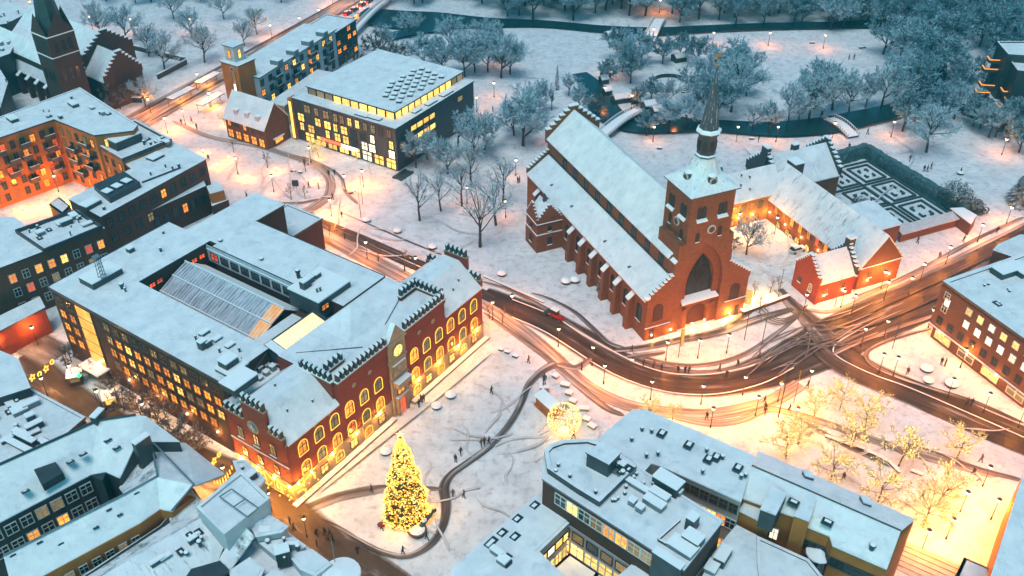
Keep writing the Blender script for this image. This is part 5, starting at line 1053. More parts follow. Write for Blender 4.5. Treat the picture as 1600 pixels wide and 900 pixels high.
block(t, fr, [(940, 925), (992, 880), (1050, 915), (1000, 940)], 9.5, PLASTER_P, parapet=.15)
# ochre building right of centre
t, fr = bld('ochre_house', 'long ochre rendered building with snow roof, broad dormers and a ridge line of dark metal', 'house', (1385, 888), (1160, 776), 12.5)
q = pl(fr, [(1386, 886, 12.5), (1302, 850, 12.5), (1296, 836, 12.5), (1262, 822, 12.5), (1240, 806, 12.5), (1160, 776, 12.5), (1187, 706, 13), (1429, 812, 13)]); walls(t, q, 0, 12.4, PLASTER_O)
pitch(t, fr, [[(1185, 704, 13.2), (1430, 811, 13.2), (1408, 829, 15), (1175, 727, 15)], [(1175, 727, 15), (1408, 829, 15), (1386, 889, 12.5), (1301, 852, 12.5), (1296, 837, 12.5), (1262, 823, 12.5), (1240, 807, 12.5), (1158, 777, 12.5)]])
b = MB(); b.tube((*fr.l(1175, 727, 15.1), 15.1), (*fr.l(1408, 829, 15.1), 15.1), .12, n=5); b.build('ridge_cap', METAL_D, t)
def wedge(pts, zt, z0=11.5, m=METAL_D, name='dormer'):
    c = pl(fr, pts, zt); b = MB(); b.prism(c, z0, zt, 0, 1); n = len(c); cc = (sum(p[0] for p in c) / n, sum(p[1] for p in c) / n); b.prism([(cc[0] + (p[0] - cc[0]) * 1.04, cc[1] + (p[1] - cc[1]) * 1.04) for p in c], zt + .003, zt + .22, 1); return b.build(name, [m, SNOW], t)
wedge([(1188, 796), (1206, 762), (1229, 772), (1212, 805)], 15.2); wedge([(1241, 806), (1262, 772), (1276, 780), (1264, 815)], 14.6, m=PLASTER_O, z0=6)
wedge([(1155, 799), (1168, 779), (1208, 795), (1201, 822)], 11.2, 0, PLASTER_O, 'terrace'); wedge([(1254, 735), (1266, 738), (1272, 748), (1258, 744)], 14.4); wedge([(1344, 774), (1358, 779), (1362, 790), (1349, 786)], 14.4)
for x, y in ((1197, 743), (1240, 784), (1293, 815), (1365, 822)): c = fr.l(x, y, 14.2); skylight(t, c[0], c[1], 13.95, 1.6, 1.1, tilt=-.2)
wins(t, q, 4, 2, 6.4, 1.1, 2.2, 'w', [W_WH, W_YE], sill=False); wins(t, q, 1, 1, 7.8, 1.6, 1.5, 'd', [GLASS_D], sill=False); wins(t, q, 2, 2, 8.2, 1.6, 1.5, 'd', [GLASS_D], sill=False); wins(t, q, 2, 2, 4.4, 1.6, 1.5, 'd', [GLASS_D], sill=False); wins(t, q, 0, 5, 8.2, 1.3, 1.6, 'd', [GLASS_D], sill=False)
c = fr.l(1363, 855, 13.6); vent(t, c[0], c[1], 13.0, .5, 1.2)
t, fr = bld('back_house', 'low snow roofed outbuilding between the office block and ochre house', 'house', (1100, 905), (1151, 822), 9)
block(t, fr, [(1085, 930), (1118, 862), (1151, 823), (1180, 838), (1181, 880), (1190, 930)], 9, PLASTER_W, parapet=.25); c = fr.l(1128, 875, 9.3); roofbox(t, c[0], c[1], 9.3, 3.0, 1.6, 1.6); c = fr.l(1112, 890, 9.3); roofbox(t, c[0], c[1], 9.3, 2.0, 1.6, .8, m=METAL_G)
t, fr = bld('back_house', 'flat snow roofed outbuilding with dark rim under the ochre house', 'house', (1184, 880), (1335, 935), 9)
block(t, fr, [(1184, 884), (1183, 842), (1262, 878), (1300, 925), (1250, 950), (1190, 930)], 9, PLASTER_W, parapet=.5)
t, fr = bld('glass_turret', 'round glazed stair turret with snow cap beside the ochre house', 'turret', (1275, 880), (1290, 880), 6)
b = MB(); b.lathe((0, 0, 0), [(1.7, 0), (1.7, 8.2)], 14, 0); b.lathe((0, 0, 8.2), [(1.9, 0), (1.85, .2), (.1, .9)], 14, 1)
b.build('turret_wall', [GLASS_D, SNOWCAP], t); b = MB()
for k in range(14): a_ = 2 * math.pi * k / 14; b.tube((1.74 * math.cos(a_), 1.74 * math.sin(a_), 0), (1.74 * math.cos(a_), 1.74 * math.sin(a_), 8.3), .06, n=4)
b.build('glazing_bars', METAL_G, t)
t, fr = bld('corner_building', 'snow roofed building cut by the lower right corner of the picture', 'building', (1548, 905), (1604, 728), 13)
block(t, fr, [(1530, 960), (1548, 905), (1604, 728), (1760, 760), (1760, 980)], 13, PLASTER_O, parapet=.3)
t, fr = bld('stair_house', 'small lilac snow covered slab roof at the top of the plaza steps', 'shelter', (1507, 873), (1545, 890), 4)
block(t, fr, [(1488, 915), (1507, 873), (1546, 890), (1545, 930)], 4, PLASTER_O, parapet=.1)
# plaza steps with joints
ps = thing('plaza_steps', 'broad pale stone steps with dark joints at the foot of the lit plaza', 'steps', P(1450, 880)[:], math.radians(-34))
frs = Fr(1450, 880, -34)
for k in range(6): b = MB(); b.box(-7.5, -1.4 - .95 * k, 0, 6.5, -.5 - .95 * k, .72 - .12 * k); b.build('step', mat('pale_stone', (.5, .46, .4), (.4, .37, .32)), ps, loc=(0, 2.2, 0))
# --- right hand brick building
t = fthing('bank_building', 'brown brick building with lit upper windows and snow roof at the right edge', 'building', RB)
fr = RB; q = [(0, 1), (0, -40), (45, -40), (45, 3.5), (20, 1.6)]
w = MB(); w.prism(q, 3.4, 13.2, 0); w.prism([(.8, .6), (.8, -40), (45, -40), (45, 3)], 0, 3.4, 0); w.build('wall', BRICK_B, t); flatroof(t, q, 13.2, .55, pm=METAL_D, edge=.8)
b = MB(); b.box(-.3, -40, 3.3, .8, 1.2, 3.5, 0); b.box(-.35, -40, 3.5, .5, 1.2, 3.58, 1); b.box(-.12, -40, 12.6, 0, 1.1, 12.9, 0); b.build('string_course', [BRICK_D, SNOWCAP], t)
for k in range(12):
    v = -.9 - k * 2.75
    window(t, 0, v, 10.6, -math.pi / 2, 1.15, 1.35, 'w', GLASS_D if k in (0,) else (W_YE if k % 4 else W_WH), sill=False) if k != 1 else None
    if k != 1: window(t, 0, v - (.3 if k else .2), 7.7, -math.pi / 2, 1.15, 1.5, 'w', W_WH if k else GLASS_D, sill=False)
    window(t, 0, v, 4.6, -math.pi / 2, 1.15, 1.5, 'd', GLASS_D, sill=False)
window(t, 0, -1.3, 9.2, -math.pi / 2, 1.1, 1.6, 'w', W_WH, sill=False)
for k in range(6):
    v = -2.2 - k * 6.0; window(t, .8, v, .8, -math.pi / 2, 3.6, 2.0, 'w', W_YE if k % 2 == 0 else W_DIM, sill=False, name='shop_window')
for x, y, sx, sy, h in ((1567, 428, 4, 3, 1.4), (1580, 420, 3, 2.2, 1.0), (1557, 424, 2, 2, .7), (1592, 425, 3, 4, 1.2)): c = fr.l(x, y, 13.5); roofbox(t, c[0], c[1], 13.4, sx, sy, h)
for x, y in ((1575, 453), (1577, 456), (1538, 447), (1544, 445), (1560, 474)): c = fr.l(x, y, 13.5); vent(t, c[0], c[1], 13.4, .3, .5)
c = fr.l(1558, 475, 13.5); skylight(t, c[0], c[1], 13.45, 1.0, 1.6)
t, fr = bld('slate_house', 'dark slate walled house with snow roof behind the brown brick building', 'house', (1560, 384), (1594, 366), 8)
block(t, fr, [(1552, 392), (1560, 383), (1594, 368), (1650, 372), (1650, 420), (1588, 404)], 8, SLATE, parapet=.2)
t, fr = bld('apartment_tower', 'dark apartment block with orange lit balconies among the trees', 'apartment building', (1560, 70), (1640, 74), 16)
q = block(t, fr, [(1558, 68), (1575, 88), (1640, 92), (1640, 68)], 16, SLATE, parapet=.7); q = pl(fr, [(1572, 88), (1590, 112), (1640, 118), (1640, 90)], 14); walls(t, q, 0, 14, SLATE); flatroof(t, q, 14, .5)
ORB = emit('balcony_glow', (1, .28, .01), (1, .40, .04), 1.6, rnd=False)
for x, y, z in ((1553, 96, 12), (1545, 110, 9.5), (1540, 135, 6.5), (1533, 146, 4.5), (1580, 160, 4), (1574, 145, 6), (1566, 168, 3)):
    c = fr.l(x, y, z); bb = MB(); bb.box(-1.8, -1.6, 0, 1.8, 1.4, .15, 0); bb.box(-1.8, -1.62, .15, 1.8, -1.5, 1.0, 0); bb.box(-1.8, -1.5, .15, -1.68, 1.4, 1.0, 0); ba = bb.build('balcony', BALC, t, loc=(c[0], c[1], z))
    gg = MB(); gg.box(-1.85, -1.72, .95, 1.85, -1.45, 1.15); gg.box(-1.9, -1.45, .95, -1.62, 1.2, 1.15); gg.build('light_strip', ORB, ba)
w = MB(); c = pl(fr, [(1530, 160), (1562, 180), (1600, 178), (1600, 130), (1562, 100)], 0); w.prism(c, 0, 3, 0, 1); w.build('plinth', [SLATE, SNOW], t)

# ================================================================ MUSIC HOUSE (glass and black building)
t = fthing('library', 'black glazed building with snow roof, rows of skylights and yellow lit windows', 'library', LB)
LX, LYd, LH = 35, 35, 12.3
w = MB(); w.box(0, 0, 3.5, LX, LYd, LH); w.box(.5, .5, 0, LX, LYd, 3.5); w.build('wall', METAL_D, t); froof(t, 0, 0, LX, LYd, LH, .35)
w = MB(); w.box(4.2, 3.4, LH, 34.5, 33.0, 14.6); bx_ = w.build('rooftop_gallery', DARKF, t); froof(t, 4.0, 3.2, 34.7, 33.2, 14.6, .25, name='gallery_roof')
for k in range(10): window(bx_, 4.2, 4.8 + k * 2.95, 12.55, -math.pi / 2, 2.5, 1.75, 'plain', W_YE if k < 7 else W_DIM, sill=False)
for k in range(11): window(bx_, 5.7 + k * 2.75, 3.4, 12.55, 0, 2.35, 1.75, 'plain', W_YE if k < 9 else W_DIM, sill=False)
rs = random.Random(4)
for k in range(3):
    for v in range(11 if k else 4):
        z = (9.4, 6.4, 3.7)[k]
        if k and rs.random() < .12: continue
        window(t, 0, 1.9 + v * 3.05 + rs.uniform(-.3, .3) if k else 20 + v * 3.3, z, -math.pi / 2, rs.choice([1.3, 1.9, 2.1]), 2.2, 'd', pick([(5, W_YE), (2, W_WH), (1, GLASS_D)] if v > 3 or k else [(1, W_DIM)]), sill=False)
for v in range(7): window(t, 0, 2.2 + v * 2.6, 9.4, -math.pi / 2, 1.3, 2.2, 'd', pick([(3, W_DIM), (1, GLASS_D), (1, W_YE)]), sill=False)
for v in range(8): window(t, .5, 2.6 + v * 4.0, .4, -math.pi / 2, 3.0, 2.6, 'd', pick([(4, W_YE), (1, W_WH)]), sill=False)
for k, (z, a_, c_) in enumerate(((9.2, 6, 17), (6.2, 6, 17), (3.2, 5, 14), (9.2, 27, 32), (6.2, 1, 4))):
    n_ = max(1, int((c_ - a_) / 2.7))
    for j in range(n_): window(t, a_ + 1.3 + j * 2.7, 0, z, 0, 2.3, 1.4, 'plain', W_YE if k < 3 else W_DIM, sill=False)
b = MB(); b.box(-.25, LYd - .0, 0, 2.5, LYd + 1.6, LH - .2, 0); eb = b.build('corner_tower', PLASTER_O, t); window(eb, -.25, LYd + .8, .5, -math.pi / 2, 1.1, 11, 'plain', W_YE, sill=False)
sr = random.Random(8)
for i in range(9):
    for j in range(4 if i > 1 else 3):
        roofbox(t, 9 + i * 2.35 + j * .5, 5.6 + j * 2.6 + (i % 2) * 1.1, 14.95, 1.35, 1.35, .45, name='rooflight', m=W_OR if False else METAL_D, a=.5)
for u, v, sx, sy in ((1.5, 12, 1.6, 4), (1.8, 8, 1.5, 4), (17, 1.4, 4, 1.6), (24, 1.4, 4.5, 1.8), (11, 1.5, 3, 1.2)): roofbox(t, u, v, LH + .3, sx, sy, .35)
si = MB(); si.box(-.5, 19, 2.7, -.1, 26, 3.4); si.build('illuminated_sign', emit('sign_glow', (1, .12, .05), (1, .12, .05), 2.5, rnd=False), t)
si = MB(); si.box(-.45, 13.5, 2.4, -.1, 18.5, 3.3); si.build('illuminated_sign', emit('sign_glow_white', (1, .96, .9), (1, .96, .9), 3, rnd=False), t)
b = MB(); b.box(-3.2, -1.2, 0, 2, -.4, .5, 0); b.box(-3.2, -3.4, 0, 2, -2.6, .5, 0)
for k in range(6): b.box(-3 + k * .9, -2.6, 0, -2.2 + k * .9, -1.2, .45 - k * .07, 0)
b.build('basement_stair', [METAL_D], t)

# ================================================================ OLD RAILWAY HOTEL TOWER, GABLED WING, APARTMENT ROW
HT = Fr(390, 195, 147 - 90)
t = fthing('clock_tower', 'orange plastered tower with white upper lantern and vertical strip of lit glass', 'tower', HT)
w = MB(); w.box(-.6, 0, 0, 5.6, 6.6, 17.5); w.build('wall', PLASTER_O, t); froof(t, -.7, -.1, 5.7, 6.7, 17.5, .3)
w = MB(); w.box(.8, 2.2, 17.7, 4.4, 6, 22.0); up_ = w.build('upper_lantern', PLASTER_W, t); froof(t, .6, 2.0, 4.6, 6.2, 22, .25, name='lantern_roof')
window(up_, .8, 4.1, 18.6, -math.pi / 2, .9, 2.4, 'archb', W_OR, sill=False); window(up_, 2.6, 2.2, 18.6, 0, .9, 2.4, 'archb', W_YE, sill=False)
window(t, -.6, 2.2, 1.5, -math.pi / 2, 1.2, 14.6, 'b', W_DIM, sill=False); window(t, -.6, 2.2, 9.5, -math.pi / 2, .9, 2.6, 'plain', W_WH, sill=False).location.x -= .15
o = dial(t, -.75, 2.2, 16.4, -math.pi / 2, .8, WOODF)
window(t, -.6, 5.0, 4.6, -math.pi / 2, 1.2, 1.2, 'b', GLASS_D, sill=False)
GT = Fr(455, 215, 147.7)
t = fthing('gabled_house', 'old house with steep snow roof and little dormers beside the orange tower', 'house', GT)
w = MB(); w.box(0, 0, 0, 15, 9, 6.8); w.build('wall', BRICK_B, t); gable_roof(t, -.3, 15.3, 0, 9, 6.8, 12.4, 'u', .6)
w = MB(); gable_wall(w, 0, 9, .05, 6, 6.8, 12.2, .3, axis='v'); w.build('gable_wall', BRICK_B, t); w = MB(); gable_wall(w, 0, 9, 14.6, 6, 6.8, 12.2, .3, axis='v'); w.build('gable_wall', BRICK_B, t)
SDG = math.pi
for k in range(3):
    d_ = MB(); d_.box(-.6, -1.3, 0, .6, 1.3, 1.3, 0); d_.box(-.75, -1.4, 1.3, .75, 1.4, 1.5, 1); d_.build('dormer', [PLASTER_W, SNOWCAP], t, loc=(3 + k * 4, 7.2, 7.6))
for k in range(5): window(t, 1.8 + k * 2.9, 9, 4.0, math.pi, 1.0, 1.5, 'b', pick(MIX), sill=False); window(t, 1.8 + k * 2.9, 9, .6, math.pi, 1.8, 2.2, 'b', pick(LIT), sill=False)
AR = Fr(530, 108, 67.1 - 180)
t = fthing('apartment_row', 'long pale apartment row with balconies and stepped snow roof beside the boulevard', 'apartment building', AR)
w = MB(); w.box(0, -11, 0, 40, 0, 12.8); w.build('wall', PLASTER_W, t); froof(t, -.3, -11.3, 40.2, .3, 12.8, .3)
for k in range(4): roofbox(t, 6 + k * 8, -.8, 12.2, 2.2, 3.0, 2.2, name='roof_bay', m=METAL_G)
b = MB(); b.box(-14, -12, 0, -.01, -1, 11, 0); b.build('end_block', SLATE, t); froof(t, -14.2, -12.2, -.05, -.8, 11, .5, name='end_roof')
for j, z in enumerate((1.5, 4.4, 7.3, 10.2)):
    for k in range(10): window(t, 3 + k * 4, 0, z, math.pi, 1.5, 1.6, 'd', pick([(6, GLASS_D), (1, W_OR), (1, W_YE)]), sill=False)
    for k in range(4): window(t, -12.4 + k * 3.2, -1, z * .92, math.pi, 1.8, 1.4, 'd', pick([(3, GLASS_D), (2, W_OR)]), sill=False)
for z in (4.1, 7.0, 9.9):
    for k in range(4): balcony(t, (0, 0), (40, 0), -1, 5.2 + k * 9, z, 3.2, 1.3)
w = MB(); w.box(16, 3, 0, 41, 8, 6.2, 0); w.box(15.8, 2.8, 6.2, 41.2, 8.2, 6.5, 1); w.build('low_wing', [PLASTER_P, SNOW], t)

# ================================================================ BRICK CHURCH, top left
AL = Fr(150, 172, 52)
t = fthing('brick_church', 'dark brick parish church with tall pointed tower spire and snow roofs', 'church', AL)
w = MB(); w.box(-9, -2, 0, -1, 6.0, 25); tw2 = w.build('tower', BRICK_D, t)
b = MB(); b.box(-9.2, -2.2, 19.0, -.8, 6.2, 19.2, 0); b.box(-9.3, -2.3, 24.8, -.7, 6.3, 25.0, 0); b.build('ledge', SNOWCAP, tw2)
b = MB()
for a_, s_ in enumerate(((-9, -2, -1, -2), (-1, -2, -1, 6), (-1, 6, -9, 6), (-9, 6, -9, -2))): b.poly([(s_[0], s_[1], 25), (s_[2], s_[3], 25), ((s_[0] + s_[2]) / 2, (s_[1] + s_[3]) / 2, 31)])
b.build('tower_gable', BRICK_D, tw2); b = MB(); b.lathe((-5, 2, 25.3), [(3.9, 0), (3.0, 5), (1.4, 16), (.1, 27)], 8, 0, math.pi / 8); b.build('spire', SLATE, tw2)
for z in (20.2, 12): 
    for v in (0, 2, 4): window(tw2, -9, v, z, -math.pi / 2, 1.0, 3.2, 'archb', GLASS_D, sill=False)
    for u in (-7, -5, -3): window(tw2, u, -2, z, 0, 1.0, 3.2, 'archb', GLASS_D, sill=False)
BK = Fr(95, 170, 142)
w = thing('church_nave', 'snow roofed church nave of dark brick beside the pointed tower', 'church', BK.o[:], BK.h)
b = MB(); b.box(-2, -18, 0, 38, -2, 9, 0); b.build('wall', BRICK_D, w); gable_roof(w, -2, 38, -9.5, -1.8, 11.5, 15.0, 'u', .2); b = MB(); b.box(-1.9, -9.4, 9, 37.9, -1.9, 11.6); b.build('clerestory', BRICK_D, w)
b = MB(); b.slab([(-2.2, -.2, 6.5), (-2.2, -2, 9.2), (38, -2, 9.2), (38, -.2, 6.5)], .2); b.build('roof', SNOW, w)
gable_roof(w, -2, 38, -26, -9.6, 11.6, 18.0, 'u', .2)
crow_gable(w, -26, -9.5, -2, 12, 18, 7, 'v', .8, BRICK_D, rise=1.4, z0=0); crow_gable(w, -9.5, -.2, -1.9, 8, 14, 6, 'v', .8, BRICK_D, rise=1.4, z0=0)
for k in range(7):
    b = MB(); b.box(3 + k * 5, -.2, 0, 4.2 + k * 5, 1.2, 6.0, 0); b.slab([(2.9 + k * 5, -.2, 7), (2.9 + k * 5, 1.4, 6), (4.3 + k * 5, 1.4, 6), (4.3 + k * 5, -.2, 7)], .2, 1); b.build('buttress', [BRICK_D, SNOWCAP], w)
w = thing('church_hall', 'gabled brick church hall with snow roof behind a bare tree', 'church hall', AL.w(9, -8)[:], AL.h)
b = MB(); b.box(-6, 4, 0, 6, 26, 9, 0); b.build('wall', BRICK_D, w); gable_roof(w, -6, 6, 4.4, 26, 9, 15.5, 'v', .4); b = MB(); gable_wall(b, -6, 6, 4.0, 8.5, 9, 15.4, .5); b.build('gable_infill', BRICK_D, w); crow_gable(w, -6.2, 6.2, 4.1, 9, 15.5, 7, 'u', .8, BRICK_D, rise=1.0)
for k, (p_, r_, z_, pp) in enumerate((((0, 160), (20, 150), 10, [(-40, 180), (0, 170), (12, 130), (0, 110), (-40, 110)]), ((0, 100), (20, 90), 12, [(-40, 105), (15, 85), (28, 60), (0, 45), (-40, 50)]), ((0, 40), (30, 30), 9, [(-40, 45), (10, 38), (50, 18), (25, 5), (-40, 12)]))):
    t, fr = bld('town_house', ('snow roofed house nearest the church buttresses', 'snow roofed house level with the church ridge', 'snow roofed house in the far upper left corner')[k], 'house', p_, r_, z_); q = block(t, fr, pp, z_, SLATE, parapet=.3); clutter(t, fr, z_ + .3, pp[:4], 5, k + 60)
# ================================================================ TREES
def frostmat(name, dark, frost, amt=(.35, .6)):
    m, n, b = newmat(name); v = coord(n); t = noise_n(n, v, 1.3, 5, .7)
    g = n.nodes.new('ShaderNodeNewGeometry'); s = n.nodes.new('ShaderNodeSeparateXYZ'); n.links.new(g.outputs['Normal'], s.inputs[0])
    a = n.nodes.new('ShaderNodeMath'); a.operation = 'ABSOLUTE'; n.links.new(s.outputs[2], a.inputs[0])
    q = n.nodes.new('ShaderNodeMath'); q.operation = 'MULTIPLY_ADD'; q.inputs[1].default_value = .35; n.links.new(a.outputs[0], q.inputs[0]); n.links.new(t.outputs[0], q.inputs[2])
    r = ramp(n, [(amt[0], dark), (amt[1], frost)]); n.links.new(q.outputs[0], r.inputs[0]); n.links.new(r.outputs[0], b.inputs['Base Color']); b.inputs['Roughness'].default_value = .85
    MATS[name] = m; return m
TWIG = frostmat('frosted_twigs', (.11, .18, .21), (.56, .72, .80), (.36, .75))
TWIGD = frostmat('dark_twigs', (.05, .12, .145), (.38, .56, .64), (.40, .85))
TWIGB = frostmat('brown_twigs', (.07, .05, .04), (.36, .32, .30), (.5, .95))
NEEDLE = frostmat('snowy_needles', (.02, .05, .05), (.45, .52, .56), (.62, .95))
def grow_tree(seed, h=11, spread=1.0, limbs=8, dens=1.0, upright=.5, trunk_h=.28, ribw=.075, clear=False):
    """trunk and limbs as tapered tubes, twigs as many thin blades"""
    r = random.Random(seed); T = MB(); Cc = MB(); ends = []
    def path(p, d, L, r0, r1, segs, wob, mb, n, mi=0, up=0):
        pts = [p]; 
        for k in range(segs):
            d = (d + Vector((r.uniform(-wob, wob), r.uniform(-wob, wob), r.uniform(-wob, wob) + up))).normalized(); q = p + d * (L / segs)
            ra = r0 + (r1 - r0) * k / segs; rb = r0 + (r1 - r0) * (k + 1) / segs
            mb.tube(p, q, ra, rb, n, mi, cap=False); p = q; pts.append(p)
        return pts, d
    def blade(p, d, L, w):
        s = d.cross(Vector((r.uniform(-1, 1), r.uniform(-1, 1), r.uniform(-1, 1)))).normalized() * w; q = p + d * L; m_ = p + d * (L * .5) + Vector((0, 0, -.04 * L))
        Cc.poly([p - s, p + s, m_ + s * .8, m_ - s * .8]); Cc.poly([m_ - s * .8, m_ + s * .8, q])
    R0 = h * .022; tp, td = path(Vector((0, 0, -.1)), Vector((0, 0, 1)), h * trunk_h + .1, R0, R0 * .8, 3, .06, T, 7)
    lead, _ = path(tp[-1], td, h * .5, R0 * .75, R0 * .2, 5, .10, T, 5)
    def rdir(base, ang):
        a = r.uniform(0, 2 * math.pi); o = base.orthogonal().normalized(); o2 = base.cross(o); return (base * math.cos(ang) + (o * math.cos(a) + o2 * math.sin(a)) * math.sin(ang)).normalized()
    for i in range(limbs):
        a = 2 * math.pi * i / limbs * 1.618 + r.uniform(-.3, .3); f = (i + .5) / limbs; src = tp[-1].lerp(lead[-1], f * .75) if i else tp[-1]
        k_ = min(len(lead) - 1, int(f * .8 * (len(lead) - 1))); src = lead[k_]
        el = upright + f * .35 + r.uniform(-.1, .15); d = Vector((math.cos(a) * math.cos(el), math.sin(a) * math.cos(el), math.sin(el)))
        L = h * .42 * spread * (1.1 - f * .45) * r.uniform(.85, 1.15); lp, ld = path(src, d, L, R0 * .45, R0 * .12, 4, .16, T, 5, 0, .05)
        for j in range(int(6 * dens)):
            t = r.uniform(.25, 1.0); q = lp[min(3, int(t * 4))].lerp(lp[min(4, int(t * 4) + 1)], (t * 4) % 1); d2 = rdir(ld, r.uniform(.4, 1.0)); d2.z = d2.z * .7 + .25; d2.normalize()
            L2 = L * .42 * r.uniform(.7, 1.2); bp, bd = path(q, d2, L2, R0 * .12, R0 * .05, 3, .2, T, 3, 0, .03)
            for m_ in range(int(7 * dens)):
                t2 = r.uniform(.1, 1.0); q2 = bp[min(2, int(t2 * 3))].lerp(bp[min(3, int(t2 * 3) + 1)], (t2 * 3) % 1); d3 = rdir(bd, r.uniform(.3, 1.1)); L3 = L2 * .4 * r.uniform(.6, 1.2)
                blade(q2, d3, L3, ribw); ends.append(q2 + d3 * L3)
                for z in range(3): d4 = rdir(d3, r.uniform(.3, .9)); blade(q2 + d3 * (L3 * r.uniform(.2, .9)), d4, L3 * .6, ribw * .75)
                ends.append(q2 + d3 * L3 * .5)
    return T, Cc, ends
TREES = {}
def tree_proto(key, tw, **k):
    T, Cc, e = grow_tree(**k); TREES[key] = (T.mesh('trunk', BARK), Cc.mesh('crown', tw), k['h'], e)
for s in range(3): tree_proto('park%d' % s, TWIG, seed=20 + s, h=11, spread=1.12, limbs=13, dens=1.6, upright=.6, ribw=.045, trunk_h=.2)
for s in range(2): tree_proto('mist%d' % s, TWIG, seed=40 + s, h=12, spread=1.0, limbs=14, dens=1.9, upright=.75, ribw=.08, trunk_h=.16)
for s in range(2): tree_proto('dark%d' % s, TWIGD, seed=60 + s, h=12, spread=1.1, limbs=14, dens=1.8, upright=.65, ribw=.085, trunk_h=.14)
for s in range(2): tree_proto('lawn%d' % s, TWIG, seed=30 + s, h=11, spread=1.05, limbs=9, dens=1.15, upright=.7, ribw=.035, trunk_h=.24)
tree_proto('poplar', TWIG, seed=81, h=13, spread=.5, limbs=12, dens=1.3, upright=1.0)
tree_proto('young', TWIGB, seed=91, h=5, spread=.75, limbs=6, dens=.8, upright=.7, ribw=.04)
tree_proto('bush', TWIGB, seed=95, h=6.5, spread=1.3, limbs=10, dens=1.4, upright=.35, trunk_h=.12, ribw=.06)
rt = random.Random(77); _tc = {}
def tree(key, px, py, h, label, group=None, name='bare_tree'):
    T, Cc, h0, _ = TREES[key]; p = P(px, py); t = thing(name, label, 'tree', p[:], rt.uniform(0, 6.28), group); s = h / h0 * (1.28 if py < 400 and px > 560 else 1.12); t.scale = (s * rt.uniform(.92, 1.1), s * rt.uniform(.92, 1.1), s)
    inst('trunk', T, t); inst('crown', Cc, t); return t
ORD = ['first', 'second', 'third', 'fourth', 'fifth', 'sixth', 'seventh', 'eighth', 'ninth', 'tenth', 'eleventh', 'twelfth', 'thirteenth', 'fourteenth', 'fifteenth', 'sixteenth', 'seventeenth', 'eighteenth', 'nineteenth', 'twentieth', 'twenty-first', 'twenty-second', 'twenty-third', 'twenty-fourth', 'twenty-fifth', 'twenty-sixth', 'twenty-seventh', 'twenty-eighth', 'twenty-ninth', 'thirtieth']
def grove(key, pts, what, group):
    """trees named by their order from the left within a group"""
    for k, (x, y, h, *kk) in enumerate(sorted(pts)):
        tree(kk[0] if kk else (key if not isinstance(key, list) else key[k % len(key)]), x, y, h, '%s, %s from the left' % (what, ORD[k]), group)
PK = ['park0', 'park1', 'park2']; MS = ['mist0', 'mist1', 'park2']; DK = ['dark0', 'dark1', 'mist0']
grove(['lawn0', 'lawn1'], [(656, 345, 11), (689, 330, 9.5), (722, 322, 10), (750, 386, 13), (775, 352, 11), (736, 292, 11), (786, 318, 11)], 'bare frosted tree on the snow lawn between town hall and cathedral', 'trees on the lawn north of the town hall')
grove(MS, [(650, 262, 9), (668, 250, 8), (700, 272, 9), (716, 238, 12, 'poplar'), (738, 250, 12), (633, 232, 6.5, 'bush'), (757, 240, 10)], 'frosted tree beside the glazed library wall', 'trees along the library')
grove(MS, [(663, 104, 10), (690, 118, 11), (726, 120, 12), (742, 113, 11), (762, 112, 12), (783, 122, 12), (797, 116, 11), (702, 84, 11), (757, 84, 10), (775, 96, 11)], 'slender frosted tree in the clump beyond the library roof', 'clump of trees beyond the library')
grove(MS, [(817, 228, 13), (803, 212, 10), (826, 196, 11), (842, 178, 9), (862, 172, 6, 'poplar'), (905, 176, 7.5), (888, 150, 6), (930, 178, 6, 'bush')], 'frosted tree in the mist at the far end of the cathedral', 'trees behind the cathedral')
grove(DK, [(948, 128, 7), (972, 112, 11), (985, 130, 11), (1002, 98, 10), (968, 90, 10), (1035, 100, 8), (1062, 92, 8), (1090, 100, 9), (1017, 158, 7), (1037, 168, 8), (995, 165, 6)], 'dense dark tree round the little circular garden', 'trees round the circular garden')
grove(['dark0', 'mist1', 'park1'], [(1010, 212, 7), (1045, 208, 9), (1072, 204, 9), (1093, 180, 11), (1085, 160, 11), (1110, 150, 12), (1120, 190, 13), (1142, 175, 16, 'park1'), (1135, 140, 14), (1158, 128, 11), (1166, 150, 9)], 'frosted tree in the group behind the cathedral spire', 'trees behind the spire')
grove(['park0', 'mist1', 'park2', 'mist0'], [(1176, 202, 7), (1200, 208, 8), (1232, 192, 10), (1248, 190, 6), (1264, 186, 13), (1272, 170, 13), (1284, 182, 13), (1300, 172, 13), (1326, 176, 9), (1352, 168, 9), (1377, 168, 12)], 'frosted tree on the far bank of the little river', 'trees along the far river bank')
grove(['dark0', 'park0', 'dark1'], [(1447, 238, 13, 'park0'), (1410, 205, 11), (1425, 165, 14), (1400, 150, 13), (1442, 130, 16), (1420, 110, 15), (1467, 198, 11), (1490, 186, 10), (1520, 198, 9), (1500, 150, 9), (1470, 120, 13), (1545, 215, 9), (1578, 205, 10), (1592, 238, 9), (1405, 95, 14), (1380, 85, 12)], 'dark misty tree where the river bends toward the apartment block', 'trees at the river bend')
grove(PK, [(258, 112, 13), (198, 66, 13), (233, 88, 11), (320, 98, 13), (382, 72, 9), (402, 54, 10), (300, 58, 10), (350, 30, 9), (160, 60, 11), (188, 170, 9, 'bush'), (228, 168, 9), (150, 40, 9), (272, 30, 10)], 'bare tree on the snowy green between brick church and boulevard', 'trees on the church green')
grove('bush', [(585, 90, 8), (605, 110, 8), (625, 100, 7), (560, 112, 7), (640, 60, 8, 'park1'), (600, 80, 8, 'park2')], 'leafless shrubby tree between the apartment row and library', 'shrubs behind the apartment row')
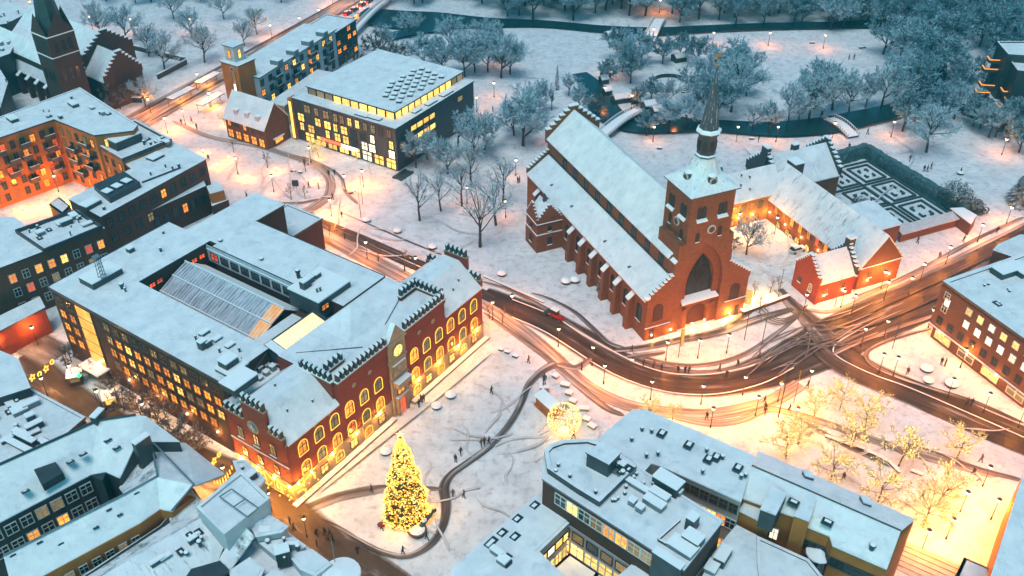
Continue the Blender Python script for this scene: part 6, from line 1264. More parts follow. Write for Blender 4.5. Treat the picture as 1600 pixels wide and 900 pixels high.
grove('bush', [(112, 566, 4.5), (140, 590, 4), (196, 640, 5.5), (222, 655, 6.5), (250, 672, 7), (282, 700, 7.5), (262, 705, 6), (305, 712, 6), (176, 612, 4)], 'spreading snow dusted tree along the lit office front', 'trees in the street beside the office block')
grove('young', [(591, 408, 5.5), (632, 424, 6), (785, 505, 4), (765, 498, 4), (515, 368, 3.5)], 'thin young street tree beside the town hall road', 'young street trees')
grove('young', [(1155, 484, 4.5), (1187, 488, 4.5), (1178, 462, 4), (1203, 458, 4), (1216, 456, 4), (1268, 448, 3), (1372, 435, 3)], 'small lamp lit tree beside the low wall right of the cathedral', 'small trees beside the cathedral')
tree('park2', 1166, 398, 8.5, 'round headed bare tree standing in the monastery courtyard'); tree('bush', 1146, 388, 3, 'low snow dusted bush beside the cathedral tower base')
grove('young', [(405, 335, 4), (455, 312, 5), (477, 310, 4), (418, 262, 5), (478, 268, 4.5), (365, 238, 4)], 'thin young tree on the library square', 'young trees on the library square')
for x, y, h in ((1345, 175, 8),): pass
# far woods across the top, each tree its own object
def wood(seed, x0, x1, y0, y1, n, hs, keys, label, group):
    r = random.Random(seed); done = []
    for k in range(n * 6):
        x, y = r.uniform(x0, x1), r.uniform(y0, y1)
        if any(abs(x - a) < 13 and abs(y - c) < 9 for a, c in done): continue
        done.append((x, y))
        if len(done) >= n: break
    done.sort(key=lambda q: -q[1]); rows = [done[i:i + 14] for i in range(0, len(done), 14)]
    for i, row in enumerate(rows):
        for j, (x, y) in enumerate(sorted(row)): tree(r.choice(keys), x, y, r.uniform(*hs), '%s, %s row, %s from left' % (label, ('front', 'second', 'third', 'back')[min(i, 3)], ORD[j]), group)
wood(1, 780, 1010, -25, 33, 40, (11, 16), ['dark0', 'dark1', 'mist0'], 'dense misted tree beyond the snow field', 'wood beyond the snow field')
wood(2, 1045, 1250, -25, 38, 32, (11, 16), ['dark0', 'mist1', 'dark1'], 'misted tree behind the park lamps', 'wood behind the park lamps')
wood(3, 1250, 1400, -25, 50, 28, (10, 15), ['dark0', 'mist1', 'dark1'], 'tall misted tree at top right of centre', 'wood at top centre right')
wood(4, 1400, 1610, -25, 95, 36, (10, 16), ['dark0', 'dark1'], 'very dark tree in upper right corner', 'wood at the upper right corner')
wood(5, 610, 790, -30, 8, 18, (9, 12), ['mist0', 'mist1', 'dark0'], 'misted tree beyond the dark river pool', 'wood beyond the river pool')
wood(6, 130, 520, -35, 12, 22, (9, 12), ['mist0', 'dark0', 'park0'], 'misted tree behind the brick church', 'wood behind the brick church')
wood(7, 1480, 1600, 110, 220, 9, (7, 10), ['dark0', 'mist1'], 'dark tree crowding the balconied apartment block', 'trees round the apartment tower')
# evergreens
def conifer(seed, h, rad, n=900, top=.04):
    r = random.Random(seed); T = MB(); T.tube((0, 0, 0), (0, 0, h * .95), h * .02, .03, 7); Cc = MB()
    for k in range(n):
        f = (r.random() ** .8); z = h * (.06 + .94 * f); R_ = rad * (1 - f) ** .72 + top; a = r.uniform(0, 6.283); q = Vector((math.cos(a) * R_ * r.uniform(.25, .6), math.sin(a) * R_ * r.uniform(.25, .6), z))
        R_ *= 1 + .11 * math.sin(5 * a + z * 1.3) + .07 * math.sin(2.6 * z + a); e = Vector((math.cos(a) * R_ * r.uniform(.8, 1.1), math.sin(a) * R_ * r.uniform(.8, 1.1), z - R_ * .25)); s = Vector((-math.sin(a), math.cos(a), r.uniform(-.3, .3))) * (.10 + R_ * .09); m_ = q.lerp(e, .6) + Vector((0, 0, .1))
        Cc.poly([q, m_ - s, e, m_ + s])
    return T, Cc
def evergreen(name, px, py, h, rad, label, seed, n=900, m=NEEDLE, scale=(1, 1, 1)):
    T, Cc = conifer(seed, h, rad, n); t = thing(name, label, 'tree', P(px, py)[:]); T.build('trunk', BARK, t); Cc.build('crown', m, t); t.scale = scale; return t
evergreen('conifer', 870, 140, 8, .9, 'slim young conifer standing alone on the snow field', 5, 260)
evergreen('conifer', 1598, 318, 11, 4.5, 'broad dark evergreen at the right edge above the road', 6, 1500)
evergreen('conifer', 936, 455, 3.2, .8, 'small clipped evergreen between the cathedral buttresses', 7, 250)
def shrub(px, py, r_, h, label, seed, group=None, n=1500):
    rr = random.Random(seed); Cc = MB(); lob = [(rr.uniform(-.6, .6) * r_, rr.uniform(-.6, .6) * r_, h * rr.uniform(.35, .65), r_ * rr.uniform(.35, .6)) for _ in range(9)]
    for k in range(n):
        lx, ly, lz, lr = rr.choice(lob); d = Vector((rr.gauss(0, 1), rr.gauss(0, 1), rr.gauss(0, 1))).normalized(); c = Vector((lx, ly, lz)) + d * lr * rr.uniform(.7, 1.05); c.z = max(.1, c.z); s = d.orthogonal().normalized() * rr.uniform(.12, .28); s2 = d.cross(s) * rr.uniform(.7, 1.2)
        s.z += rr.uniform(-.1, .1); Cc.poly([c - s, c - s2, c + s, c + s2])
    T = MB()
    for l_ in lob: T.tube((0, 0, 0), l_[:3], .12, .03, 5)
    t = thing('evergreen_shrub', label, 'shrub', P(px, py)[:], 0, group); T.build('stem', BARK, t); Cc.build('foliage', NEEDLE, t); return t
shrub(1490, 322, 5.5, 5.5, 'large dark round evergreen shrub with snow on its leaves near the garden hedge', 3, n=2600)
shrub(1520, 330, 3, 2.6, 'low dark shrub spreading beside the large evergreen', 4); shrub(1342, 328, 2.3, 3.4, 'dark evergreen shrub between monastery roof and garden annex', 5, n=900)
# christmas tree
T, Cc = conifer(11, 17.8, 3.5, 3600, .15); xt = thing('christmas_tree', 'tall christmas tree covered in golden lights on the square before the town hall', 'christmas tree', P(637, 806)[:])
T.build('trunk', BARK, xt); Cc.build('crown', mat('spruce_needles', (.05, .07, .02), (.03, .05, .015)), xt)
rr = random.Random(31); b = MB()
for k in range(5200):
    f = rr.random() ** 1.25; z = 17.8 * (.03 + .96 * f); R_ = (3.62 * (1 - f) ** .72 + .15) * rr.uniform(.86, 1.06); a = rr.uniform(0, 6.283); R_ *= 1 + .11 * math.sin(5 * a + z * 1.3) + .07 * math.sin(2.6 * z + a); c = Vector((math.cos(a) * R_, math.sin(a) * R_, z)); s = rr.uniform(.06, .16)
    i = len(b.v); b.v += [tuple(c + Vector(d) * s) for d in ((1, 0, 0), (0, 1, 0), (-1, 0, 0), (0, -1, 0), (0, 0, 1), (0, 0, -1))]
    for q in ((0, 1, 4), (1, 2, 4), (2, 3, 4), (3, 0, 4), (1, 0, 5), (2, 1, 5), (3, 2, 5), (0, 3, 5)): b.f.append(tuple(i + w_ for w_ in q)); b.m.append(0 if k % 3 else 1)
XL1 = emit('fairy_gold', (1, .30, .01), (1, .50, .05), 3.0, scale=.5, rnd=False); XL2 = emit('fairy_bright', (1, .62, .14), (1, .75, .28), 3.2, rnd=False)
xl_ = b.build('fairy_lights', [XL1, XL2], xt); xl_['kind'] = 'stuff'
b = MB(); 
for k in range(5):
    a = 2 * math.pi * k / 5 + math.pi / 2; b.poly([(0, 0, .25), (.28 * math.cos(a - .63), 0, .28 * math.sin(a - .63)), (.8 * math.cos(a), 0, .8 * math.sin(a)), (.28 * math.cos(a + .63), 0, .28 * math.sin(a + .63))]); b.poly([(0, .2, 0), (.28 * math.cos(a - .63), 0, .28 * math.sin(a - .63)), (.8 * math.cos(a), 0, .8 * math.sin(a)), (.28 * math.cos(a + .63), 0, .28 * math.sin(a + .63))][::-1])
b.build('star', XL2, xt, loc=(0, 0, 18.3))
def glow(parent, loc, w, col=(1, .52, .18), size=.3, name='lamp_light'):
    l = bpy.data.lights.new(name, 'POINT'); l.energy = w; l.color = col; l.shadow_soft_size = size; o = bpy.data.objects.new(name, l); link(o, parent); o.location = loc; return o
for z, w_ in ((2.2, 160), (7, 260), (13, 180)):
    for a in range(3): glow(xt, (math.cos(a * 2.1 + z) * (4.6 - z * .2), math.sin(a * 2.1 + z) * (4.6 - z * .2), z), w_ * .2, (1, .42, .07), .5)
for z, w_ in ((2, 260), (5, 260), (9, 200), (13, 120)): glow(xt, (0, 0, z), w_, (1, .40, .05), .8, 'inner_fill_light')  # unseen lights added inside the crown so the branches glow
# trees strung with lights on the lower right plaza
FAIRY = emit('fairy_string', (1, .55, .12), (1, .72, .26), 2.4, rnd=False)
TWIGL = mat('pale_lit_twigs', (.34, .25, .2), (.22, .16, .13))
for s in range(2):
    T, Cc, e = grow_tree(seed=140 + s, h=6.2, spread=1.2, limbs=10, dens=1.25, upright=.45, ribw=.035); rr = random.Random(s); b = MB()
    for q in e:
        if rr.random() < .7:
            sz = rr.uniform(.055, .10); i = len(b.v); q = q + Vector((rr.uniform(-.15, .15), rr.uniform(-.15, .15), rr.uniform(-.15, .15))); b.v += [tuple(q + Vector(d) * sz) for d in ((1, 0, -.5), (-.5, .87, -.5), (-.5, -.87, -.5), (0, 0, 1))]
            for w_ in ((0, 1, 3), (1, 2, 3), (2, 0, 3), (2, 1, 0)): b.f.append(tuple(i + z for z in w_)); b.m.append(0)
    for k in range(14): b.tube((.16 * math.cos(k * 1.3), .16 * math.sin(k * 1.3), .15 + k * .14), (.16 * math.cos(k * 1.3 + 1.3), .16 * math.sin(k * 1.3 + 1.3), .29 + k * .14), .035, n=4)
    TREES['fairy%d' % s] = (T.mesh('trunk', BARK), Cc.mesh('crown', TWIGL), 6.2, b.mesh('light_string', FAIRY))
FT = [(1228, 716, 6.5), (1247, 694, 5.5), (1272, 652, 5), (1312, 640, 5), (1330, 700, 6), (1352, 668, 6), (1298, 752, 6), (1404, 728, 6.3), (1372, 786, 6.3), (1442, 824, 6.6), (1463, 792, 7), (1495, 716, 5.5)]
for k, (x, y, h) in enumerate(sorted(FT)):
    t = tree('fairy%d' % (k % 2), x, y, h * 1.12, 'bare plaza tree wrapped in golden fairy lights, %s from the left' % ORD[k], 'trees strung with lights on the plaza', 'fairy_light_tree')
    ls_ = inst('light_string', TREES['fairy%d' % (k % 2)][3], t); ls_['kind'] = 'stuff'; glow(t, (0, 0, 3.2), 30, (1, .42, .1), 1.2)
for k, (x, y, h, lb) in enumerate(((1015, 654, 4.2, 'slim golden lit tree left of the pair behind the office roof'), (1050, 658, 3.6, 'low spreading golden lit tree behind the office roof'), (498, 246, 4.6, 'golden lit tree before the glazed library front'), (352, 196, 3.6, 'golden lit tree at the foot of the orange clock tower'), (436, 205, 4, 'dim lit tree before the gabled house'))):
    t = tree('fairy%d' % (k % 2), x, y, h, lb, None, 'fairy_light_tree'); ls_ = inst('light_string', TREES['fairy%d' % (k % 2)][3], t); ls_['kind'] = 'stuff'; glow(t, (0, 0, 2.5), 60, (1, .42, .08), 1.0)
# ball of lights
bt = thing('light_sphere', 'large hollow ball of golden lights standing on the square', 'light sculpture', P(881, 674)[:]); b = MB(); rr = random.Random(6)
for k in range(12):
    a = math.pi * k / 12
    for j in range(24): t0_, t1_ = 2 * math.pi * j / 24, 2 * math.pi * (j + 1) / 24; f_ = lambda t: (2.9 * math.cos(a) * math.cos(t), 2.9 * math.sin(a) * math.cos(t), 3.0 + 2.9 * math.sin(t)); b.tube(f_(t0_), f_(t1_), .035, n=4)
b.build('frame', METAL_G, bt); b = MB()
for k in range(760):
    d = Vector((rr.gauss(0, 1), rr.gauss(0, 1), rr.gauss(0, 1))).normalized() * 2.95; s = rr.uniform(.06, .15); c = Vector((0, 0, 3.0)) + d; i = len(b.v)
    b.v += [tuple(c + Vector(q) * s) for q in ((1, 0, 0), (0, 1, 0), (-1, 0, 0), (0, -1, 0), (0, 0, 1), (0, 0, -1))]
    for q in ((0, 1, 4), (1, 2, 4), (2, 3, 4), (3, 0, 4), (1, 0, 5), (2, 1, 5), (3, 2, 5), (0, 3, 5)): b.f.append(tuple(i + w_ for w_ in q)); b.m.append(k % 2)
o = b.build('bulbs', [XL2, emit('fairy_white', (1, .5, .06), (1, .65, .14), 4, rnd=False)], bt); o['kind'] = 'stuff'; glow(bt, (0, 0, 3), 110, (1, .45, .1), 2.4)
b = MB(); b.lathe((0, 0, 0), [(1.2, 0), (1.0, .4)], 12); b.build('base', SNOWCAP, bt)
# ================================================================ STREET LAMPS
_lm = {}
def lamp_mesh(kind):
    if kind in _lm: return _lm[kind]
    b = MB(); g = MB()
    if kind == 'post':
        b.tube((0, 0, 0), (0, 0, 4.3), .09, .06, 6); b.lathe((0, 0, 0), [(.16, 0), (.14, .6), (.09, .7)], 8); b.lathe((0, 0, 4.86), [(.42, 0), (.3, .14), (.03, .26)], 10); g.lathe((0, 0, 4.3), [(.1, 0), (.26, .12), (.34, .42), (.2, .56)], 10)
        hz = 4.6
    elif kind == 'tall':
        b.tube((0, 0, 0), (0, 0, 8.6), .14, .08, 6); b.tube((0, 0, 8.5), (1.7, 0, 8.9), .07, n=5); b.box(1.2, -.2, 8.85, 2.4, .2, 9.02); g.box(1.3, -.16, 8.78, 2.3, .16, 8.85); hz = 8.6
    else:
        b.tube((0, 0, 0), (0, 0, .9), .08, n=6); g.blob((0, 0, 1.1), .22, .22, .25, 0, 8, 5); b.lathe((0, 0, 1.3), [(.25, 0), (.02, .1)], 8); hz = 1.1
    _lm[kind] = (b.mesh('pole', DARKF), g.mesh('lantern', LAMPG), hz); return _lm[kind]
WARM = (1, .25, .015)
def lamp(x, y, label, w=260, kind='post', col=WARM, rz=0, group='street lamps', dy=0):
    pm, gm, hz = lamp_mesh(kind); t = thing('street_lamp', label, 'street lamp', P(x, y)[:], rz, group); inst('pole', pm, t); inst('lantern', gm, t)
    glow(t, (1.8 if kind == 'tall' else 0.0, 0, hz - (.75 if kind == 'tall' else 0) if kind != 'low' else hz + .5), w * GLOWK, col, .5); return t
GLOWK = 1.7
def lamprow(pts, what, group, **k):
    for i, (x, y, w, *kk) in enumerate(sorted(pts)): lamp(x, y, '%s, %s from the left' % (what, ORD[i]), w, kk[0] if kk else 'post', group=group, **k)
lamprow([(505, 378, 330), (574, 405, 330), (651, 430, 320), (518, 338, 620), (700, 452, 220)], 'lit lamp post along the road north of the town hall', 'lamps on the town hall road')
lamprow([(800, 490, 300), (872, 542, 330), (943, 600, 340), (1016, 625, 230), (770, 500, 200), (1095, 632, 220), (1160, 618, 280)], 'lit lamp post on the curved road below the cathedral', 'lamps on the curved road')
lamprow([(925, 571, 130), (1040, 563, 190), (1090, 560, 170), (1135, 552, 120), (985, 590, 80)], 'lit lamp post on snow island before the cathedral', 'lamps on the snow island')
lamprow([(1381, 468, 280), (1437, 440, 320), (1477, 413, 320), (1527, 378, 320), (1572, 350, 300), (1330, 490, 280), (1418, 462, 200)], 'lit lamp post on the road rising to the right edge', 'lamps on the road to the right')
lamprow([(1450, 512, 300), (1380, 530, 260), (1345, 542, 200), (1373, 583, 260), (1395, 588, 120), (1536, 645, 200), (1590, 668, 200), (1480, 622, 140), (1555, 600, 160), (1500, 575, 160)], 'lit lamp post on snow triangle by the brown building', 'lamps on the snow triangle')
lamp(1216, 652, 'tall mast lamp with a bracket arm beside the plaza trees', 900, 'tall', rz=1.2)
lamprow([(1215, 628, 170), (1262, 608, 110), (1240, 668, 150), (1180, 650, 220), (1110, 668, 200)], 'lit lamp post where the cycle track curves past the plaza', 'lamps on the plaza edge')
lamprow([(1535, 760, 380), (1500, 800, 750), (1478, 842, 900), (1548, 812, 500), (1440, 860, 500), (1560, 850, 500)], 'lit lamp post on the brightly lit plaza corner', 'lamps on the bright plaza corner')
lamprow([(884, 222, 130), (1020, 222, 80), (1055, 192, 75), (1212, 222, 120), (1300, 216, 110), (1392, 214, 130), (1565, 242, 140), (1113, 72, 130), (1200, 72, 130), (1286, 76, 120), (1030, 20, 130), (1020, 66, 130), (944, 160, 60), (950, 118, 60), (986, 172, 75), (1150, 222, 60), (1575, 222, 100)], 'lit park lamp among the misty trees', 'park lamps')
lamprow([(806, 275, 80), (730, 318, 85), (745, 175, 65), (772, 152, 90), (780, 100, 45), (790, 340, 65)], 'lit lamp on the path between library and cathedral', 'lamps on the lawn path')
lamprow([(236, 178, 420), (262, 208, 300), (312, 138, 260), (330, 168, 260), (372, 108, 220), (425, 60, 200), (470, 48, 200), (520, 8, 240), (555, 10, 240), (500, 35, 180), (440, 92, 160), (290, 196, 200)], 'lit lamp along the boulevard at upper left', 'boulevard lamps')
lamprow([(145, 46, 100), (208, 50, 85), (300, 50, 85), (395, 40, 80), (52, 22, 80), (20, 14, 100)], 'small lit lamp on the church green', 'church green lamps')
lamprow([(318, 240, 70, 'low'), (358, 250, 70, 'low'), (372, 272, 120), (432, 268, 70, 'low'), (492, 284, 60, 'low'), (428, 300, 120), (568, 292, 450), (540, 300, 90), (420, 215, 110), (486, 255, 100), (398, 200, 130), (385, 280, 90, 'low'), (340, 262, 90, 'low')], 'lit lamp on the open square before the library', 'library square lamps')
lamprow([(36, 330, 170, 'low'), (70, 326, 220, 'low'), (106, 322, 160, 'low'), (118, 318, 130, 'low'), (152, 292, 130, 'low'), (10, 318, 160, 'low'), (92, 300, 160), (30, 300, 120)], 'lit lamp in orange apartment court', 'court lamps', col=(1, .26, .015))
lamprow([(20, 500, 300), (72, 470, 300), (8, 560, 220), (60, 540, 200)], 'lit lamp in the yard of the brown apartment block', 'yard lamps', col=(1, .34, .05))
lamprow([(75, 620, 120), (118, 600, 80), (230, 660, 130), (160, 640, 90), (300, 735, 120), (355, 760, 170), (425, 800, 200), (480, 840, 130)], 'lit lamp in the side street left of the town hall', 'side street lamps', col=(1, .42, .10))
lamprow([(1313, 482, 240), (1376, 452, 240), (1255, 488, 130)], 'lit lamp by the red brick monastery houses', 'lamps by the monastery houses', col=(1, .36, .06))
lamprow([(1176, 372, 200), (1210, 366, 90), (1152, 360, 130)], 'lit lamp in the monastery courtyard', 'courtyard lamps', col=(1, .40, .08))
lamprow([(1166, 480, 160, 'low'), (1196, 470, 160, 'low'), (1140, 500, 90, 'low')], 'low lamp lighting small trees right of the cathedral', 'low lamps by the cathedral', col=(1, .5, .12))
# flood lamps fixed to walls: cathedral front, shop fronts, court; town hall front is added fill
def wall_or_fill_lamp(parent, loc, w, col=WARM, rz=0):
    key = 'wall'
    if key not in _lm:
        b = MB(); b.box(-.12, -.3, -.1, .12, 0, .15); _lm[key] = b.mesh('wall_or_fill_lamp', LAMPG)
    o = inst('wall_or_fill_lamp', _lm[key], parent, loc, rz); g_ = glow(o, (0, -.7, -.1), w * .8, col, .2); return o
for u, w_ in ((1.5, 30), (6, 60), (11, 75), (14, 65), (20, 60), (23, 35)): wall_or_fill_lamp(ca, (u, -.05, 1.2), w_, (1, .36, .07))
for v in (-2, -9, -16, -24): wall_or_fill_lamp(bpy.data.objects['bank_building'], (-.12, v, 3.2), 90, (1, .35, .08), -math.pi / 2)
for v in (4, 10, 16, 22, 28): wall_or_fill_lamp(mo, (50.45, v, 2.4), 45, (1, .38, .07), -math.pi / 2)
for u in (38, 42, 46): wall_or_fill_lamp(mb_, (u, 28.95, 2.4), 60, (1, .38, .06), 0)
for u in (53, 59): wall_or_fill_lamp(mo, (u, -3.05, 2.0), 85, (1, .30, .05), 0)
for u in (41, 46): wall_or_fill_lamp(mh, (u, -3.65, 1.8), 70, (1, .30, .05), 0)
for v in (.5, 4, 8, 12): wall_or_fill_lamp(th, (-.15, v, 3.6), 170, (1, .38, .05), -math.pi / 2)
for u in (1, 4, 9, 15, 21, 32, 38, 44, 50): wall_or_fill_lamp(th, (u, -.15, 3.7), 150 if u < 6 else 100, (1, .40, .05), 0)  # lamps added along the front to wash base and brick with warm light
for v in (20, 28, 36, 44, 53): wall_or_fill_lamp(ob, (1.95, v, 3.4), 70, (1, .42, .1), -math.pi / 2)
for n_, lst in (('office_building', ((-1, 0, 0),)),): pass
cl2 = thing('court_lamp', 'bright lamp mast inside the yellow lit court at the bottom', 'lamp', P(905, 872)[:]); b = MB(); b.tube((0, 0, 0), (0, 0, 6.2), .08, n=6); b.build('pole', DARKF, cl2); b = MB(); b.blob((0, 0, 6.3), .25, .25, .25); b.build('lantern', LAMPG, cl2); glow(cl2, (0, 0, 5.6), 900, (1, .42, .07), .3)
cl2 = thing('court_lamp', 'bright lamp mast in the narrow court behind the dark office building', 'lamp', P(1105, 838)[:]); b = MB(); b.tube((0, 0, 0), (0, 0, 5.2), .08, n=6); b.build('pole', DARKF, cl2); b = MB(); b.blob((0, 0, 5.3), .25, .25, .25); b.build('lantern', LAMPG, cl2); glow(cl2, (0, 0, 5.9), 260, (1, .5, .14), .3)
cl2 = thing('court_lamp', 'lamp mast lighting the ochre rear wall at the lower right', 'lamp', P(1250, 880)[:]); b = MB(); b.tube((0, 0, 0), (0, 0, 5.2), .08, n=6); b.build('pole', DARKF, cl2); b = MB(); b.blob((0, 0, 5.3), .25, .25, .25); b.build('lantern', LAMPG, cl2); glow(cl2, (0, 0, 5.9), 300, (1, .36, .06), .3)
# ================================================================ BRIDGES
def bridge(name, label, a, c, z, w):
    p, q = P(*a, z), P(*c, z); d = q - p; t = thing(name, label, 'bridge', (p.x, p.y, 0), math.atan2(d.y, d.x)); L = d.length; b = MB()
    N = 10; zz_ = lambda x: z - .8 + .8 * math.sin(math.pi * x / L)
    for k in range(N):
        x0, x1 = L * k / N, L * (k + 1) / N; z0, z1 = zz_(x0), zz_(x1)
        b.slab([(x0, -w / 2, z0), (x1, -w / 2, z1), (x1, w / 2, z1), (x0, w / 2, z0)], .35, 0); b.slab([(x0, -w / 2 + .1, z0 + .12), (x1, -w / 2 + .1, z1 + .12), (x1, w / 2 - .1, z1 + .12), (x0, w / 2 - .1, z0 + .12)], .11, 1)
    b.build('deck', [METAL_D, SNOWCAP], t)
    for s in (-1, 1):
        b = MB(); n = int(L / .9)
        for k in range(n + 1): x = L * k / n; b.box(x - .09, s * w / 2 - .09, zz_(x) - .3, x + .09, s * w / 2 + .09, zz_(x) + 1.05, 0)
        for k in range(N): b.tube((L * k / N, s * w / 2, zz_(L * k / N) + 1.05), (L * (k + 1) / N, s * w / 2, zz_(L * (k + 1) / N) + 1.05), .1, n=4, mi=1)
        b.build('railing', [PLASTER_W, SNOWCAP], t)
    return t
bridge('footbridge', 'white railed footbridge over the dark stream behind the cathedral', (940, 208), (998, 168), 2.2, 3.4)
bridge('footbridge', 'plain snow covered footbridge across the park river', (1293, 180), (1334, 209), 1.4, 3.6)
bridge('footbridge', 'snowy footbridge at the top leading into the wood', (1012, 66), (1032, 26), 1.6, 4.0)
bridge('road_bridge', 'road bridge parapet carrying the boulevard over the dark pool', (548, 52), (606, -4), 2.2, 2.4)
# ================================================================ PEOPLE
def make_person(seed, coat, trou, stride):
    # body from rings: coat, trousers, head, hat; legs and arms run on from the same skin
    b = MB()
    def loft(rings, mis):
        i0 = len(b.v); n = 8
        for c, rx, ry in rings: b.v += [(c[0] + rx * math.cos(2 * math.pi * k / n), c[1] + ry * math.sin(2 * math.pi * k / n), c[2]) for k in range(n)]
        for j in range(len(rings) - 1):
            for k in range(n): b.f.append((i0 + j * n + k, i0 + j * n + (k + 1) % n, i0 + (j + 1) * n + (k + 1) % n, i0 + (j + 1) * n + k)); b.m.append(mis[j])
        b.f.append(tuple(i0 + (len(rings) - 1) * n + k for k in range(n))); b.m.append(mis[-1]); b.f.append(tuple(i0 + n - 1 - k for k in range(n))); b.m.append(mis[0])
    loft([((0, 0, .74), .17, .13), ((0, 0, .95), .19, .14), ((0, 0, 1.15), .17, .13), ((0, 0, 1.38), .23, .13), ((0, .01, 1.46), .14, .10), ((0, .02, 1.52), .065, .065), ((0, .03, 1.57), .075, .085), ((0, .03, 1.66), .095, .115), ((0, .02, 1.75), .08, .095), ((0, .01, 1.80), .03, .04)], [0, 0, 0, 0, 0, 2, 2, 3, 3, 3])
    for s in (-1, 1):
        st = stride * s
        loft([((.11 * s, st + .02, .0), .055, .13), ((.11 * s, st + .02, .08), .055, .11), ((.11 * s, st * .95, .14), .05, .055), ((.11 * s, st * .55 + .04, .48), .07, .075), ((.10 * s, 0, .86), .095, .11)], [1, 1, 1, 1, 1])
        loft([((.27 * s, -st * .8 + .10, .78), .035, .04), ((.27 * s, -st * .7 + .06, .86), .045, .05), ((.27 * s, -st * .35, 1.12), .055, .06), ((.21 * s, 0, 1.40), .065, .07)], [2, 0, 0, 0])
    return b.mesh('person', [coat, trou, SKIN, HAIR], True)
SKIN = mat('skin', (.5, .3, .22), (.45, .27, .2)); HAIR = mat('wool_hat', (.04, .035, .04), (.03, .03, .03))
DK1 = mat('dark_coat', (.02, .025, .03), (.015, .018, .02)); DK2 = mat('navy_coat', (.02, .03, .06), (.015, .02, .045)); RD = mat('red_coat', (.28, .04, .02), (.22, .03, .02)); BR = mat('brown_coat', (.12, .07, .04), (.09, .05, .03)); TR = mat('dark_trousers', (.02, .02, .022), (.015, .015, .016))
PM = [make_person(k, c, TR, s) for k, (c, s) in enumerate(((DK1, .26), (DK2, .06), (BR, .22), (DK1, .04), (RD, .24)))]
PN = ['walking in dark coat', 'standing in navy coat', 'walking in brown coat', 'standing in dark coat', 'walking in red coat']
rp = random.Random(42)
def people(pts, where, group):
    for i, pt in enumerate(sorted(pts)):
        k = pt[2] if len(pt) > 2 else rp.choice([0, 0, 1, 2, 3, 0]); o = inst('person', PM[k], None, P(pt[0], pt[1])[:], rp.uniform(0, 6.28)); o.scale = (1.12,) * 3
        tag(o, 'person %s %s, %s from the left' % (PN[k], where, ORD[i]), 'person', group)
people([(708, 777, 2), (725, 778, 2), (720, 711), (630, 866, 0), (581, 770), (559, 865), (597, 828, 4), (752, 698, 2), (757, 695, 2), (764, 694, 0), (768, 615, 0), (712, 722), (826, 567), (667, 843)], 'on the square', 'people on the square')
people([(454, 820), (495, 838), (496, 855), (508, 836), (512, 845, 2), (516, 838), (460, 830, 2), (520, 846)], 'in the street corner', 'people at the street corner')
people([(1021, 575), (1033, 580), (1059, 583), (1070, 583), (1076, 584), (1124, 580), (1152, 573), (1135, 590), (1005, 573), (909, 578), (987, 551), (1186, 560)], 'below the cathedral', 'people below the cathedral')
people([(1104, 655), (1194, 630), (1195, 648), (1233, 643), (1317, 750), (1440, 780), (1532, 722), (1520, 742), (1380, 702), (896, 685), (1261, 607), (1195, 641), (1319, 455)], 'by the plaza', 'people by the plaza')
people([(1476, 572), (1470, 570), (1517, 634), (1510, 633), (1417, 585)], 'on the snow triangle', 'people on the snow triangle')
people([(1334, 93), (1326, 93), (1326, 233), (1337, 242), (1383, 250), (1421, 252), (1448, 268), (1454, 264), (1443, 268), (1372, 256), (1359, 248), (1395, 274), (1283, 220), (1185, 222), (1355, 210), (1500, 272)], 'in the snowy park', 'people in the park')
people([(476, 258), (514, 275), (523, 274), (498, 295), (520, 312), (534, 340), (483, 294), (471, 352), (539, 373), (300, 192), (308, 202), (326, 251), (386, 310), (812, 285), (809, 286), (660, 425)], 'near the library square', 'people near the library square')
people([(770, 175), (771, 192), (1505, 378), (1467, 404), (1433, 380), (1557, 364), (163, 645), (168, 648), (238, 690), (284, 195), (184, 665), (1160, 497), (662, 628), (658, 628), (655, 636)], 'out beside the buildings', 'people beside the buildings')
# ================================================================ VEHICLES
TYRE = mat('tyre', (.015, .015, .015), (.01, .01, .01)); CARW = mat('white_car_paint', (.55, .56, .58), (.5, .5, .52), rough=.3)
def car_mesh(paint):
    """body of a small car as lofted cross sections, with glass, snow on roof and bonnet"""
    b = MB(); prof = [(-2.0, .35, .62, .72), (-1.9, .28, .85, .80), (-1.1, .25, .92, .82), (-.5, .25, .95, .82), (.9, .25, .95, .82), (1.6, .25, .95, .80), (2.0, .32, .8, .74)]
    rings = [[(x, -w, z0), (x, -w, z1 - .08), (x, -w + .08, z1), (x, w - .08, z1), (x, w, z1 - .08), (x, w, z0)] for x, z0, z1, w in prof]
    for a, c in zip(rings, rings[1:]):
        for k in range(6): b.poly([a[k], c[k], c[(k + 1) % 6], a[(k + 1) % 6]], 0)
    b.poly(rings[0], 0); b.poly(rings[-1][::-1], 0)
    g = MB(); lo = [(-.95, -.76, .93), (1.75, -.76, .93), (1.75, .76, .93), (-.95, .76, .93)]; hi = [(-.35, -.62, 1.42), (1.25, -.62, 1.42), (1.25, .62, 1.42), (-.35, .62, 1.42)]
    for k in range(4): g.poly([lo[k], lo[(k + 1) % 4], hi[(k + 1) % 4], hi[k]])
    s = MB(); s.slab([(x, y, 1.54) for x, y, z in hi], .13); s.slab([(-1.85, -.7, .98), (-1.0, -.7, 1.0), (-1.0, .7, 1.0), (-1.85, .7, .98)], .08)
    return b.mesh('body', paint), g.mesh('windows', GLASS_D), s.mesh('snow_cover', SNOWCAP)
wm_ = MB(); wm_.tube((0, -.1, 0), (0, .1, 0), .31, n=14); wm_.tube((0, -.11, 0), (0, .11, 0), .16, n=8, mi=1); WHM = wm_.mesh('wheel', [TYRE, METAL_G])
HL = MB(); HL.box(-.04, -.16, -.08, .04, .16, .08)
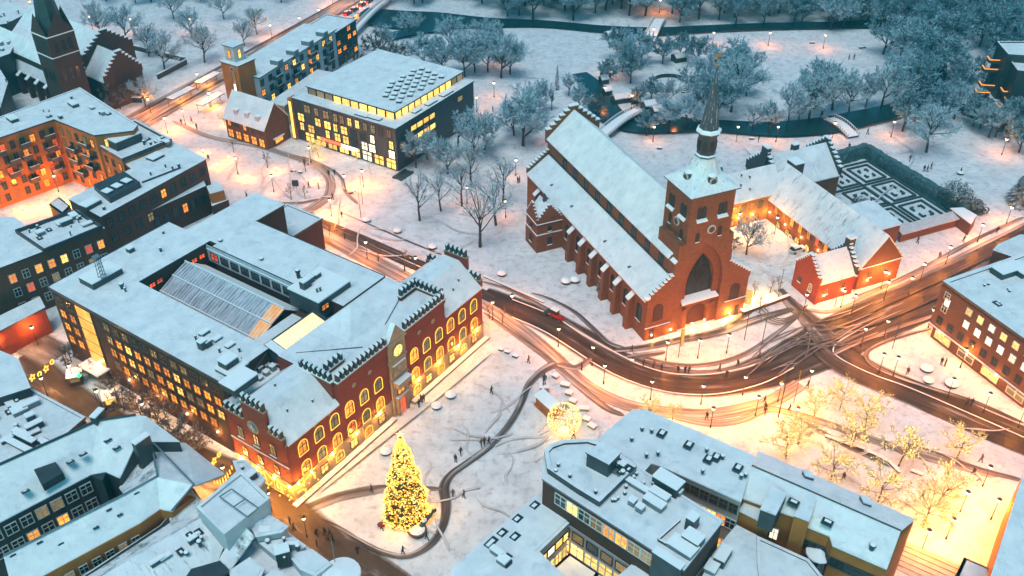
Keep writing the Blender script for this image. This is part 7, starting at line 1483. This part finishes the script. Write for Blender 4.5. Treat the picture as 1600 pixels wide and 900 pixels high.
def car(x, y, x2, y2, paint, label, name='parked_car', tail=None, group=None, head=None):
    p, q = P(x, y), P(x2, y2); d = q - p; t = thing(name, label, 'car', p[:], math.atan2(d.y, d.x), group)
    for n_, m_ in zip(('body', 'windows', 'snow_cover'), car_mesh(paint)): inst(n_, m_, t)
    for sx in (-1.3, 1.25):
        for sy in (-.78, .78): inst('wheel', WHM, t, (sx, sy, .31))
    for sy in (-.55, .55):
        if head: inst('headlight', head, t, (-2.0, sy, .62))
        if tail: inst('tail_light', tail, t, (2.01, sy, .68))
    return t
TLM = HL.mesh('tail_light', emit('tail_glow', (1, .02, .01), (1, .05, .02), 5, rnd=False)); HDM = HL.mesh('headlight', LAMPW)
car(1245, 393, 1232, 397, CARW, 'snow covered pale car parked in the monastery courtyard')
RP = mat('red_car_paint', (.35, .02, .015), (.28, .02, .015), rough=.3); BKP = mat('black_car_paint', (.03, .03, .035), (.02, .02, .025), rough=.3)
for i, (x, y) in enumerate(((543, 23), (554, 17), (566, 9), (577, 3))):
    t = car(x, y, x - 14, y + 9, [RP, BKP][i % 2], '%s car with red tail lights on the boulevard, %s from the left' % (['red', 'black'][i % 2], ORD[i]), 'car', TLM, 'cars on the boulevard', HDM); glow(t, (2.6, 0, .8), 60, (1, .06, .02), .2, 'tail_glow')
p, q = P(862, 494), P(880, 503); tr_ = thing('tractor', 'small red municipal tractor with snow brush on the curved road', 'tractor', p[:], math.atan2((q - p).y, (q - p).x))
b = MB(); b.box(0, -.6, .5, 1.7, .6, 1.25, 0); b.box(1.7, -.5, .5, 3.0, .5, 1.1, 0); b.box(2.9, -.45, .6, 3.15, .45, .95, 0); b.build('body', RP, tr_)
b = MB(); b.box(.1, -.55, 1.25, 1.6, .55, 2.2, 0); b.box(.0, -.6, 2.2, 1.7, .6, 2.32, 1); b.build('cab', [GLASS_D, SNOWCAP], tr_)
b = MB(); b.tube((-1.4, -1.0, .45), (-1.4, 1.0, .45), .42, n=12); b.tube((-1.2, 0, .6), (0, 0, .7), .12, n=5); b.build('brush', METAL_D, tr_)
for sx in (.4, 2.5):
    for sy in (-.65, .65): inst('wheel', WHM, tr_, (sx, sy, .4))
# ================================================================ STREET FURNITURE
def planters(pts, what, group):
    for i, (x, y, s) in enumerate(sorted(pts)):
        t = thing('planter', '%s, %s from the left' % (what, ORD[i]), 'planter', P(x, y)[:], 0, group); t.scale = (s,) * 3
        if 'planter' not in _lm:
            b = MB(); b.lathe((0, 0, 0), [(.75, 0), (1.0, .15), (1.15, .55), (1.2, .7)], 14, 0); c = MB(); c.lathe((0, 0, .7), [(1.18, 0), (1.0, .25), (.55, .5), (.1, .62)], 14); _lm['planter'] = (b.mesh('bowl', METAL_D), c.mesh('snow_heap', SNOWCAP))
        inst('bowl', _lm['planter'][0], t); inst('snow_heap', _lm['planter'][1], t)
planters([(573, 346, .9), (621, 363, .9), (676, 388, .9), (784, 430, .9), (884, 442, 1.0), (898, 440, 1.0), (603, 708, .9), (682, 637, .85), (704, 620, .9), (1447, 579, 1.1), (1450, 597, .9), (1486, 603, 1.15), (1500, 272, .8)], 'round dark bowl planter heaped with snow', 'snow filled bowl planters')
def benches(pts, what, group, L=1.8, w=.6, h=.5, m=METAL_D, name='stone_bench', cat='bench'):
    for i, (x, y, x2, y2) in enumerate(sorted(pts)):
        p, q = P(x, y), P(x2, y2); d = q - p; LL = d.length if d.length > .5 else L; t = thing(name, '%s, %s from the left' % (what, ORD[i]) if len(pts) > 1 else what, cat, p[:], math.atan2(d.y, d.x), group)
        b = MB(); b.box(0, -w / 2, .12, LL, w / 2, h, 0); b.box(.15, -w / 2 + .1, 0, LL - .15, w / 2 - .1, .12, 0); b.build('seat' if cat == 'bench' else 'wall', m, t); b = MB(); b.box(-.04, -w / 2 - .04, h, LL + .04, w / 2 + .04, h + .14); b.build('snow_cap', SNOWCAP, t)
benches([(864, 588, 872, 592), (876, 602, 890, 605), (884, 615, 894, 618), (890, 627, 900, 631), (903, 640, 920, 641), (911, 655, 922, 659), (920, 665, 930, 671)], 'snow capped stone block by the light ball', 'stone blocks by the light ball', w=1.0, h=.6, m=STONE)
benches([(779, 547, 786, 549), (789, 551, 796, 553), (801, 557, 809, 560)], 'dark snow capped bench east of the town hall', 'benches by the town hall')
benches([(1289, 683, 1327, 697), (1337, 699, 1350, 704), (1354, 707, 1371, 714), (1371, 714, 1386, 722), (1388, 723, 1405, 740), (1423, 737, 1441, 744)], 'long low wall seat among the fairy lit trees', 'low seats on the plaza', w=.5, h=.45, m=BRICK_B)
benches([(454, 268, 462, 269), (466, 270, 472, 271), (546, 303, 555, 300), (1026, 233, 1034, 233), (1342, 76, 1352, 75), (1265, 68, 1273, 68), (1170, 218, 1178, 218)], 'small park bench in the snow', 'park benches')
benches([(1160, 492, 1232, 466)], 'long low garden wall capped with snow beside the cathedral', 'low garden walls', w=.6, h=.9, m=BRICK_D, name='garden_wall', cat='wall')
benches([(756, 433, 800, 452), (800, 452, 850, 474)], 'low snow capped kerb wall along the curved path', 'kerb walls on the path', w=.35, h=.35, m=BRICK_B, name='low_wall', cat='wall')
def masts(pts, what, group, h=8):
    for i, (x, y) in enumerate(sorted(pts)):
        b = MB(); b.tube((0, 0, 0), (0, 0, h), .09, .05, 6); b.tube((0, 0, h), (0, 0, h + .15), .12, .02, 6); o = b.build('mast', METAL_D, None, loc=P(x, y)[:]); tag(o, '%s, %s from the left' % (what, ORD[i]), 'mast', group)
masts([(1163, 531), (1190, 540), (1478, 520), (564, 340), (108, 585), (163, 660), (195, 690), (1215, 470), (1304, 480), (567, 320), (1240, 630), (1394, 545), (938, 170), (820, 230), (1306, 400)], 'thin dark unlit mast', 'unlit masts')
k_ = thing('kiosk', 'small orange painted stage kiosk beside the ball of lights', 'kiosk', P(858, 640)[:], 2.2); b = MB(); b.box(-2.6, -1.6, 0, 2.6, 1.6, .5, 0); b.box(-2.2, -.2, .5, 2.2, 1.4, 2.6, 0); b.build('cabin', mat('orange_boards', (.45, .16, .05), (.35, .12, .04)), k_); b = MB(); b.slab([(-2.5, -.5, 3.2), (2.5, -.5, 3.2), (2.5, 1.7, 2.7), (-2.5, 1.7, 2.7)], .2); b.build('roof', SNOWCAP, k_); b = MB(); b.box(-1.4, -.26, .9, 1.4, -.2, 2.3); b.build('counter_opening', GLASS_D, k_)
s_ = thing('statue', 'dark bronze statue of a standing figure on a plinth by the square path', 'statue', P(850, 612)[:]); b = MB(); b.box(-.8, -.8, 0, .8, .8, 1.6, 0); b.box(-.9, -.9, 1.6, .9, .9, 1.72, 1); b.build('plinth', [STONE, SNOWCAP], s_); o = inst('figure', make_person(9, METAL_D, METAL_D, .1), s_, (0, 0, 1.72)); o.scale = (1.6,) * 3
for i in range(4): o.data.materials[i] = METAL_D
t = thing('sign_pylon', 'tall narrow yellow lit banner pylon before the cathedral front', 'sign', P(1060, 558)[:], .4); b = MB(); b.tube((0, 0, 0), (0, 0, 7), .08, n=6); b.build('pole', METAL_D, t); b = MB(); b.box(.08, -.05, 2.6, .75, .05, 6.9); b.build('banner', emit('banner_glow', (1, .55, .08), (1, .5, .06), .9, rnd=False), t)
t = thing('sign_pylon', 'tall lit panel sign at the right corner of the cathedral', 'sign', P(1163, 484)[:], -.5); b = MB(); b.tube((0, 0, 0), (0, 0, 2), .1, n=6); b.build('pole', METAL_D, t); b = MB(); b.box(-1.1, -.08, 1.6, 1.1, .08, 5.2); b.build('panel', emit('panel_glow', (1, .50, .10), (1, .62, .16), .95, rnd=False), t)
t = thing('sign', 'dark square sign board on a post on the library square', 'sign', P(465, 303)[:]); b = MB(); b.tube((0, 0, 0), (0, 0, 3), .07, n=6); b.build('pole', METAL_D, t); b = MB(); b.box(-1, -.08, 2.2, .6, .08, 3.9); b.build('board', METAL_D, t)
t = thing('sculpture', 'snow covered boat shaped sculpture beside the christmas tree', 'sculpture', P(652, 832)[:], .7); b = MB(); b.lathe((0, 0, 0), [(1.3, 0), (1.6, .7), (1.45, .8)], 12, 0); b.lathe((0, 0, .75), [(1.4, 0), (.7, .3), (.1, .4)], 12, 1); b.build('bowl', [BRICK_B, SNOWCAP], t); b = MB(); b.tube((.6, 0, .8), (3.6, .6, 1.6), .45, .25, 8); b.blob((3.9, .7, 1.7), .5, .4, .35); b.blob((1.6, .2, 1.5), .5, .4, .3, 1); b.build('figurehead', [METAL_D, SNOWCAP], t)
b = MB(); b.blob((0, 0, .35), .7, .5, .45); o = b.build('stone', BRICK_R, None, loc=P(596, 822)[:]); tag(o, 'small red brown stone left of the christmas tree foot', 'stone')
for x, y, lb, mt, a in ((176, 632, 'lit yellow street kiosk with snow roof in the side street', W_YE, .4), (121, 598, 'pale market stall with green lamp in the side street', W_DIM, .3)):
    t = thing('market_stall', lb, 'stall', P(x, y)[:], a); b = MB(); b.box(-1.1, -1, 0, 1.1, 1, .9, 0)
    for px_ in (-1.05, 1.05):
        for py_ in (-.95, .95): b.box(px_ - .05, py_ - .05, .9, px_ + .05, py_ + .05, 2.3, 0)
    b.build('counter', BRICK_B, t); b = MB(); b.slab([(-1.4, -1.3, 2.4), (1.4, -1.3, 2.4), (1.4, 1.3, 2.7), (-1.4, 1.3, 2.7)], .15); b.build('roof', SNOWCAP, t); b = MB(); b.box(-.9, -1.03, 1.0, .9, -.98, 2.2); b.build('lit_front', mt, t)
GRL = emit('green_lamp', (.02, 1, .3), (.02, 1, .3), 2.5, rnd=False); b = MB(); b.tube((0, 0, 0), (0, 0, 2.1), .05, n=5, mi=1); b.blob((0, 0, 2.4), .42, .42, .42); o = b.build('green_lamp', [GRL, DARKF], None, loc=P(128, 602)[:]); tag(o, 'round green lamp beside the pale market stall', 'lamp')
for i, (x, y) in enumerate(((404, 216), (414, 222), (424, 217), (433, 224))):
    t = thing('market_stall', 'warm lit snow roofed stall before the gabled house, %s from the left' % ORD[i], 'stall', P(x, y)[:], .5 + .2 * i, 'stalls before the gabled house'); b = MB(); b.box(-1.8, -1, 0, 1.8, 1, 2.0); b.build('cabin', BRICK_B, t); b = MB(); b.slab([(-2.1, -1.4, 2.3), (2.1, -1.4, 2.3), (2.1, 1.2, 2.8), (-2.1, 1.2, 2.8)], .15); b.build('roof', SNOWCAP, t); b = MB(); b.box(-1.5, -1.06, .8, 1.5, -1.0, 1.9); b.build('lit_front', W_OR, t)
def shelter(x, y, x2, y2, label, w=2.6):
    p, q = P(x, y), P(x2, y2); d = q - p; t = thing('transit_shelter', label, 'shelter', p[:], math.atan2(d.y, d.x), 'platform shelters'); L = d.length; n = max(2, int(L / 4))
    for k in range(n + 1): b = MB(); b.box(L * k / n - .06, w * .3, 0, L * k / n + .06, w * .3 + .12, 2.6, 0); b.build('post', METAL_D, t)
    b = MB(); b.box(0, -w / 2, 2.6, L, w / 2, 2.8, 0); b.box(0, -w / 2, 2.8, L, w / 2, 2.92, 1); b.build('roof', [METAL_D, SNOWCAP], t)
    b = MB(); b.box(.3, -.1, 2.5, L - .3, .1, 2.59); b.build('light_tube', emit('tube_glow', (1, .55, .12), (1, .6, .18), 3, rnd=False), t); glow(t, (L / 2, 0, 2.2), 130, (1, .36, .05), .3)
shelter(268, 168, 302, 150, 'glowing platform shelter nearest the brick church'); shelter(312, 143, 342, 126, 'glowing platform shelter in the middle of the boulevard'); shelter(314, 178, 348, 158, 'glowing shelter left of the orange clock tower')
def star_mesh(r=.75):
    b = MB()
    for k in range(5):
        a0 = math.pi / 2 + 2 * math.pi * k / 5; a1 = a0 + math.pi / 5; a2 = a0 - math.pi / 5; o_ = (r * math.cos(a0), 0, r * math.sin(a0)); i1 = (r * .42 * math.cos(a1), 0, r * .42 * math.sin(a1)); i2 = (r * .42 * math.cos(a2), 0, r * .42 * math.sin(a2)); b.tube(o_, i1, .09, n=5); b.tube(o_, i2, .09, n=5)
    return b.mesh('star', GARL)
SM = star_mesh(); rg = MB()
for k in range(10): a0, a1 = 2 * math.pi * k / 10, 2 * math.pi * (k + 1) / 10; rg.tube((.45 * math.cos(a0), 0, .45 * math.sin(a0)), (.45 * math.cos(a1), 0, .45 * math.sin(a1)), .1, n=5)
RGM = rg.mesh('light_ring', GARL)
for lb, a, c, z in (('string of glowing stars across the street at far left', (30, 590), (84, 556), 6), ('string of glowing stars below the spreading street trees', (300, 735), (345, 700), 6), ('short string of glowing stars beside the office front', (205, 668), (232, 650), 5), ('glowing fringe garland hanging by the terrace house', (332, 752), (366, 718), 6)):
    p, q = P(*a, z), P(*c, z); d = q - p; t = thing('star_garland', lb, 'garland', p[:], math.atan2(d.y, d.x), 'garlands over the street'); L = d.length; b = MB()
    for k in range(8): f0, f1 = k / 8, (k + 1) / 8; b.tube((L * f0, 0, -1.2 * math.sin(math.pi * f0)), (L * f1, 0, -1.2 * math.sin(math.pi * f1)), .03, n=4)
    b.build('cable', DARKF, t)
    if 'fringe' in lb:
        for k in range(9): b = MB(); f = math.sin(math.pi * (k + .5) / 9); b.tube((L * (k + .5) / 9, 0, -1.2 * f), (L * (k + .5) / 9, 0, -1.9 * f - .5), .09, n=5); b.build('light_drop', GARL, t)
    else:
        for k in range(5): f = (k + .5) / 5; inst('star' if k % 2 else 'light_ring', SM if k % 2 else RGM, t, (L * f, 0, -1.2 * math.sin(math.pi * f) - .6), .3)
    glow(t, (L / 2, -.3, -2.2), 70, (1, .40, .06), .5)
t = thing('ring_fence', 'low round fence enclosing a frozen pond on the park lawn', 'fence', P(1309, 152)[:]); b = MB()
for k in range(36): a0, a1 = 2 * math.pi * k / 36, 2 * math.pi * (k + 1) / 36; b.tube((4.6 * math.cos(a0), 4.6 * math.sin(a0), .6), (4.6 * math.cos(a1), 4.6 * math.sin(a1), .6), .12, n=4); b.tube((4.6 * math.cos(a0), 4.6 * math.sin(a0), 0), (4.6 * math.cos(a0), 4.6 * math.sin(a0), .6), .08, n=4)
b.build('rail', SLATE, t)
t = thing('curved_wall', 'curved dark garden wall with steps in the circular garden', 'wall', P(1047, 132)[:]); b = MB()
for k in range(16): a = math.pi * (.1 + 1.0 * k / 16); b.rbox((5.6 * math.cos(a), 5.6 * math.sin(a)), 1.2, .5, 0, 1.3, a + math.pi / 2, 0, 1)
b.build('wall', [SLATE, SNOWCAP], t)
for k in range(4): b = MB(); b.rbox((4.2, -3.5 - k * .8), 3.2, .5, 0, 1.0 - .2 * k, .3, 0, 1); b.build('step', [SLATE, SNOWCAP], t)
for i, (x, y, s) in enumerate(sorted(((965, 160, 1.7), (980, 158, 1.5), (992, 160, 1.4), (1013, 170, 1.9), (1026, 178, 1.8), (946, 120, 1.4), (943, 130, 1.3), (948, 148, 1.3), (1060, 95, 2.0), (955, 60, 2.0)))):
    t = thing('park_hut', 'small dark snow capped hut in the streamside garden, %s from the left' % ORD[i], 'hut', P(x, y)[:], .4, 'huts in the park garden'); b = MB(); b.box(-s, -s * .8, 0, s, s * .8, 2.0); b.build('wall', SLATE, t); gable_roof(t, -s, s, -s * .8, s * .8, 2.0, 2.9, 'u', .2)
for lb, a, c in (('dark snow capped wall running across the church green', (190, 73), (290, 97)), ('dark snow capped wall stub beside the boulevard', (247, 124), (292, 100)), ('dark snow capped wall behind the church hall', (175, 160), (222, 160))):
    p, q = P(*a), P(*c); d = q - p; t = thing('boundary_wall', lb, 'wall', p[:], math.atan2(d.y, d.x)); b = MB(); b.box(0, -.25, 0, d.length, .25, 1.6, 0); b.box(-.05, -.32, 1.6, d.length + .05, .32, 1.75, 1); b.build('wall', [SLATE, SNOWCAP], t)
# ================================================================ HAZE over the whole town
hz = MB(); hz.box(-455, -155, -1, 455, 705, 123.5); ho = hz.build('haze', bpy.data.materials.new('haze_air')); ho['kind'] = 'stuff'
hm = ho.data.materials[0]; hm.use_nodes = True; hn = hm.node_tree; hn.nodes.clear(); hv = hn.nodes.new('ShaderNodeVolumePrincipled'); hout = hn.nodes.new('ShaderNodeOutputMaterial')
hv.inputs['Color'].default_value = (.06, .50, .64, 1); hv.inputs['Density'].default_value = .0005; hv.inputs['Anisotropy'].default_value = .2
hn.links.new(hv.outputs[0], hout.inputs['Volume'])
